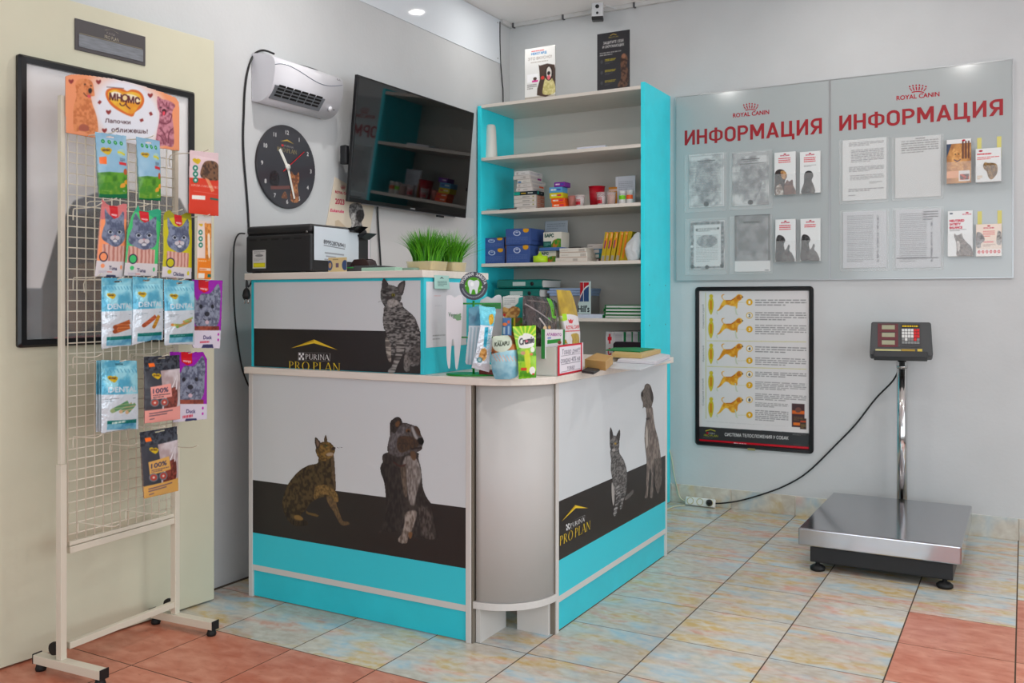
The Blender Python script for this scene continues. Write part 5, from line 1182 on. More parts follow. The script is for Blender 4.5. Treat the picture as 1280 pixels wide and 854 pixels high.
def wan(col, top, win, ears, fc, tg, base_y, name, ex):
    def g(c):
        c.rect(0,0,1300,900,col); c.poly(top[1],top[0])
        c.poly(win,(214,170,158),0,(lambda x, y: (np.sin(x*420+3*fbm(x*60,y*40,4))+.2),(180,116,104)))
        face(c, ears, *fc); redtag(c,*tg)
        c.poly([(ex[0]-20,base_y),(ex[1]+20,base_y+14),(ex[1]+20,900),(ex[0]-20,900)],(214,206,208)); c.text(name,(ex[0]+ex[2],base_y+84),40,(50,50,80),p2=(ex[0]+ex[2]+ex[3],base_y+92),up=(0,-34),bold=.02); c.words(ex[0]+ex[2]-15,base_y+98,ex[0]+ex[2]+60,base_y+116,1,(220,110,100),.5)
        c.ell(ex[0]+60,base_y+50,18,20,col); c.ell(ex[1]-28,base_y+64,10,20,col); c.words(ex[0]+26,base_y+90,ex[0]+100,base_y+120,3,(170,160,180),.4); c.poly([(ex[0]+100,base_y+132),(ex[0]+180,base_y+136),(ex[0]+190,base_y+160),(ex[0]+92,base_y+156)],(60,66,96))
        c.ell(ex[0]+66,base_y-32,38,46,(50,46,70)); c.ell(ex[0]+66,base_y-32,29,36,col)
    return g
s_ = [(128,60),(172,110),(205,125),(270,128),(320,108),(357,112),(352,250),(345,450),(335,780),(62,772),(85,600),(110,300)]
pouch(s_, .095, KP2, 'orange cat head shaped tuna treat pouch on wire rack', wan((244,150,102),((206,116,116),[(100,40),(370,90),(360,250),(110,250)]),[(125,475),(330,495),(325,650),(118,650)],[(155,150),(180,200),(215,225),(260,240),(290,215),(315,180),(328,200),(325,300),(332,420),(290,480),(235,502),(170,470),(118,420),(130,340),(150,280),(148,200)],(235,370,100,120),(195,122,76,125),625,'Tuna',(68,325,118,72)), (244,150,102), bulge=.006, res=760)
s_ = [(460,118),(475,165),(545,175),(610,160),(640,155),(668,170),(665,300),(640,500),(628,770),(330,765),(345,600),(360,350),(400,220)]
pouch(s_, .105, KP2, 'green cat head shaped tuna treat pouch on wire rack', wan((66,190,110),((40,160,120),[(380,100),(680,100),(680,290),(540,200),(430,180)]),[(365,490),(605,530),(600,680),(350,650)],[(432,190),(455,230),(480,270),(540,270),(590,240),(622,232),(618,330),(622,420),(600,500),(500,528),(420,500),(365,460),(370,400),(400,320),(405,260)],(500,400,115,125),(468,172,86,110),645,'Tuna',(338,625,105,78)), (66,190,110), bulge=.006, res=760)
s_ = [(690,220),(705,185),(745,165),(790,205),(850,215),(900,188),(945,200),(950,400),(945,795),(675,780),(690,560),(688,350)]
pouch(s_, .115, KP2, 'olive cat head shaped chicken treat pouch on wire rack', wan((196,186,24),((150,148,20),[(680,150),(950,150),(950,260),(820,220),(690,260)]),[(715,540),(915,560),(912,690),(712,680)],[(728,232),(750,265),(780,310),(830,320),(865,300),(905,248),(920,280),(915,370),(925,440),(900,510),(825,555),(740,510),(716,450),(730,370),(722,300)],(825,420,100,118),(788,204,70,112),680,'Chicken',(680,940,95,98)), (196,186,24), bulge=.006, res=760)
# cream treat and slim orange treat on long hooks at the right
KP6 = (0,0,3.559)
def cream(c):
    c.rect(0,0,1200,1000,(222,196,200)); c.poly([(840,790),(980,800),(980,980),(840,980)],(214,60,36)); blob(c,[(890,790),(900,730),(930,715),(968,730),(975,800)],(120,84,60),(70,50,40),111); c.poly([(905,790),(925,800),(950,850),(935,855)],(226,140,100)); heart(c,872,715,26,False)
    for y in (748,775,802): c.ell(866,y,11,13,(20,120,96)); c.ell(866,y,5,6,(200,220,214))
    c.text('КРЕМ-ЛАКОМСТВО',(850,828),10,(240,220,210),p2=(968,840),up=(0,-9)); c.rect(858,850,966,866,(236,226,226)); c.words(858,852,966,866,1,(214,80,60),.5); c.poly([(852,868),(908,872),(908,890),(852,886)],(236,232,226)); c.rect(930,880,970,893,(10,110,96))
pouch([(845,668),(972,682),(972,962),(840,948)], .14, KP6, 'red and pink cream treat pouch with a striped cat, rightmost on rack', cream, (222,196,200), bulge=.006)
def slim(c):
    c.rect(0,0,1400,900,(226,206,196)); c.poly([(1000,605),(1130,612),(1130,820),(1000,820)],(230,126,30)); c.poly([(1062,290),(1130,290),(1130,615),(1062,610)],(206,120,40)); blob(c,[(1065,330),(1075,280),(1090,310),(1110,290),(1125,320),(1122,600),(1075,600)],(226,150,70),(186,110,44),112); c.poly([(1085,400),(1110,400),(1112,590),(1090,580)],(236,214,190),3); c.rect(1000,210,1130,272,(214,212,208)); heart(c,1028,300,26,False)
    for y in (370,428,486): c.ell(1024,y,17,24,(20,120,96)); c.ell(1024,y,8,11,(214,226,220))
    c.words(1008,622,1120,642,1,(240,206,160),.6); c.rect(1016,694,1120,722,(240,214,190)); c.words(1018,696,1118,722,1,(214,110,60),.5); c.rect(1006,742,1062,790,(232,226,214)); c.rect(1090,752,1122,782,(10,110,96))
pouch([(1000,215),(1128,212),(1124,800),(998,792)], .13, KP2, 'slim orange treat sachet with ginger cat below the red cream pouch', slim, (226,206,196), bulge=.005)
# dental pouches
KP3 = (115,340,7.53)
FB = (156,216,230)
def dental(x0, y0, x1, y1, prod, mid, base):
    """pouch between top left and bottom right crop corners"""
    w, h = x1-x0, y1-y0
    T = lambda u, v: (x0+w*u, y0+h*v)
    def g(c):
        c.rect(0,0,1400,900,FB,(cloud(7,34,.4,.7),(84,166,196)))
        c.poly([T(-.1,mid),T(1.1,mid-.02),T(1.1,1.1),T(-.1,1.1)],(206,214,222)); heart(c,*T(.26,.25),w*.19)
        c.text('DENTAL',T(.15,mid-.035),h*.09,(206,216,226),p2=T(.92,mid-.05),up=(0,-h*.075),bold=.03); c.words(*T(.08,mid+.05),*T(.4,mid+.09),2,(120,134,140),.35); c.words(*T(.8,mid+.03),*T(.95,mid+.05),1,(120,134,140),.4)
        prod(c,T,w,h)
        c.poly([T(.13,.84),T(.93,.815),T(.93,.865),T(.13,.885)],(10,110,104)); c.poly([T(.13,.885),T(.93,.865),T(.93,.95),T(.13,.965)],(120,184,206),0,(cloud(9,40),(60,130,170))); c.words(*T(.25,.853),*T(.85,.845),1,(200,226,220),.8)
        for i in range(9): c.line([T(.1+i*.1,.12),T(.14+i*.1,.17)],w*.02,(76,150,184))
    return g
def bars(cols, ang=.9):
    def f(c, T, w, h):
        for (u, v), (u2, v2), wd, col, col2 in cols: c.line([T(u,v),T(u2,v2)],w*wd,col,0,(lambda x, y: np.sin(y*700)*.5+.3,col2)); c.ell(*T(u,v),w*wd*.5,w*wd*.5,col2)
    return f
p1 = bars([((.36,.70),(.85,.62),.14,(196,106,56),(150,70,34)),((.36,.76),(.85,.69),.14,(206,118,62),(150,70,34))])
p2 = bars([((.3,.72),(.68,.58),.13,(196,100,64),(160,74,44)),((.62,.74),(.8,.57),.12,(206,150,50),(180,120,40))])
p3 = bars([((.2,.69),(.5,.7),.09,(150,180,90),(206,130,60)),((.35,.72),(.85,.62),.09,(206,140,80),(120,170,90)),((.55,.64),(.9,.58),.07,(150,190,120),(206,150,80))])
p4 = bars([((.25,.70),(.66,.58),.12,(84,140,96),(150,170,120)),((.46,.71),(.78,.6),.1,(84,140,96),(206,170,130)),((.63,.72),(.88,.6),.1,(96,150,104),(206,170,130))])
s1 = [(90,55),(380,62),(388,695),(250,700),(92,728)]; s2 = [(385,45),(670,65),(668,640),(560,640),(380,690)]; s3 = [(680,70),(962,85),(965,685),(820,680),(685,692)]
pouch(s1, .13, KP3, 'silver blue dental pouch with brown ridged bars, leftmost in its row', dental(90,55,385,720,p1,.48,1), FB, M_FOIL, .012, cut=[(205,88),(278,84),(278,97),(205,100)])
pouch(s2, .135, KP3, 'silver blue dental pouch with two sticks, middle of its row', dental(383,50,670,680,p2,.48,1), FB, M_FOIL, .012, cut=[(480,75),(545,72),(545,86),(480,90)])
pouch(s3, .14, KP3, 'silver blue dental pouch with green and orange twists, right of its row', dental(683,72,965,690,p3,.48,1), FB, M_FOIL, .012, cut=[(795,100),(850,96),(852,112),(797,118)])
KP4 = (110,435,7.7625)
s4 = [(130,118),(472,125),(488,792),(400,780),(132,828)]
pouch(s4, .12, KP4, 'silver blue dental pouch with green tubes at front of the lower stack', dental(130,120,488,820,p4,.48,1), FB, M_FOIL, .012, cut=[(265,152),(340,152),(342,170),(265,168)])
for i, (dx, o) in enumerate(((-10,.085),(-24,.05))):
    s_ = [(130+dx*2,122),(440+dx,125),(450+dx,790),(132+dx*2.2,815)]
    pouch(s_, o, KP4, ('silver blue dental pouch second in the lower stack','silver blue dental pouch third in the lower stack nearest the grid')[i], dental(130+dx*2,122,450+dx,810,p4,.48,1), FB, M_FOIL, .01, False)
# purple dog treats
def duck(T, w, h):
    def g(c):
        c.rect(0,0,1400,900,(150,30,164)); 
        blob(c,[T(.08,.12),T(.2,.3),T(.35,.2),T(.6,.2),T(.8,.1),T(.9,.06),T(.96,.2),T(.93,.4),T(.9,.6),T(.7,.74),T(.45,.74),T(.15,.66),T(.1,.4)],(132,138,156),(84,88,108),121)
        for e in (.32,.68): c.ell(*T(e,.39),w*.05,h*.03,(30,30,40))
        c.ell(*T(.5,.5),w*.08,h*.035,(40,40,50)); c.line([T(.38,.57),T(.5,.6),T(.62,.57)],w*.03,(60,60,74),3); c.ell(*T(.5,.62),w*.06,h*.03,(196,170,180))
        c.poly([T(.1,.68),T(.9,.68),T(.9,.78),T(.1,.78)],(150,74,56),0,(cloud(6,60),(110,50,40))); redtag(c,*T(.27,-.01),w*.32,h*.2)
        c.poly([T(-.2,.74),T(1.2,.74),T(1.2,1.2),T(-.2,1.2)],(214,206,220)); c.text('Duck',T(.4,.87),h*.06,(50,40,90),p2=T(.66,.87),up=(0,-h*.055),bold=.02); c.words(*T(.3,.89),*T(.78,.93),1,(206,80,100),.5); c.poly([T(.4,.95),T(.7,.945),T(.74,1.),T(.36,1.)],(60,60,100))
        for v in (.8,.88): c.ell(*T(.88,v),w*.03,h*.02,(186,40,170))
    return g
pouch([(945,72),(1230,80),(1202,720),(955,715),(910,600)], .11, KP3, 'purple dog treat pouch with grey terrier face beside the dental pouches', duck(lambda u, v: (920+300*u, 76+640*v), 300, 640), (150,30,164), bulge=.006)
pouch([(795,38),(1118,40),(1155,110),(1155,690),(825,725)], .10, KP4, 'lower purple dog treat pouch with grey terrier face behind black pouch', duck(lambda u, v: (810+340*u, 40+680*v), 340, 680), (150,30,164), bulge=.006)
# dark 100% natural pouches
def natural(T, w, h, lab, meat):
    def g(c):
        c.rect(0,0,1300,900,(58,60,68)); c.poly([T(-.1,-.1),T(1.1,-.1),T(1.1,.2),T(-.1,.22)],(66,70,80),0,(cloud(3,140,.45,.6),(36,38,46)))
        c.poly([T(.42,.22),T(1.1,.2),T(1.1,.8),T(.45,.8)],(206,196,200),0,(cloud(12,30,.35,.65),(170,150,150))); blob(c,[T(.62,.55),T(.8,.48),T(.9,.55),T(.86,.8),T(.5,.82)],(140,66,54),(96,44,36),131)
        c.line([T(.72,.48),T(.9,.3),T(.85,.52)],w*.03,(240,236,240)); heart(c,*T(.3,.29),w*.17); c.poly([T(.14,.46),T(.68,.42),T(.72,.62),T(.16,.66)],lab); c.text('100%',T(.2,.56),h*.08,(80,70,90),p2=T(.6,.54),up=(0,-h*.07),bold=.04); c.words(*T(.2,.575),*T(.66,.62),2,(110,84,90),.5)
        for u in (.25,.5): c.ell(*T(u,.7),w*.115,w*.115,(110,114,120)); c.ell(*T(u,.7),w*.085,w*.085,(176,72,62)); c.ell(*T(u,.7),w*.03,w*.03,(226,200,190))
        c.poly([T(-.1,.82),T(1.1,.77),T(1.1,1.2),T(-.1,1.2)],lab); c.line([T(.12,.866),T(.76,.826)],h*.018,(120,94,100)); c.line([T(.12,.902),T(.6,.872)],h*.018,(120,94,100)); c.line([T(.14,.952),T(.27,.942)],h*.016,(120,94,100)); c.poly([T(.12,.1),T(.28,.1),T(.29,.155),T(.13,.16)],ST)
    return g
pouch([(543,88),(888,68),(895,690),(550,735)], .12, KP4, 'black and pink hundred percent treat pouch with clear window', natural(lambda u, v: (543+348*u, 88+640*v-20*u), 348, 640, (232,156,146), 1), (58,60,68), cut=[(680,98),(750,90),(750,104),(680,112)])
KP5 = (160,525,8.1375)
pouch([(120,128),(498,65),(512,722),(165,803)], .13, KP5, 'black and ochre hundred percent treat pouch hanging lowest on rack', natural(lambda u, v: (120+378*u+35*v, 128+675*v-66*u), 378, 675, (214,164,88), 2), (58,60,68), cut=[(275,120),(372,100),(375,112),(278,134)])
# ================================================================ things on the shelves
def pxbox(u0, u1, u2, v, yf, zb):
    """box from photo columns: front face u0..u1 on the plane yf, right side reaching column u2, top row v"""
    x0, x1 = PY(u0,v,yf)[0], PY(u1,v,yf)[0]; y1 = PX(u2,v,x1)[1] if u2 else yf+.1
    return [x0, x1, yf, min(y1,-.012), zb, PY(u0,v,yf)[2]]
def carton(name, label, cat, b, col, front=None, side=None, group=None, rough=.45, res=620, rz=0.):
    x0,x1,y0,y1,z0,z1 = b
    t = thing(name, label, cat, ((x0+x1)/2,(y0+y1)/2,z0), rz, group)
    T = WM[t.name]; W_, D_, H_ = (x1-x0)/2, (y1-y0)/2, z1-z0
    MB().box(-W_,W_,-D_,D_,0,H_,0,T).build('carton_body', mat('carton_%d_%d_%d' % tuple(col), col, rough), t, .0012, seg=1)
    R3 = T.to_3x3()
    if front:
        c = Canvas(T @ Vector((-W_+.001,-D_-.0005,.001)), R3 @ Vector((1,0,0)), R3 @ Vector((0,0,1)), 2*W_-.002, H_-.002, res, col, None); front(c); c.build('front_print', t, M_PRINT)
    if side:
        c = Canvas(T @ Vector((W_+.0005,-D_+.001,.001)), R3 @ Vector((0,1,0)), R3 @ Vector((0,0,1)), 2*D_-.002, H_-.002, res, col, None); side(c); c.build('side_print', t, M_PRINT)
    return t
S1, S2, S3, S4, S5 = SHZ[1:6]
# stack of white plastic cups, loose sheets on the upper shelf
q = PY(613.5,180,-.3)
cp = thing('cup_stack', 'white tapered stack of plastic cups on the upper shelf', 'cups', (q[0],-.3,S1))
Tq = Matrix.Translation((q[0],-.3,S1)); MB().lathe([(.033,0),(.037,.003),(.0375,.01),(.03,.165),(.027,.188),(.022,.197),(.012,.2),(0,.2)],28,0,Tq).build('cup_body', mat('cup_white', (232,230,222), .4), cp)
for z in (.012,.02,.028): MB().lathe([(.0355,z),(.0375,z+.001),(.0375,z+.003),(.0352,z+.004)],28,0,Tq).build('cup_rim', mat('cup_white'), cp)
b = pxbox(722,757,None,183,-.36,S1); carton('paper_pad', 'thin bluish pad of papers on the upper shelf', 'papers', [b[0],b[1],-.37,-.2,S1,S1+.012], (206,208,220))
b = pxbox(640,682,None,190,-.36,S1); carton('paper_sheet', 'thin grey sheet lying on the upper shelf by the cups', 'papers', [b[0],b[1],-.372,-.22,S1,S1+.004], (120,112,106))
# stacked medicine cartons
KS = 11.39; yb = -.31; z = S2
rows = [(580,850,1010,50,(216,206,200)),(545,850,975,62,(214,206,200)),(540,850,975,60,(214,206,198)),(540,850,975,58,(212,204,196)),(540,872,970,56,(24,36,44)),(568,802,966,60,(218,210,204)),(578,788,972,66,(216,208,202)),(588,770,990,58,(220,214,206)),(530,765,942,62,(214,206,200)),(548,760,946,68,(220,216,214))]
words_ = ['bottom','second','third','fourth','fifth','sixth','seventh','eighth','ninth','topmost']
for i, (a, b_, d, hp_, col) in enumerate(rows):
    b = pxbox(595+a/KS, 595+b_/KS, 595+d/KS, 240, yb, z); h_ = hp_/KS*.0041; b[5] = z+h_; b[3] = min(b[3], -.09)
    def fr_(c, i=i):
        if i == 4: c.rect(0,0,.26,1,(20,160,140)); c.rect(.3,.3,.52,.7,(196,160,50)); c.words(.6,.8,.95,.3,1,(230,230,220),.7)
        elif i in (1,2,3): c.words(.4,.75,.95,.35,1,(130,124,120),.6); c.rect(.86,.4,.93,.7,(150,140,60)); c.rect(0,0,1,.06,(170,160,150))
        else: c.rect(.12 if i != 8 else .62,.25,.24 if i != 8 else .76,.75,(150,140,134),(lambda x, y: np.sign(np.sin(x*2600)),(214,206,200))); c.rect(0,0,1,.07,(176,166,158)); c.words(.45,.7,.9,.3,1,(176,170,166),.5)
        if i == 7: c.rect(.05,.1,.3,.5,(60,120,176))
    def sd_(c, i=i):
        if i in (0,1,2,3): c.rect(.15,0,1,1,(206,140,116)); c.rect(.55,.2,.68,.8,(176,90,70)); c.words(.2,.8,.95,.2,2,(226,190,174),.5)
        elif i == 4: c.rect(0,0,.22,1,(20,150,140)); c.words(.5,.7,.9,.3,1,(200,200,200),.5)
        else: c.words(.1,.8,.95,.2,2,(170,166,176),.4); c.rect(*((.6,.2,.95,.6,(226,90,40)) if i == 6 else (.62,.15,.92,.6,(150,40,120)) if i == 8 else (.6,.4,.75,.7,(180,176,190))))
    carton('medicine_box', ('dark green banded' if i == 4 else 'white flat')+' medicine box, '+words_[i]+' of the stack of ten' if i not in (0,9) else words_[i]+' white medicine box of the stack of ten', 'box', b, col, fr_, sd_, 'stacked medicine boxes'); z += h_+.0004
# marker and cord beside the stack
q0, q1 = PY(625,262,-.33), PY(644,259,-.33)
pen = thing('marker_pen', 'dark marker pen lying beside the medicine box stack', 'pen', (q0[0],-.33,S2))
MB().tube([(q0[0],-.33,S2+.007),((q0[0]+q1[0])/2,-.325,S2+.007)], .0065, 10).build('pen_barrel', mat('pen_navy', (24,40,62), .4), pen); MB().tube([((q0[0]+q1[0])/2,-.325,S2+.007),(q1[0],-.32,S2+.007)], .0068, 10).build('pen_cap', mat('pen_maroon', (84,36,34), .4), pen)
q2 = PY(606,262,-.33); tag(MB().tube(catmull([(q2[0]+.07,-.34,S2+.004),(q2[0]+.02,-.35,S2+.004),(q2[0],-.34,S2+.006),(q2[0]+.005,-.325,S2+.014),(q2[0]+.05,-.31,S2+.014),(q2[0]+.09,-.30,S2+.008)],4), .0016, 6).build('elastic_cord', mat('cord_grey', (150,160,156), .4)), 'thin pale cord loop left of the marker pen', 'cord')
# narrow coloured cartons
z = S2
for i, (a, b_, top, col, nm) in enumerate(((690,706.5,0,(240,92,26),'lower orange'),(689,705.5,0,(240,96,30),'upper orange'),(687,703,0,(214,196,20),'yellow'),(686.5,702.5,0,(90,160,206),'light blue'),(692.5,706,0,(120,40,150),'purple'))):
    b = pxbox(a, b_, None, 250, -.34, z); h_ = (.026,.026,.03,.03,.026)[i]; b[3] = -.27; b[5] = z+h_
    carton('medicine_box', nm+' small carton in the narrow coloured stack', 'box', b, col, lambda c, col=col: (c.words(.12,.72,.56,.34,1,(245,240,235),.8,last=.95), c.rect(.6,.38,.9,.66,(60,80,170) if col[2] > 100 else (214,40,90))), None, 'small coloured cartons'); z += h_+.0003
# plastic beakers
M_CUPC = mat('clear_cup_plastic', (240,225,225), .1, alpha=.3, spec=.6); M_CUPR = mat('red_cup_plastic', (176,14,34), .25); M_CUPP = mat('pink_cup_plastic', (214,140,130), .3, alpha=.75)
def cup(u, yy, r0, r1, h, m, label, inner=None, lab=None, zb=S2):
    x = PY(u,250,yy)[0]; t = thing('plastic_cup', label, 'cup', (x,yy,zb), 0, 'plastic cups on the shelf'); T = Matrix.Translation((x,yy,zb))
    MB().lathe([(0,.001),(r0,.001),(r1,h),(r1-.0012,h),(r0-.0012,.003),(0,.003)],24,0,T).build('cup_wall', m, t)
    MB().lathe([(r1-.001,h-.002),(r1+.002,h-.001),(r1+.002,h+.001),(r1-.001,h+.001)],24,0,T).build('cup_rim', m, t)
    if inner: MB().lathe([(0,.004),(r0-.0025,.004),(r0-.0025+(r1-r0)*inner[1],h*inner[1]),(0,h*inner[1])],24,0,T).build('contents', inner[0], t)
    if lab: MB().prism(arc(0,0,r0+.002,-150,-60,8)+arc(0,0,r0+.0012,-60,-150,8), (x,yy,zb+h*.15), (1,0,0), (0,1,0), h*.5).build('cup_label', lab, t)
M_WC = mat('white_card', (224,222,220), .5)
cup(716.5,-.30,.022,.028,.062,M_CUPP,'pinkish clear cup at the left of the red beakers'); cup(725,-.335,.021,.026,.06,M_CUPC,'clear cup with a red and white label left of tall red beaker',(M_WC,.8),M_CUPR)
cup(746,-.25,.036,.044,.112,M_CUPR,'tall red ribbed beaker in clear cup on middle shelf'); cup(752,-.315,.022,.027,.07,M_CUPC,'clear cup with red label in front of tall red beaker',(M_WC,.7),M_CUPR); cup(764,-.32,.02,.025,.068,M_CUPC,'clear cup holding orange tubes near white bottles',(mat('tube_orange', (206,130,80), .4),.8))
b = pxbox(760.5,768.5,None,231,-.2,S2); carton('paper_bag', 'small orange carton behind clear cup on middle shelf', 'box', [b[0],b[1]+.015,-.2,-.15,S2,S2+.112], (200,130,40), lambda c: c.rect(0,.8,1,.9,(226,190,176)))
def note(c): c.rect(0,0,1,1,(206,210,220)); c.words(.15,.85,.9,.55,5,(150,154,166),.3); c.rect(.05,.02,.09,.98,(226,230,236))
p, r_ = PY(769.5,221,-.2), PY(794,221,-.2)
c = Canvas((p[0],-.2,S2), X_, Z_, r_[0]-p[0], p[2]-S2, 520, (206,210,220), None); note(c); tag(c.build('leaflet_stand', None, M_GLOSS, back=thin(.003)), 'clear stand with a printed notice behind two white bottles', 'notice')
for u, col, nm in ((778.3,(120,206,20),'green'),(787.6,(240,96,30),'orange')):
    x = PY(u,250,-.3)[0]; t = thing('medicine_bottle', 'white round medicine bottle with '+nm+' label', 'bottle', (x,-.3,S2), 0, 'white medicine bottles'); T = Matrix.Translation((x,-.3,S2))
    MB().lathe([(0,0),(.0175,0),(.019,.003),(.019,.05),(.017,.054)],24,0,T).build('bottle_body', M_WC, t); MB().lathe([(.0185,.054),(.0185,.072),(.017,.075),(0,.075)],24,0,T).build('cap', M_WC, t)
    MB().prism(arc(0,0,.0196,-175,-20,10)+arc(0,0,.0191,-20,-175,10), (x,-.3,S2+.028), (1,0,0), (0,1,0), .022).build('bottle_label', mat('label_'+nm, col, .4), t)
# ---- shelf with blue cartons
KB3 = 11.636
def bluebox(c): 
    for r_, col in ((1.,(214,220,236)),(.72,(62,88,150))): c.ell(.46,.72,.15*r_,.17*r_,col,None,.3)
    c.rect(.38,.72,.54,.84,(62,88,150)); c.rect(.4,.74,.52,.8,(200,208,228)); c.poly([(.72,.98),(.94,.98),(.93,.8),(.83,.74),(.73,.8)],(226,160,30),2); c.words(.06,.5,.9,.12,5,(110,132,180),.22)
def blue(a, b_, d, top, bot, label, yf):
    b = pxbox(595+a/KB3, 595+b_/KB3, 595+d/KB3, 270+top/KB3, yf, S3); b[4] = S3 if bot is None else PY(620,270+bot/KB3,yf)[2]+.0006; b[3] = min(b[3], yf+.2); 
    carton('glove_box', label, 'box', b, (62,88,150), bluebox, lambda c: c.rect(.1,.2,.8,.3,(50,72,130)), 'blue cartons on the shelf')
blue(75,415,432,478,None,'blue carton at bottom of the left pair',-.34); blue(75,405,425,325,478,'blue carton at top of the left pair',-.34)
blue(440,782,905,432,None,'blue carton at bottom of the right pair',-.36); blue(432,790,990,192,432,'blue carton at top of the right pair',-.36)
q = PY(630,295,-.14); carton('medicine_box', 'orange box end showing behind the blue cartons', 'box', [q[0]-.02,q[0]+.02,-.13,-.05,S3,S3+.165], (214,130,30))
def bars_(c): c.text('БАРС',(.08,.68),.22,(30,70,60),.5,.05); c.rect(0,0,.45,.4,(20,90,80)); c.poly([(.45,0),(.5,.3),(.62,.5),(1,.55),(1,0)],(60,140,40),2,(cloud(3,90),(206,120,50))); c.words(.06,.3,.4,.1,3,(160,200,190),.4)
b = pxbox(595+905/KB3, 595+1165/KB3, None, 270+465/KB3, -.30, S3); b[3] = -.2; b[5] = S3+.066; carton('medicine_box', 'lower white and green drops carton behind the lime cup', 'box', b, (222,218,204), bars_)
zt_ = b[5]
bb_ = pxbox(595+920/KB3, 595+1200/KB3, None, 0, -.32, S3); carton('folded_leaflets', 'blue folded leaflets between the two drops cartons', 'leaflets', [bb_[0],bb_[1]+.02,-.32,-.2,zt_+.0004,zt_+.017], (70,110,176))
b = pxbox(595+978/KB3, 595+1240/KB3, None, 270+240/KB3, -.30, S3); b[3] = -.2; b[4] = zt_+.018; carton('medicine_box', 'upper white and green drops carton above the folded leaflets', 'box', b, (226,222,208), bars_)
x = PY(595+940/KB3,330,-.35)[0]; lc = thing('lime_cup', 'short lime green cup with folded rim in front of the cartons', 'cup', (x,-.352,S3)); T = Matrix.Translation((x,-.352,S3)); M_LIME = mat('lime_plastic', (180,220,20), .4)
MB().lathe([(0,.001),(.038,.001),(.04,.004),(.04,.036),(.0375,.036),(.0375,.005),(0,.005)],28,0,T).build('cup_wall', M_LIME, lc); MB().prism([(-.04,.02),(-.004,.062),(.01,.036)], (x,-.345,S3), X_, Z_, .0015).build('folded_flap', M_LIME, lc)
# tilted notice behind
p, r_ = PY(687,277,-.16), PY(718,275,-.16)
Un = np.array([1,0,0.]); Vn = np.array([.16,.0,.987])
c = Canvas((p[0]-.03,-.16,S3+.002), Un*.987+np.array([0,0,-.16])*0, Z_, .145, p[2]-S3, 520, (176,186,196), None); c.words(.1,.95,.9,.8,3,(130,140,150),.3); c.words(.5,.65,.8,.6,1,(206,40,50),.8,last=.95); c.words(.5,.56,.85,.52,1,(206,60,60),.6); c.words(.1,.5,.9,.1,8,(150,160,170),.25)
tag(c.build('leaflet_stand', None, M_GLOSS, back=thin(.003)), 'grey blue notice sheet standing behind the drops cartons', 'notice')
# flat cartons in the middle
KM = 10.667; z = S3
for i, (a, b_, h_, col, dpt_) in enumerate(((45,470,.024,(218,210,200),.12),(95,465,.027,(222,216,206),.11),(90,445,.024,(220,214,204),.11))):
    x0_, x1_ = PY(690+a/KM,320,-.34)[0], PY(690+b_/KM,320,-.34)[0]
    carton('medicine_box', ('bottom','middle','top')[i]+' cream flat carton of the short stack by the yellow boxes', 'box', [x0_,x1_,-.34+.004*i,-.34+dpt_,z,z+h_], col, lambda c, i=i: (c.rect((.55,.76,.74)[i],.2,(.7,.96,.96)[i],.8,(150,140,130),(lambda x, y: np.sign(np.sin(x*2200)),(214,206,198))), c.words(.05,.7,.5,.3,1,(190,180,170),.4), c.rect(0,0,1,.06,(170,110,80)))); z += h_+.0004
z = S3
for i, (a, b_, h_, col) in enumerate(((480,650,.022,(90,60,58)),(475,660,.026,(26,110,106)),(470,665,.026,(60,120,160)),(440,690,.026,(196,188,184)))):
    x0_, x1_ = PY(690+a/KM,320,-.22)[0]+.012, PY(690+b_/KM,320,-.22)[0]
    carton('medicine_box', ('maroon','teal edged','blue edged','grey')[i]+' flat carton in the rear stack by the yellow boxes', 'box', [x0_,x1_,-.215,-.08,z,z+h_], col, lambda c, i=i: (c.rect(0,.12,.76,.88,(206,198,192)), c.rect(.05,.4,.3,.6,(150,144,140)))); z += h_+.0004
carton('medicine_box', 'black flat carton behind the short cream stack', 'box', [PY(707,310,-.18)[0],PY(731,310,-.18)[0]-.01,-.21,-.1,S3,S3+.088], (34,32,34))
# leaning yellow cartons (standing on their narrow side)
for i in range(6):
    u0 = (750.5,756,762.2,768.8,774.4,779.6)[i]; x = PY(u0,328,-.33)[0]
    t = thing('supplement_box', ('first','second','third','fourth','fifth','sixth')[i]+' leaning yellow supplement box counted from the left', 'box', (x,-.33,S3), 0, 'leaning yellow boxes')
    T = Matrix.Translation((x,-.33,S3+.0006)) @ Matrix.Rotation(math.radians(10),4,'Y'); cw, chh = .0225, .158
    MB().box(0,cw,0,.13,0,chh,0,T).build('carton_body', mat('mustard_card', (188,160,28), .45), t, .001, seg=1)
    R3 = T.to_3x3(); c = Canvas(T @ Vector((.0008,-.0005,.001)), R3 @ Vector((1,0,0)), R3 @ Vector((0,0,1)), cw-.0016, chh-.002, 900, (188,160,28), None)
    if i < 5: c.rect(.45,.5,1,1,(226,130,30)); c.rect(.55,.8,.85,.97,(236,190,120)); c.rect(.3,.44,.62,.72,(130,40,110)) if i < 3 else c.rect(.5,.1,.95,.9,(220,126,30)); 
    if i < 4: c.rect(.12,.02,.88,.2,(214,206,190),(lambda x, y: np.sign(np.sin(y*2600)),(90,80,70)))
    c.build('spine_print', t, M_PRINT)
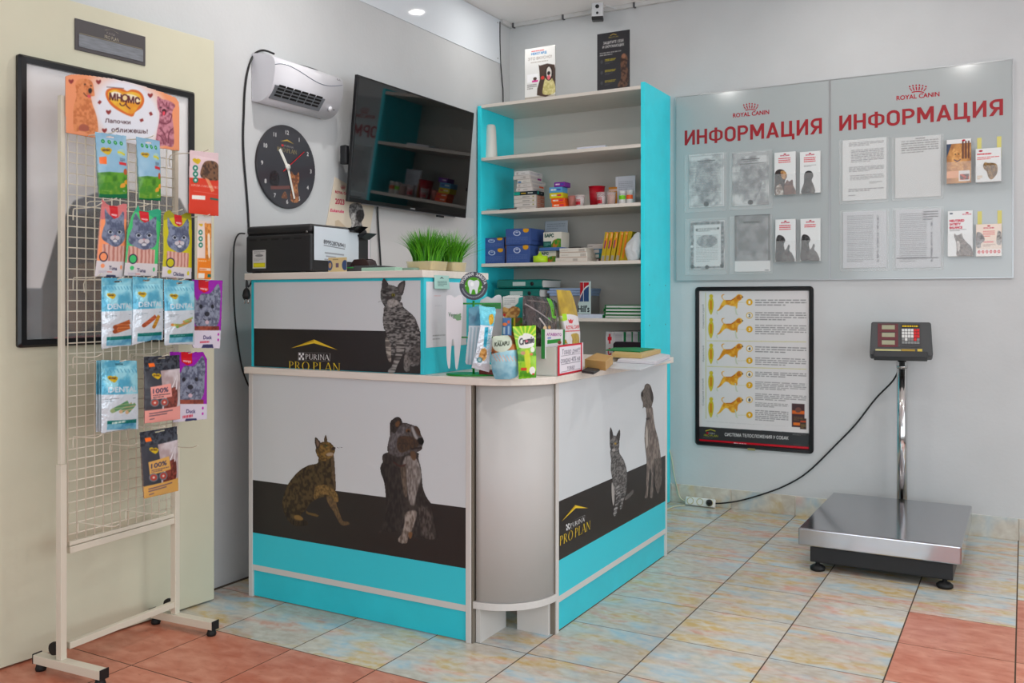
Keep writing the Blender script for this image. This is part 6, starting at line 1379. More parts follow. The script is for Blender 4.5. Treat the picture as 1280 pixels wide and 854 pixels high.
# white plastic bag against the side
x0_, x1_ = PY(779,328,-.36)[0], .982
bm = bmesh.new(); bmesh.ops.create_icosphere(bm, subdivisions=4, radius=1.)
for v in bm.verts:
    n_ = .12*math.sin(v.co.x*7+v.co.z*5)+.1*math.sin(v.co.y*9+v.co.z*11); f = 1+n_*.6; zz = max(v.co.z, -.75)
    v.co = Vector(((x0_+x1_)/2+ (x1_-x0_)*.43*v.co.x*f*(1-.35*max(zz,0))+.03*max(zz,0), -.352+.018*v.co.y*f*(1-.3*max(zz,0)), S3+.0008+(zz+.75)*.084))
me = bpy.data.meshes.new('plastic_bag'); bm.to_mesh(me); bm.free()
for p_ in me.polygons: p_.use_smooth = True
me.materials.append(mat('bag_white', (216,220,222), .35, alpha=.92, bump=(60,.5))); tag(link('plastic_bag', me), 'crumpled white plastic bag at the right end of the shelf', 'bag')
carton('medicine_box', 'teal carton standing behind the white plastic bag', 'box', [.94,.984,-.19,-.09,S3,S3+.19], (40,130,140))
# ---- shelf with binders
KF = 10.667
M_BIND = mat('teal_binder', (6,112,104), .4)
for i, (a, b_, top, bot) in enumerate(((205,880,262,345),(245,900,205,262),(290,945,150,205))):
    x0_, x1_ = PY(600+a/KF,370,-.34+.02*i)[0], PY(600+b_/KF,370,-.34+.02*i)[0]-.03
    z0_ = S4+.128+.045*i if False else S4+.004+(.052)*(i+1)
    t = thing('ring_binder', ('lowest','middle','topmost')[i]+' teal ring binder lying on the binder shelf', 'binder', (x0_,-.2,z0_), 0, 'lying teal binders')
    yf = -.375+.012*i; h_ = .05
    MB().prism(rrect(h_,h_,.02,4)[12:]+[(h_*4,0),(h_*4,.004),(.01,.004),(.01,h_-.004),(h_*4,h_-.004),(h_*4,h_)] if False else [(0,.012),(.004,.004),(.014,0),(.24,0),(.24,.003),(.018,.003),(.005,.015),(.005,h_-.015),(.018,h_-.003),(.24,h_-.003),(.24,h_),(.014,h_),(.004,h_-.004),(0,h_-.012)], (x0_,yf,z0_), (0,1,0), (0,0,1), x1_-x0_).build('binder_cover', M_BIND, t)
    MB().box(x0_+.003,x1_-.003,yf+.02,yf+.235,z0_+.006,z0_+h_-.006).build('papers', M_PAPER, t)
    MB().box(x0_+.1,x0_+.18,yf-.001,yf-.0002,z0_+.014,z0_+.036).build('spine_label', mat('label_grey', (186,206,202), .5), t)
    MB().lathe([(.008,0),(.011,.0015),(.011,.0025),(0,.0025)],16,0,Matrix.Translation((x1_-.06,yf+.0006,z0_+.025)) @ Matrix.Rotation(math.pi/2,4,'X')).build('finger_ring', M_DARK, t)
# teal folder under the binders, reaching the shelf
x0_, x1_ = PY(615,380,-.36)[0], PY(672,380,-.36)[0]
carton('document_box', 'teal document box under the lying binders', 'box', [x0_,x1_,-.372,-.14,S4,S4+.055], (8,100,98))
x0_, x1_ = PY(687,350,-.3)[0], PY(727,350,-.3)[0]
carton('desk_tray', 'grey upright tray carrying the pale blue folders', 'tray', [x0_,x1_,-.3,-.06,S4,S4+.118], (150,146,142))
for i in range(3): carton('paper_folder', ('lowest','middle','upper')[i]+' pale blue folder beside the binders', 'folder', [x0_-.012*(i%2),x1_+.004*i,-.305,-.06,S4+.119+i*.014,S4+.132+i*.014], (150,172,206), None, None, 'pale blue folders')
def hills(c):
    c.rect(0,0,1,1,(186,206,204)); c.poly([(.1,.4),(.1,.97),(.86,.97),(.86,.86),(.5,.72),(.3,.5)],(176,20,34)); c.poly([(.14,.38),(.3,.55),(.55,.76),(.86,.88),(.86,.38)],(40,70,116)); c.line([(.1,.42),(.3,.6),(.55,.78),(.88,.88)],.05,(206,214,214),3); c.rect(.44,.38,.48,.98,(206,214,214)); c.text("Hill's",(.04,.06),.2,(24,34,40),.86,.02)
p = PY(722,350,-.36); r_ = PY(738.5,350,-.36); zt_ = PY(722,352,-.36)[2]
c = Canvas((p[0],-.362,S4+.022), X_, Z_, r_[0]-p[0], zt_-S4-.022, 900, (186,206,204), None); hills(c); c.silhouette([(0,0),(1,0),(1,1),(.2,1),(.2,.5),(.05,.3)]); tag(c.build('brand_card', None, M_GLOSS, back=thin(.003)), 'red and blue curved brand card standing on the papers', 'card')
x0_, x1_ = PY(721,396,-.375)[0], PY(752,396,-.375)[0]; carton('paper_stack', 'pale blue paper stack under the brand card', 'papers', [x0_,x1_,-.378,-.15,S4,S4+.02], (196,206,222))
x0_ = PY(754,390,-.36)[0]; z = S4
for i in range(4):
    t = thing('green_folder', ('lowest','second','third','topmost')[i]+' green cardboard folder of papers at right of shelf', 'folder', (x0_,-.3,z), 0, 'stacked green folders'); h_ = .017
    MB().box(x0_+.006*(i%2),.984,-.365+.004*i,-.1,z,z+.003).box(x0_+.006*(i%2),.984,-.365+.004*i,-.1,z+h_-.003,z+h_).box(x0_+.006*(i%2),x0_+.006*(i%2)+.003,-.365+.004*i,-.1,z+.003,z+h_-.003).build('folder_cover', mat('green_card', (16,110,50), .5), t)
    MB().box(x0_+.012,.98,-.36+.004*i,-.11,z+.0035,z+h_-.0035).build('papers', M_PAPER, t); z += h_+.0006
# ---- lower shelf, seen over the worktop: files and a dark domed tape dispenser
def spine(cross):
    def f(c):
        c.rect(0,0,1,1,(206,204,204))
        if cross: c.rect(.4,.72,.6,.95,(206,20,40)); c.rect(.25,.8,.75,.88,(206,20,40)); c.text('С',(.3,.45),.16,(196,20,40),.4,.03); c.text('Т',(.3,.2),.16,(196,20,40),.4,.03)
        else: c.rect(.08,.3,.7,.95,(176,172,176),(lambda x, y: np.sin(y*900),(206,204,206))); c.rect(.8,0,1,1,(14,110,60))
    return f
us = [757,767.5,783,791.5,799.5]
for i in range(4):
    x0_, x1_ = PY(us[i],430,-.3)[0], PY(us[i+1],430,-.3)[0]-.001
    zt_ = PY(us[i],414.5,-.3)[2]
    carton('archive_file', ('white file with red cross','first grey file with green edge','second grey file with green edge','last grey file beside the turquoise side')[i]+' on the low shelf', 'file', [x0_,x1_,-.3,-.08,S5,zt_], (206,204,204), spine(i == 0), None, None, res=520)
x0_, x1_ = PY(766.5,440,-.37)[0], .985
td = thing('letter_tray', 'black arched desk organiser on the low shelf', 'organiser', ((x0_+x1_)/2,-.36,S5)); zt_ = PY(780,427.5,-.37)[2]
w_ = x1_-x0_; MB().prism([(0,0),(0,zt_-S5-.012),(.012,zt_-S5),(w_,zt_-S5),(w_,0),(w_*.85,0)]+[(w_*.62+w_*.23*math.cos(a),.06+.05*math.sin(a)) for a in np.linspace(0,math.pi,9)]+[(w_*.39,0)], (x0_,-.34,S5), X_, Z_, .03).build('organiser_body', mat('black_violet', (36,26,34), .35), td)
# ================================================================ on the raised section
M_PRN = mat('printer_black', (34,34,36), .42); M_PRN2 = mat('printer_gloss', (22,22,24), .2)
b = [PY(306.5,341,-2.285)[0], PY(389,341,-2.285)[0], -2.285, -1.955, UT, PY(350,281,-2.285)[2]]
pt = thing('printer', 'black laser printer on the raised counter section', 'printer', ((b[0]+b[1])/2,(b[2]+b[3])/2,UT))
body = MB().box(b[0]+.002,b[1],b[2],b[3],UT+.004,b[5]-.036).build('lower_body', M_PRN, pt, .008, seg=3)
MB().box(b[0],b[1]-.004,b[2]+.004,b[3],b[5]-.034,b[5]).build('upper_lid', M_PRN, pt, .012, seg=3)
MB().box(b[0]+.01,b[1]-.008,b[2]+.006,b[3]-.006,b[5]-.037,b[5]-.033).build('lid_gap', M_DARK, pt)
for i in range(5): MB().box(b[0]+.022+i*.055,b[0]+.058+i*.055,b[2]-.0006,b[2]+.002,b[5]-.056,b[5]-.049).build('vent_slot', M_DARK, body)
for x in (b[0]+.03,b[1]-.03):
    for y in (b[2]+.03,b[3]-.03): MB().box(x-.012,x+.012,y-.012,y+.012,UT,UT+.005).build('rubber_foot', M_DARK, pt)
p, r_ = PY(316,313,b[2]), PY(332.5,335.5,b[2])
c = Canvas((p[0],b[2]-.0008,r_[2]), X_, Z_, r_[0]-p[0], p[2]-r_[2], 900, (206,206,204), None); c.rect(.06,.06,.94,.3,(206,196,20)); c.rect(.1,.1,.9,.26,(226,216,30)); c.ell(.5,.7,.3,.07,(130,130,130)); c.words(.1,.95,.9,.8,2,(120,120,120),.4); c.words(.1,.56,.8,.4,3,(150,150,150),.4); c.build('rating_label', body, M_PRINT)
MB().lathe([(.004,0),(.004,.002)],10,0,Matrix.Translation((b[1]-.02,b[2]+.0005,b[5]-.03)) @ Matrix.Rotation(math.pi/2,4,'X')).build('rear_screw', M_STEEL, pt)
# right flank: exit tray wing and the taped phone number
xr = b[1]
c = Canvas((xr+.004,b[2]+.012,UT+.045), Y_, Z_, .25, b[5]-UT-.055, 620, (204,214,222), (300,270,8.)); 
c.text('89952876941',(838,275),44,(40,42,48),p2=(1050,318),up=(0,-40),bold=.015); c.line([(838,292),(1048,332)],5,(50,52,56)); c.line([(848,368),(1040,391)],13,(140,144,150)); c.line([(860,402),(960,416)],13,(150,154,160)); c.line([(845,433),(900,440)],12,(150,154,160))
ph = tag(c.build('phone_notice', None, M_PRINT, back=thin(.0006)), 'white notice with phone number taped to the printer flank', 'notice')
for k, (a0, a1, z_) in enumerate(((.02,.12,.0),(.11,.2,-.045))):
    MB().prism([(0,0),(.05,.006),(.012,-.016)], (xr+.0008,b[2]+.25+a0*.6,b[5]+z_*.5-.004), (1,0,0), (0,0,1), .06).build('tray_wing', M_PRN2, pt)
# small items beside it
def on_top(u, v=340): return PZ(u, v, UT)
p0, p1 = PY(411.5,340,-2.27), PY(434,340,-2.27)
c = Canvas((p0[0],-2.275,UT+.001), X_, Z_, p1[0]-p0[0], .05, 900, (214,192,140), None); c.ell(.08,.45,.16,.36,(60,80,120)); c.ell(.92,.45,.16,.36,(60,80,120)); c.ell(.1,.45,.08,.2,(190,150,100)); c.rect(.42,.3,.58,.6,(110,90,110)); c.words(.25,.92,.75,.8,1,(150,130,90),.5)
tag(c.build('photo_card', None, M_PRINT, back=thin(.002)), 'small yellowish photo card standing by the printer', 'card')
q0, q1 = PY(428,340,-2.24), PY(481,340,-2.24)
sc2 = thing('card_terminal', 'dark grey card terminal lying on raised counter by the printer', 'terminal', ((q0[0]+q1[0])/2,-2.2,UT))
MB().prism([(0,0),(q1[0]-q0[0],0),(q1[0]-q0[0],.018),((q1[0]-q0[0])*.8,.022),((q1[0]-q0[0])*.3,.022),(0,.012)], (q0[0],-2.17,UT), X_, Z_, .07).build('terminal_body', mat('terminal_grey', (64,68,70), .4), sc2, .003)
MB().prism([(.01,.0),(.1,.0),(.09,.02),(.075,.026),(.03,.024)], (q0[0]+.012,-2.18,UT+.021), X_, Z_, .05).build('terminal_cover', mat('smoke_plastic', (52,36,38), .2), sc2, .002)
MB().box(q0[0]+.02,q0[0]+.05,-2.2405,-2.239,UT+.014,UT+.017).build('status_light', mat('status_green', (40,170,70), .4), sc2)
q0, q1 = PY(452,338,-2.29), PY(507,338,-2.29)
carton('mint_case', 'flat mint green case on the front edge of raised counter', 'case', [q0[0],q0[0]+(q1[0]-q0[0])*.78,-2.292,-2.25,UT,UT+.012], (160,196,176)); carton('mint_case', 'smaller grey green case behind flat mint case', 'case', [q0[0]+.03,q1[0],-2.245,-2.2,UT,UT+.011], (130,156,140))
# grass pots
def grass_pot(x, y, rx, ry, h, nbl, seed, label, spread):
    t = thing('grass_pot', label, 'plant', (x,y,UT), 0, 'pots of cat grass'); R = random.Random(seed)
    out = [(p_[0]-rx, p_[1]-ry) for p_ in rrect(2*rx, 2*ry, min(rx,ry)*.3, 4)]; n_ = len(out); mb = MB()
    vs = [(x+p_[0]*.9,y+p_[1]*.9,UT+.0005) for p_ in out]+[(x+p_[0],y+p_[1],UT+h) for p_ in out]+[(x+p_[0]*.97,y+p_[1]*.97,UT+h) for p_ in out]+[(x+p_[0]*.88,y+p_[1]*.88,UT+.003) for p_ in out]
    fs = [(k*n_+j,k*n_+(j+1)%n_,(k+1)*n_+(j+1)%n_,(k+1)*n_+j) for k in range(3) for j in range(n_)]+[tuple(range(n_))[::-1], tuple(range(3*n_,4*n_))]
    mb.add(vs, fs).build('tray', mat('clear_tray', (236,226,190), .15, alpha=.35, spec=.5), t)
    MB().prism([(p_[0]*.86,p_[1]*.86) for p_ in out], (x,y,UT+.004), (1,0,0), (0,1,0), h*.82).build('root_mat', mat('root_soil', (196,162,84), .8, var=(90,.25,(1,1,.3))), t)
    vs = []; fs = []; ms = []
    for i in range(nbl):
        a, r_ = R.uniform(0,2*math.pi), math.sqrt(R.random()); bx, by = x+rx*.84*r_*math.cos(a), y+ry*.84*r_*math.sin(a)
        L = R.uniform(.085,.13)*(1.06-.2*r_*r_); le = spread*r_*(.4+R.random()*.6)*(1 if R.random() > .06 else 2.2); ph_ = a+R.uniform(-.6,.6); w_ = R.uniform(.0013,.0022); tw = R.uniform(0,math.pi)
        pts = []
        for k in range(5):
            s_ = k/4; pts.append((bx+math.cos(ph_)*le*L*s_*s_*1.2, by+math.sin(ph_)*le*L*s_*s_*1.2, UT+h*.8+L*s_*(1-.28*le*s_)))
        k0 = len(vs)
        for k, p_ in enumerate(pts):
            ww = w_*(1-(k/4)**2*.95); vs += [(p_[0]-ww*math.cos(tw),p_[1]-ww*math.sin(tw),p_[2]), (p_[0]+ww*math.cos(tw),p_[1]+ww*math.sin(tw),p_[2])]
        m_i = R.randrange(3)
        for k in range(4): fs.append((k0+2*k,k0+2*k+1,k0+2*k+3,k0+2*k+2)); ms.append(m_i)
    me = bpy.data.meshes.new('grass_blades'); inv = WM[t.name].inverted(); me.from_pydata([inv @ Vector(v) for v in vs], [], fs)
    for cc_ in ((74,150,20),(96,176,30),(50,124,18)): me.materials.append(mat('grass_%d' % cc_[1], cc_, .5))
    me.polygons.foreach_set('material_index', ms); me.update(); o = link('grass_blades', me, t); o['kind'] = 'stuff'
gx0, gx1 = PY(508.5,338,-2.2)[0], PY(545,338,-2.2)[0]
grass_pot((gx0+gx1)/2, -2.165, (gx1-gx0)/2, .05, .034, 900, 3, 'wide tray of tall green cat grass on raised counter', .55)
grass_pot(PY(555,338,-2.13)[0]-.012, -2.06, .038, .045, .034, 420, 5, 'small tray of cat grass at the raised counter corner', .8)
# note and papers on the side of the raised section
p, r_ = PX(543,344,UX1+.0075), PX(561,361.5,UX1+.0075)
c = Canvas((UX1+.0078,p[1],r_[2]), Y_, Z_, r_[1]-p[1], p[2]-r_[2], 900, (176,216,208), None); c.poly([(.35,.75),(.5,.9),(.65,.75),(.5,.8)],(50,70,70)); c.words(.2,.6,.85,.2,4,(90,120,120),.4)
tag(c.build('sticky_note', None, M_PRINT, disp=lambda gx, gy: .004*(1-gy)**2, back=thin(.0003)), 'pale mint sticky note on the raised counter edge', 'note')
p, r_ = PX(533,352,UX1+.001), PX(583,431,UX1+.001)
c = Canvas((UX1+.0012,p[1],r_[2]), Y_, Z_, r_[1]-p[1], p[2]-r_[2], 620, (214,214,220), (525,330,5.693)); c.words(100,220,180,235,1,(206,160,160),.3); c.words(105,290,190,305,1,(190,190,200),.3); c.words(90,500,180,540,2,(150,150,156),.3); c.rect(205,60,300,62,(200,200,206))
tag(c.build('wall_paper', None, M_PRINT, back=thin(.0004)), 'white sheet stuck on the turquoise raised side', 'paper')

# ================================================================ on the worktop
CR_, CF_ = np.array([_c,_s,0]), np.array([_s,-_c,0])       # to the right of the view, towards the camera
KQ = (525,330,5.693); KR2 = (620,355,6.833)
def stand_canvas(sil, K, base, ang=0., res=800, bg=(255,255,255)):
    P = PZ(base[0], base[1], DT); U_ = CR_*math.cos(ang)+CF_*math.sin(ang); N_ = np.cross(U_, (0,0,1))
    q = [PL(K[0]+p[0]/K[2], K[1]+p[1]/K[2], P, N_) for p in sil]; A = [(p-P)@U_ for p in q]; Zs = [p[2] for p in q]
    z0 = max(min(Zs), DT+.0006); o = P+U_*min(A); return Canvas((o[0],o[1],z0), U_, Z_, max(A)-min(A), max(Zs)-z0, res, bg, K)
def counter_pouch(sil, K, base, name, label, cat, draw, bg, m=None, bulge=.012, ang=0., smooth=0, res=820, zlift=0.):
    c = stand_canvas(sil, K, base, ang, res, bg); c.silhouette(sil, smooth); draw(c)
    f = lambda gx, gy: bulge*np.clip(np.sin(np.pi*gx),0,1)**.6*np.clip(np.sin(np.pi*np.clip(.12+gy*.9,0,1)),0,1)**.6
    return tag(c.build(name, None, m or M_PLAST, f, None, 0., f), label, cat)
# display stand with tooth cut-outs, round sign and green base
M_GRN = mat('green_acrylic', (18,130,40), .3); M_TOOTH = mat('tooth_white', (214,212,216), .35)
bc = PZ(591,469,DT)
ds = thing('dental_display_stand', 'tooth shaped white and green treat stand with round sign', 'display stand', bc)
MB().prism([(.088*math.cos(a),.06*math.sin(a)) for a in np.linspace(0,2*math.pi,33)[:-1]], V3(bc), CR_, (-CF_[0],-CF_[1],0), .006).build('base_plate', M_GRN, ds)
def tooth(sil, base, nm, txt=False):
    P = PZ(*base, DT); N_ = CF_
    q = [PL(KQ[0]+p[0]/KQ[2], KQ[1]+p[1]/KQ[2], P, N_) for p in sil]; pts = [((a-P)@CR_, max(a[2],DT+.0065)) for a in q]
    o = MB().prism(pts, (P[0],P[1],0), CR_, Z_, .003).build(nm, M_TOOTH, ds)
    if txt:
        c = stand_canvas([(200,330),(295,330),(295,405),(200,405)], KQ, base, 0., 900, (214,212,216)); c.auto = True; c.mk[:] = False; c.O = c.O+N_*.0036
        c.text('VeggieS',(203,375),40,(60,100,70),p2=(293,385),up=(0,-34),bold=.02); c.poly([(238,372),(290,350),(292,400),(262,404)],(120,160,120)); c.build('tooth_print', o, M_PRINT)
t_l = [tuple(p) for p in catmull([(190,232),(205,222),(228,225),(248,240),(270,226),(290,222),(303,238),(306,300),(300,420),(292,560),(278,680),(266,745),(254,740),(246,640),(240,540),(228,545),(220,640),(214,735),(202,738),(192,680),(188,560),(186,400),(188,300)],3,True)]
tooth(t_l, (592,470), 'tooth_panel', True)
t_r = [tuple(p) for p in catmull([(430,262),(450,250),(480,232),(510,245),(540,225),(570,222),(584,250),(588,330),(584,480),(575,600),(545,740),(520,745),(505,620),(480,600),(460,740),(440,740),(425,520),(424,330)],3,True)]
tooth(t_r, (592,467), 'tooth_panel')
def gbar(a, b_, base, h_):
    P = PZ(*base, DT); q0_, q1_ = [PL(KQ[0]+p[0]/KQ[2], KQ[1]+p[1]/KQ[2], P, CF_) for p in (a, b_)]
    MB().prism([((q0_-P)@CR_,q0_[2]),((q1_-P)@CR_,q0_[2]),((q1_-P)@CR_,q0_[2]-h_),((q0_-P)@CR_,q0_[2]-h_)], (P[0],P[1],0), CR_, Z_, .02).build('cross_bar', M_GRN, ds)
gbar((302,276),(575,282),(592,468.3),.006); gbar((440,280),(576,284),(592,468),.018); gbar((296,516),(572,500),(592,468.3),.005); gbar((370,700),(384,800),(592,468.5),.02)
Pm = PZ(592,469,DT); zt_ = PL(592,380,Pm,CF_)[2]
MB().tube([Pm+[0,0,.005], [Pm[0],Pm[1],zt_+.01]], .004, 8).build('stem', M_GRN, ds)
cs = PL(592,357.5,Pm,CF_); rs = .0465
sg = MB().lathe([(rs,0),(rs,.004),(0,.004)],40,0,Matrix.Translation(V3(cs)) @ Matrix.Rotation(YAW,4,'Z') @ Matrix.Rotation(math.pi/2,4,'X')).build('round_sign', mat('sign_grey', (70,72,80), .4), ds)
c = Canvas(cs-CR_*rs-np.array([0,0,rs])+CF_*.0046, CR_, Z_, 2*rs, 2*rs, 1200, (72,74,84), None); c.silhouette([(.5+.5*math.cos(a),.5+.5*math.sin(a)) for a in np.linspace(0,2*math.pi,49)[:-1]])
c.ell(.5,.5,.31,.31,(70,150,20)); c.poly([(.3,.66),(.36,.72),(.45,.7),(.52,.68),(.62,.71),(.7,.66),(.7,.52),(.66,.4),(.64,.24),(.58,.22),(.54,.36),(.46,.36),(.42,.22),(.36,.24),(.34,.42),(.3,.54)],(214,220,222),3); c.ell(.45,.56,.06,.08,(236,240,240))
for x_, y_, r_ in ((.22,.5,.035),(.8,.46,.045),(.73,.35,.03),(.66,.74,.03)): c.poly([(x_,y_+r_),(x_+r_*.25,y_+r_*.25),(x_+r_,y_),(x_+r_*.25,y_-r_*.25),(x_,y_-r_),(x_-r_*.25,y_-r_*.25),(x_-r_,y_),(x_-r_*.25,y_+r_*.25)],(240,244,240))
s_ = 'ТРОЙНАЯ ЗАБОТА'
for i, ch_ in enumerate(s_):
    a = math.radians(166-i*152/(len(s_)-1)); cc_, ss_ = math.cos(a), math.sin(a); pr_ = (.5+.37*cc_-.035*ss_, .5+.37*ss_+.035*cc_); pe = (.5+.37*cc_+.035*ss_, .5+.37*ss_-.035*cc_)
    if ch_ != ' ': c.text(ch_, pr_, .1, (236,238,238), p2=pe, up=(.1*cc_,.1*ss_), bold=.02)
for i in range(26):
    a = math.radians(195+i*150/25); c.line([(.5+.38*math.cos(a),.5+.38*math.sin(a)),(.5+.42*math.cos(a),.5+.42*math.sin(a))],.018,(196,198,204))
c.build('sign_print', sg, M_PRINT)
# hanging chew packs
def chew1(c): c.rect(0,0,700,900,(196,206,214)); c.poly([(330,290),(560,290),(560,440),(330,440)],(84,150,176),0,(cloud(4,40),(44,104,134))); [c.line([(365+i*26,450),(345+i*22,720)],14,(150,176,190)) for i in range(5)]
counter_pouch([(345,312),(420,298),(445,320),(430,560),(395,720),(330,715),(322,700),(345,480)],KQ,(592,471.3),'chew_pack','clear pack of pale dental sticks hanging on the tooth stand','pet treats',chew1,(196,206,214),bulge=.006)
def chew2(c):
    c.rect(0,0,700,900,(206,212,220)); c.poly([(400,280),(560,280),(540,445),(400,430)],(116,206,222),0,(cloud(6,40),(80,176,204))); c.poly([(495,365),(520,360),(524,410),(500,435),(490,400)],(206,160,30),3); c.poly([(440,440),(470,445),(455,640),(425,640)],(226,232,236)); c.poly([(462,450),(488,450),(475,590),(452,590)],(40,160,190)); c.text('DENTAL',(492,600),40,(120,196,214),p2=(512,455),up=(-26,0),bold=.02)
    blob(c,[(425,640),(440,605),(470,605),(475,660),(450,690),(420,670)],(206,150,70),(150,96,50),141); c.ell(424,682,20,20,(60,120,130)); c.ell(424,682,12,12,(170,206,206))
counter_pouch([(420,292),(470,305),(535,310),(540,345),(515,480),(505,600),(492,770),(366,738),(395,640),(430,440)],KQ,(592,472.7),'chew_pack','light blue dental chew pack hanging in front on the tooth stand','pet treats',chew2,(206,212,220),M_FOIL,.008)
# dark tray at its foot
P = PZ(606,471,DT); carton('treat_box', 'dark red flat box lying behind the light blue bag', 'box', [P[0]-.03,P[0]+.05,P[1]+.012,P[1]+.05,DT+.0065,DT+.02], (110,40,34))
# light blue cat food bag
KQ2 = (560,320,4.267)
def kal(c):
    c.rect(0,0,800,900,(160,204,216),(cloud(8,40,.35,.65),(112,170,192))); c.poly([(225,420),(380,420),(380,500),(340,500),(290,505),(225,525)],(176,104,44),0,(cloud(5,60,.4,.6),(96,54,30))); c.poly([(240,430),(320,424),(342,470),(310,505),(262,508),(236,480)],(196,208,190),3); c.text('KALAPU',(250,482),26,(60,70,60),p2=(326,474),up=(0,-22),bold=.03); c.words(265,448,305,458,1,(120,130,110),.5)
    [c.line([(236+i*19,520+i*2),(262+i*17,560)],4,(216,160,140)) for i in range(7)]
counter_pouch([(238,432),(262,426),(332,424),(362,436),(372,520),(376,600),(370,640),(330,656),(275,662),(248,650),(232,590),(228,540),(236,480)],KQ2,(631,474),'pet_food_bag','light blue pet food bag with pale green label on counter','pet food',kal,(168,206,216),M_PLAST,.03,0.,2)
# green cream treat sachet
def cremie(c):
    c.rect(0,0,800,900,(120,196,20)); 
    for a in range(-80,90,20): c.line([(250,480),(250+260*math.sin(math.radians(a)),480-260*math.cos(math.radians(a)))],[2,34],(206,226,60))
    c.poly([(170,800),(360,800),(350,560),(250,520),(180,560)],(150,206,40),0,(cloud(4,60,.4,.62),(70,150,20))); c.poly([(188,480),(200,445),(225,440),(240,420),(285,425),(310,440),(330,460),(325,520),(300,540),(250,550),(205,545),(192,520)],(230,232,226),3); c.text('Cremie',(200,522),60,(40,34,40),p2=(325,500),up=(0,-58),bold=.03); c.ell(262,488,12,9,(226,110,130))
    c.poly([(240,590),(280,570),(295,700),(265,760)],(206,220,60),3); c.ell(310,740,26,34,(236,236,230)); c.ell(318,770,10,8,(206,50,50)); c.rect(212,715,262,738,(214,60,40)); c.words(208,745,262,800,4,(90,150,20),.3); c.ell(312,560,18,24,(226,232,214)); c.ell(230,590,20,16,(196,150,110)); c.ell(302,600,14,12,(206,120,60))
counter_pouch([(140,366),(340,354),(342,560),(344,800),(195,812),(185,600)],KR2,(657,474.5),'treat_sachet','bright green cream treat sachet standing on counter edge','pet treats',cremie,(120,196,20),M_PLAST,.008)
# white sale box with red framed sign and what stands in it
P0, P1, P2 = PZ(672,470,DT), PZ(696.5,470.5,DT), PZ(728,464,DT)
e1, e2 = (P0-P1), (P2-P1)
bx = thing('sale_box', 'open white carton with red framed sale sign on the counter', 'box', (P0+P2)/2)
M_BOXW = mat('white_carton', (214,214,206), .5); hb_ = PL(697,434,P1,CF_)[2]-DT
U2 = e2/np.linalg.norm(e2); l2 = np.linalg.norm(e2); U1 = np.array([-U2[1],U2[0],0]); l1 = .135
for o_, u_, l_ in ((P1,U2,l2),(P1+U1*(l1-.002),U2,l2)): MB().prism([(0,.0006),(l_,.0006),(l_,hb_),(0,hb_)], o_+np.array([0,0,0]), u_, Z_, -.002).build('box_wall', M_BOXW, bx)
for o_ in (P1+U2*.0,P1+U2*(l2-.002)): MB().prism([(0,.0006),(l1,.0006),(l1,hb_),(0,hb_)], o_, U1, Z_, .002).build('box_wall', M_BOXW, bx)
MB().prism([(0,0),(l2,0),(l2,l1),(0,l1)], P1+np.array([0,0,.0008]), U2, U1, .001).build('box_floor', M_BOXW, bx)
c = Canvas(P1+np.cross(U2,(0,0,1))*.0028+np.array([0,0,.001]), U2, Z_, l2, hb_+.004, 900, (226,222,230), None)
for e in ((.0,.0,.06,1),(.9,.0,.955,1),(0,.0,.95,.06),(0,.94,.95,1)): c.rect(*e,(196,16,44))
c.text('Товар дня!!!',(.14,.68),.17,(80,78,96),.72,0.,slant=.15); c.text('скидка 40% на',(.1,.4),.17,(80,78,96),.76,0.,slant=.15); c.text('товар',(.34,.14),.14,(80,78,96),.3,0.,slant=.15)
for y_ in (.63,.35,.1): c.rect(.12,y_,.88,y_+.012,(100,98,110))
c.build('sale_sign', bx, M_PRINT, back=thin(.0008))
def inbox(a, b_): return P1+U2*(l2*a)+U1*(l1*b_)
def box_pouch(sil, K, at_, name, label, cat, draw, bg, m=None, bulge=.01, ang=0., smooth=0):
    P = inbox(*at_); U_ = U2; N_ = np.cross(U_, (0,0,1)); q = [PL(K[0]+p[0]/K[2], K[1]+p[1]/K[2], P, N_) for p in sil]; A = [(p-P)@U_ for p in q]; z1 = max(p[2] for p in q)
    z0 = min(p[2] for p in q); z0 = max(z0, DT+.004)
    o = P+U_*min(A); c = Canvas((o[0],o[1],z0), U_, Z_, max(A)-min(A), z1-z0, 820, bg, K); c.silhouette(sil, smooth); draw(c)
    f = lambda gx, gy: bulge*np.clip(np.sin(np.pi*gx),0,1)**.6*np.clip(np.sin(np.pi*np.clip(gy,0,1)),0,1)**.5
    return tag(c.build(name, None, m or M_PLAST, f, None, 0., f), label, cat)
def rcb(c):
    c.rect(0,0,900,900,(196,166,40),(cloud(3,30,.35,.65),(170,140,30))); c.poly([(540,300),(560,265),(610,258),(690,280),(760,320),(760,440),(720,560),(620,560),(560,420)],(226,222,224),2); c.poly([(548,256),(580,254),(586,308),(556,318)],(170,226,30)); c.poly([(590,300),(600,335),(625,338),(635,302),(622,312),(612,298),(602,312)],(206,40,50)); c.text('ROYAL CANIN',(578,388),30,(200,40,50),p2=(698,378),up=(0,-32),bold=.03); c.line([(575,404),(708,398)],8,(206,40,50)); c.poly([(618,430),(690,430),(700,540),(635,560),(628,470)],(186,156,40),3,(cloud(9,60),(150,120,40)))
box_pouch([(518,50),(630,56),(660,180),(690,320),(718,440),(712,520),(700,640),(580,640),(578,420),(550,280)],KR2,(.55,.62),'pet_food_bag','tall gold topped pet food pouch standing in the sale box','pet food',rcb,(196,166,40),M_PLAST,.012,.15)
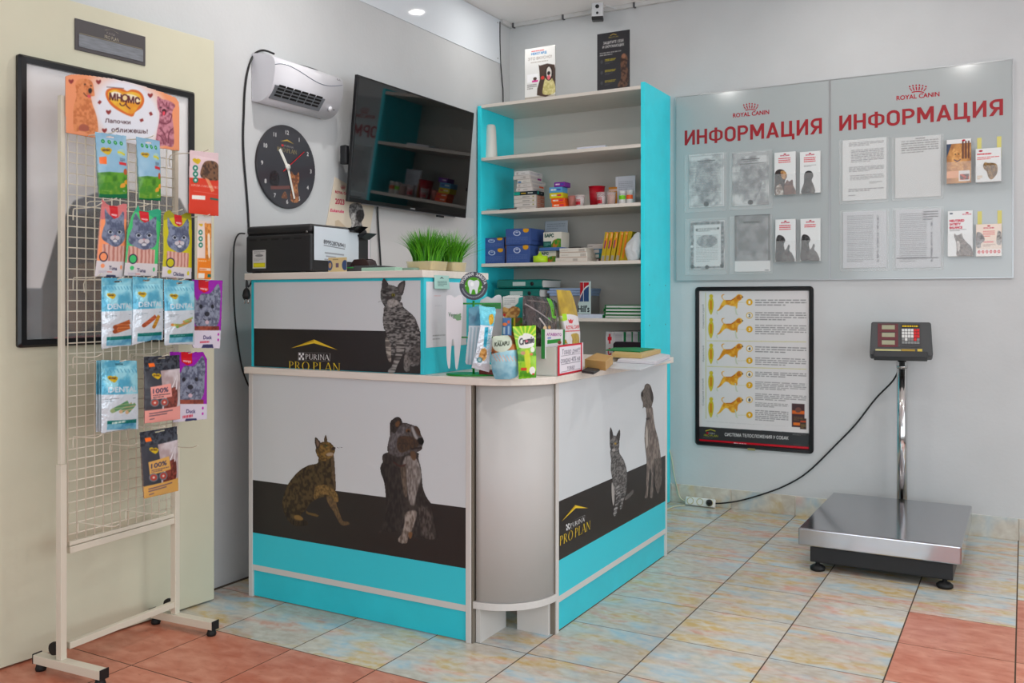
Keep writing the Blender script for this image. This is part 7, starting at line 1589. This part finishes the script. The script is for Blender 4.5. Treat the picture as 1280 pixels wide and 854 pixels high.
def drk(c):
    c.rect(0,0,800,700,(70,58,58),(cloud(11,34,.4,.62),(34,28,30))); c.line([(240,170),(330,240),(440,330)],10,(150,140,140)); c.line([(330,290),(370,350),(385,400)],12,(190,180,176)); c.line([(260,140),(350,150),(480,170)],9,(110,98,96)); c.line([(480,340),(495,280),(490,220)],9,(140,130,128)); c.poly([(415,120),(452,130),(470,200),(462,280),(440,288),(436,200)],(80,176,20),2); c.poly([(400,280),(430,300),(428,312),(405,296)],(50,170,50)); c.poly([(440,265),(495,275),(480,300),(445,290)],(90,190,30)); c.ell(372,378,16,20,(226,190,140)); c.ell(410,370,14,16,(200,150,90))
box_pouch([(236,108),(300,100),(420,118),(500,150),(524,200),(510,300),(490,400),(470,640),(360,640),(350,420),(300,360),(236,345),(232,230)],KR2,(.3,.74),'gift_bag','dark crinkled cellophane bag with green ribbon behind the sale box','bag',drk,(70,58,58),mat('cellophane_print', rough=.12, spec=.6, col=True, bump=(40,.9)),.02,0.,2)
def apv(c): c.rect(0,0,900,700,(224,218,222)); c.rect(388,386,418,640,(20,110,40)); c.rect(572,386,588,640,(20,120,50)); c.text('АПАВЕКТО',(434,442),22,(140,60,130),p2=(558,444),up=(0,-22),bold=.04); c.rect(438,480,552,500,(40,140,50)); c.ell(452,490,12,14,(40,140,50)); c.ell(542,500,16,16,(130,60,40)); c.rect(440,456,470,468,(120,140,196)); c.ell(500,575,48,36,(30,140,50)); c.ell(500,580,30,22,(226,226,224))
box_pouch([(388,386),(588,390),(586,640),(388,640)],KR2,(.12,.3),'medicine_box','white and green medicine carton standing in the sale box','box',apv,(224,218,222),M_PRINT,.0)
def wl(c): c.rect(0,0,800,800,(206,208,204)); c.poly([(195,120),(260,100),(260,290),(150,290),(150,200),(190,160)],(20,140,134)); c.words(70,115,165,180,4,(140,146,146),.35); c.poly([(60,200),(110,210),(150,190),(205,215),(180,285),(70,285)],(206,160,90),3,(cloud(3,90,.4,.6),(150,100,50))); c.ell(72,265,12,12,(196,40,40))
counter_pouch([(58,110),(110,98),(230,100),(236,290),(232,560),(60,560)],KR2,(632,468),'leaflet_pouch','white and teal leaflet pouch standing behind the light blue bag','leaflet',wl,(206,208,204),M_PRINT,.004)
def bb1(c): c.rect(0,0,800,800,(70,110,160)); c.ell(75,345,22,14,(226,120,70)); c.ell(108,325,12,14,(206,90,60)); c.rect(60,370,78,430,(180,200,214)); c.rect(100,360,116,430,(150,176,200))
counter_pouch([(56,290),(130,290),(132,560),(56,560)],KR2,(628,470.5),'treat_box','small blue treat box between tooth stand and green sachet','box',bb1,(70,110,160),M_PRINT,.004)
def gb1(c): c.rect(0,0,800,800,(50,110,20),(cloud(4,60,.4,.6),(110,70,30))); c.rect(150,290,165,360,(206,180,40))
counter_pouch([(132,288),(240,290),(240,560),(134,560)],KR2,(637,469),'treat_box','small dark green treat box behind bright green sachet','box',gb1,(50,110,20),M_PRINT,.004)
# papers and books at the right end
def slab(pts, z0, h_, name, label, cat, col, parts=(), rough=.5):
    """flat thing whose outline is given by photo pixels at height z0"""
    P = [PZ(u, v, z0+h_) for u, v in pts]; t = thing(name, label, cat, (float(np.mean([p[0] for p in P])), float(np.mean([p[1] for p in P])), z0))
    MB().prism([(p[0],p[1]) for p in P], (0,0,z0), (1,0,0), (0,1,0), h_).build('block', mat('slab_%d_%d_%d' % col, col, rough), t, .001, seg=1)
    return t, P
slab([(752,459),(800,462),(839,449),(826,443.5),(780,448)], DT+.0006, .004, 'paper_sheet', 'loose printed sheets with red line on the worktop', 'papers', (196,200,206))
slab([(772,449.5),(820,451.5),(837.5,443.5),(815,440),(785,443)], DT+.0052, .012, 'magazine', 'white magazine at the right end of the worktop', 'magazine', (208,206,212))
slab([(765,441.5),(802,443),(826,436.5),(800,434.5),(772,436)], DT+.0178, .017, 'card_folder', 'kraft folder block with green cover on the magazine', 'folder', (196,168,110))
P = [PZ(u, v, DT+.0388) for u, v in ((757,437.5),(800,439.5),(818,435.6),(795,434.2),(768,434.6))]
tag(MB().prism([(p[0],p[1]) for p in P], (0,0,DT+.0353), (1,0,0), (0,1,0), .0035).build('green_cover', mat('bright_green_card', (0,124,62), .45), None), 'bright green card cover on the kraft folder block', 'card')
slab([(731,449),(757,452),(766,445),(746,441)], DT+.0052, .032, 'kraft_box', 'brown kraft paper parcel behind the sale box', 'parcel', (186,146,84))
slab([(727,463),(742,465),(750,460.5),(735,458.5)], DT+.0006, .009, 'stapler', 'small black stapler beside the sale box', 'stapler', (30,28,30))
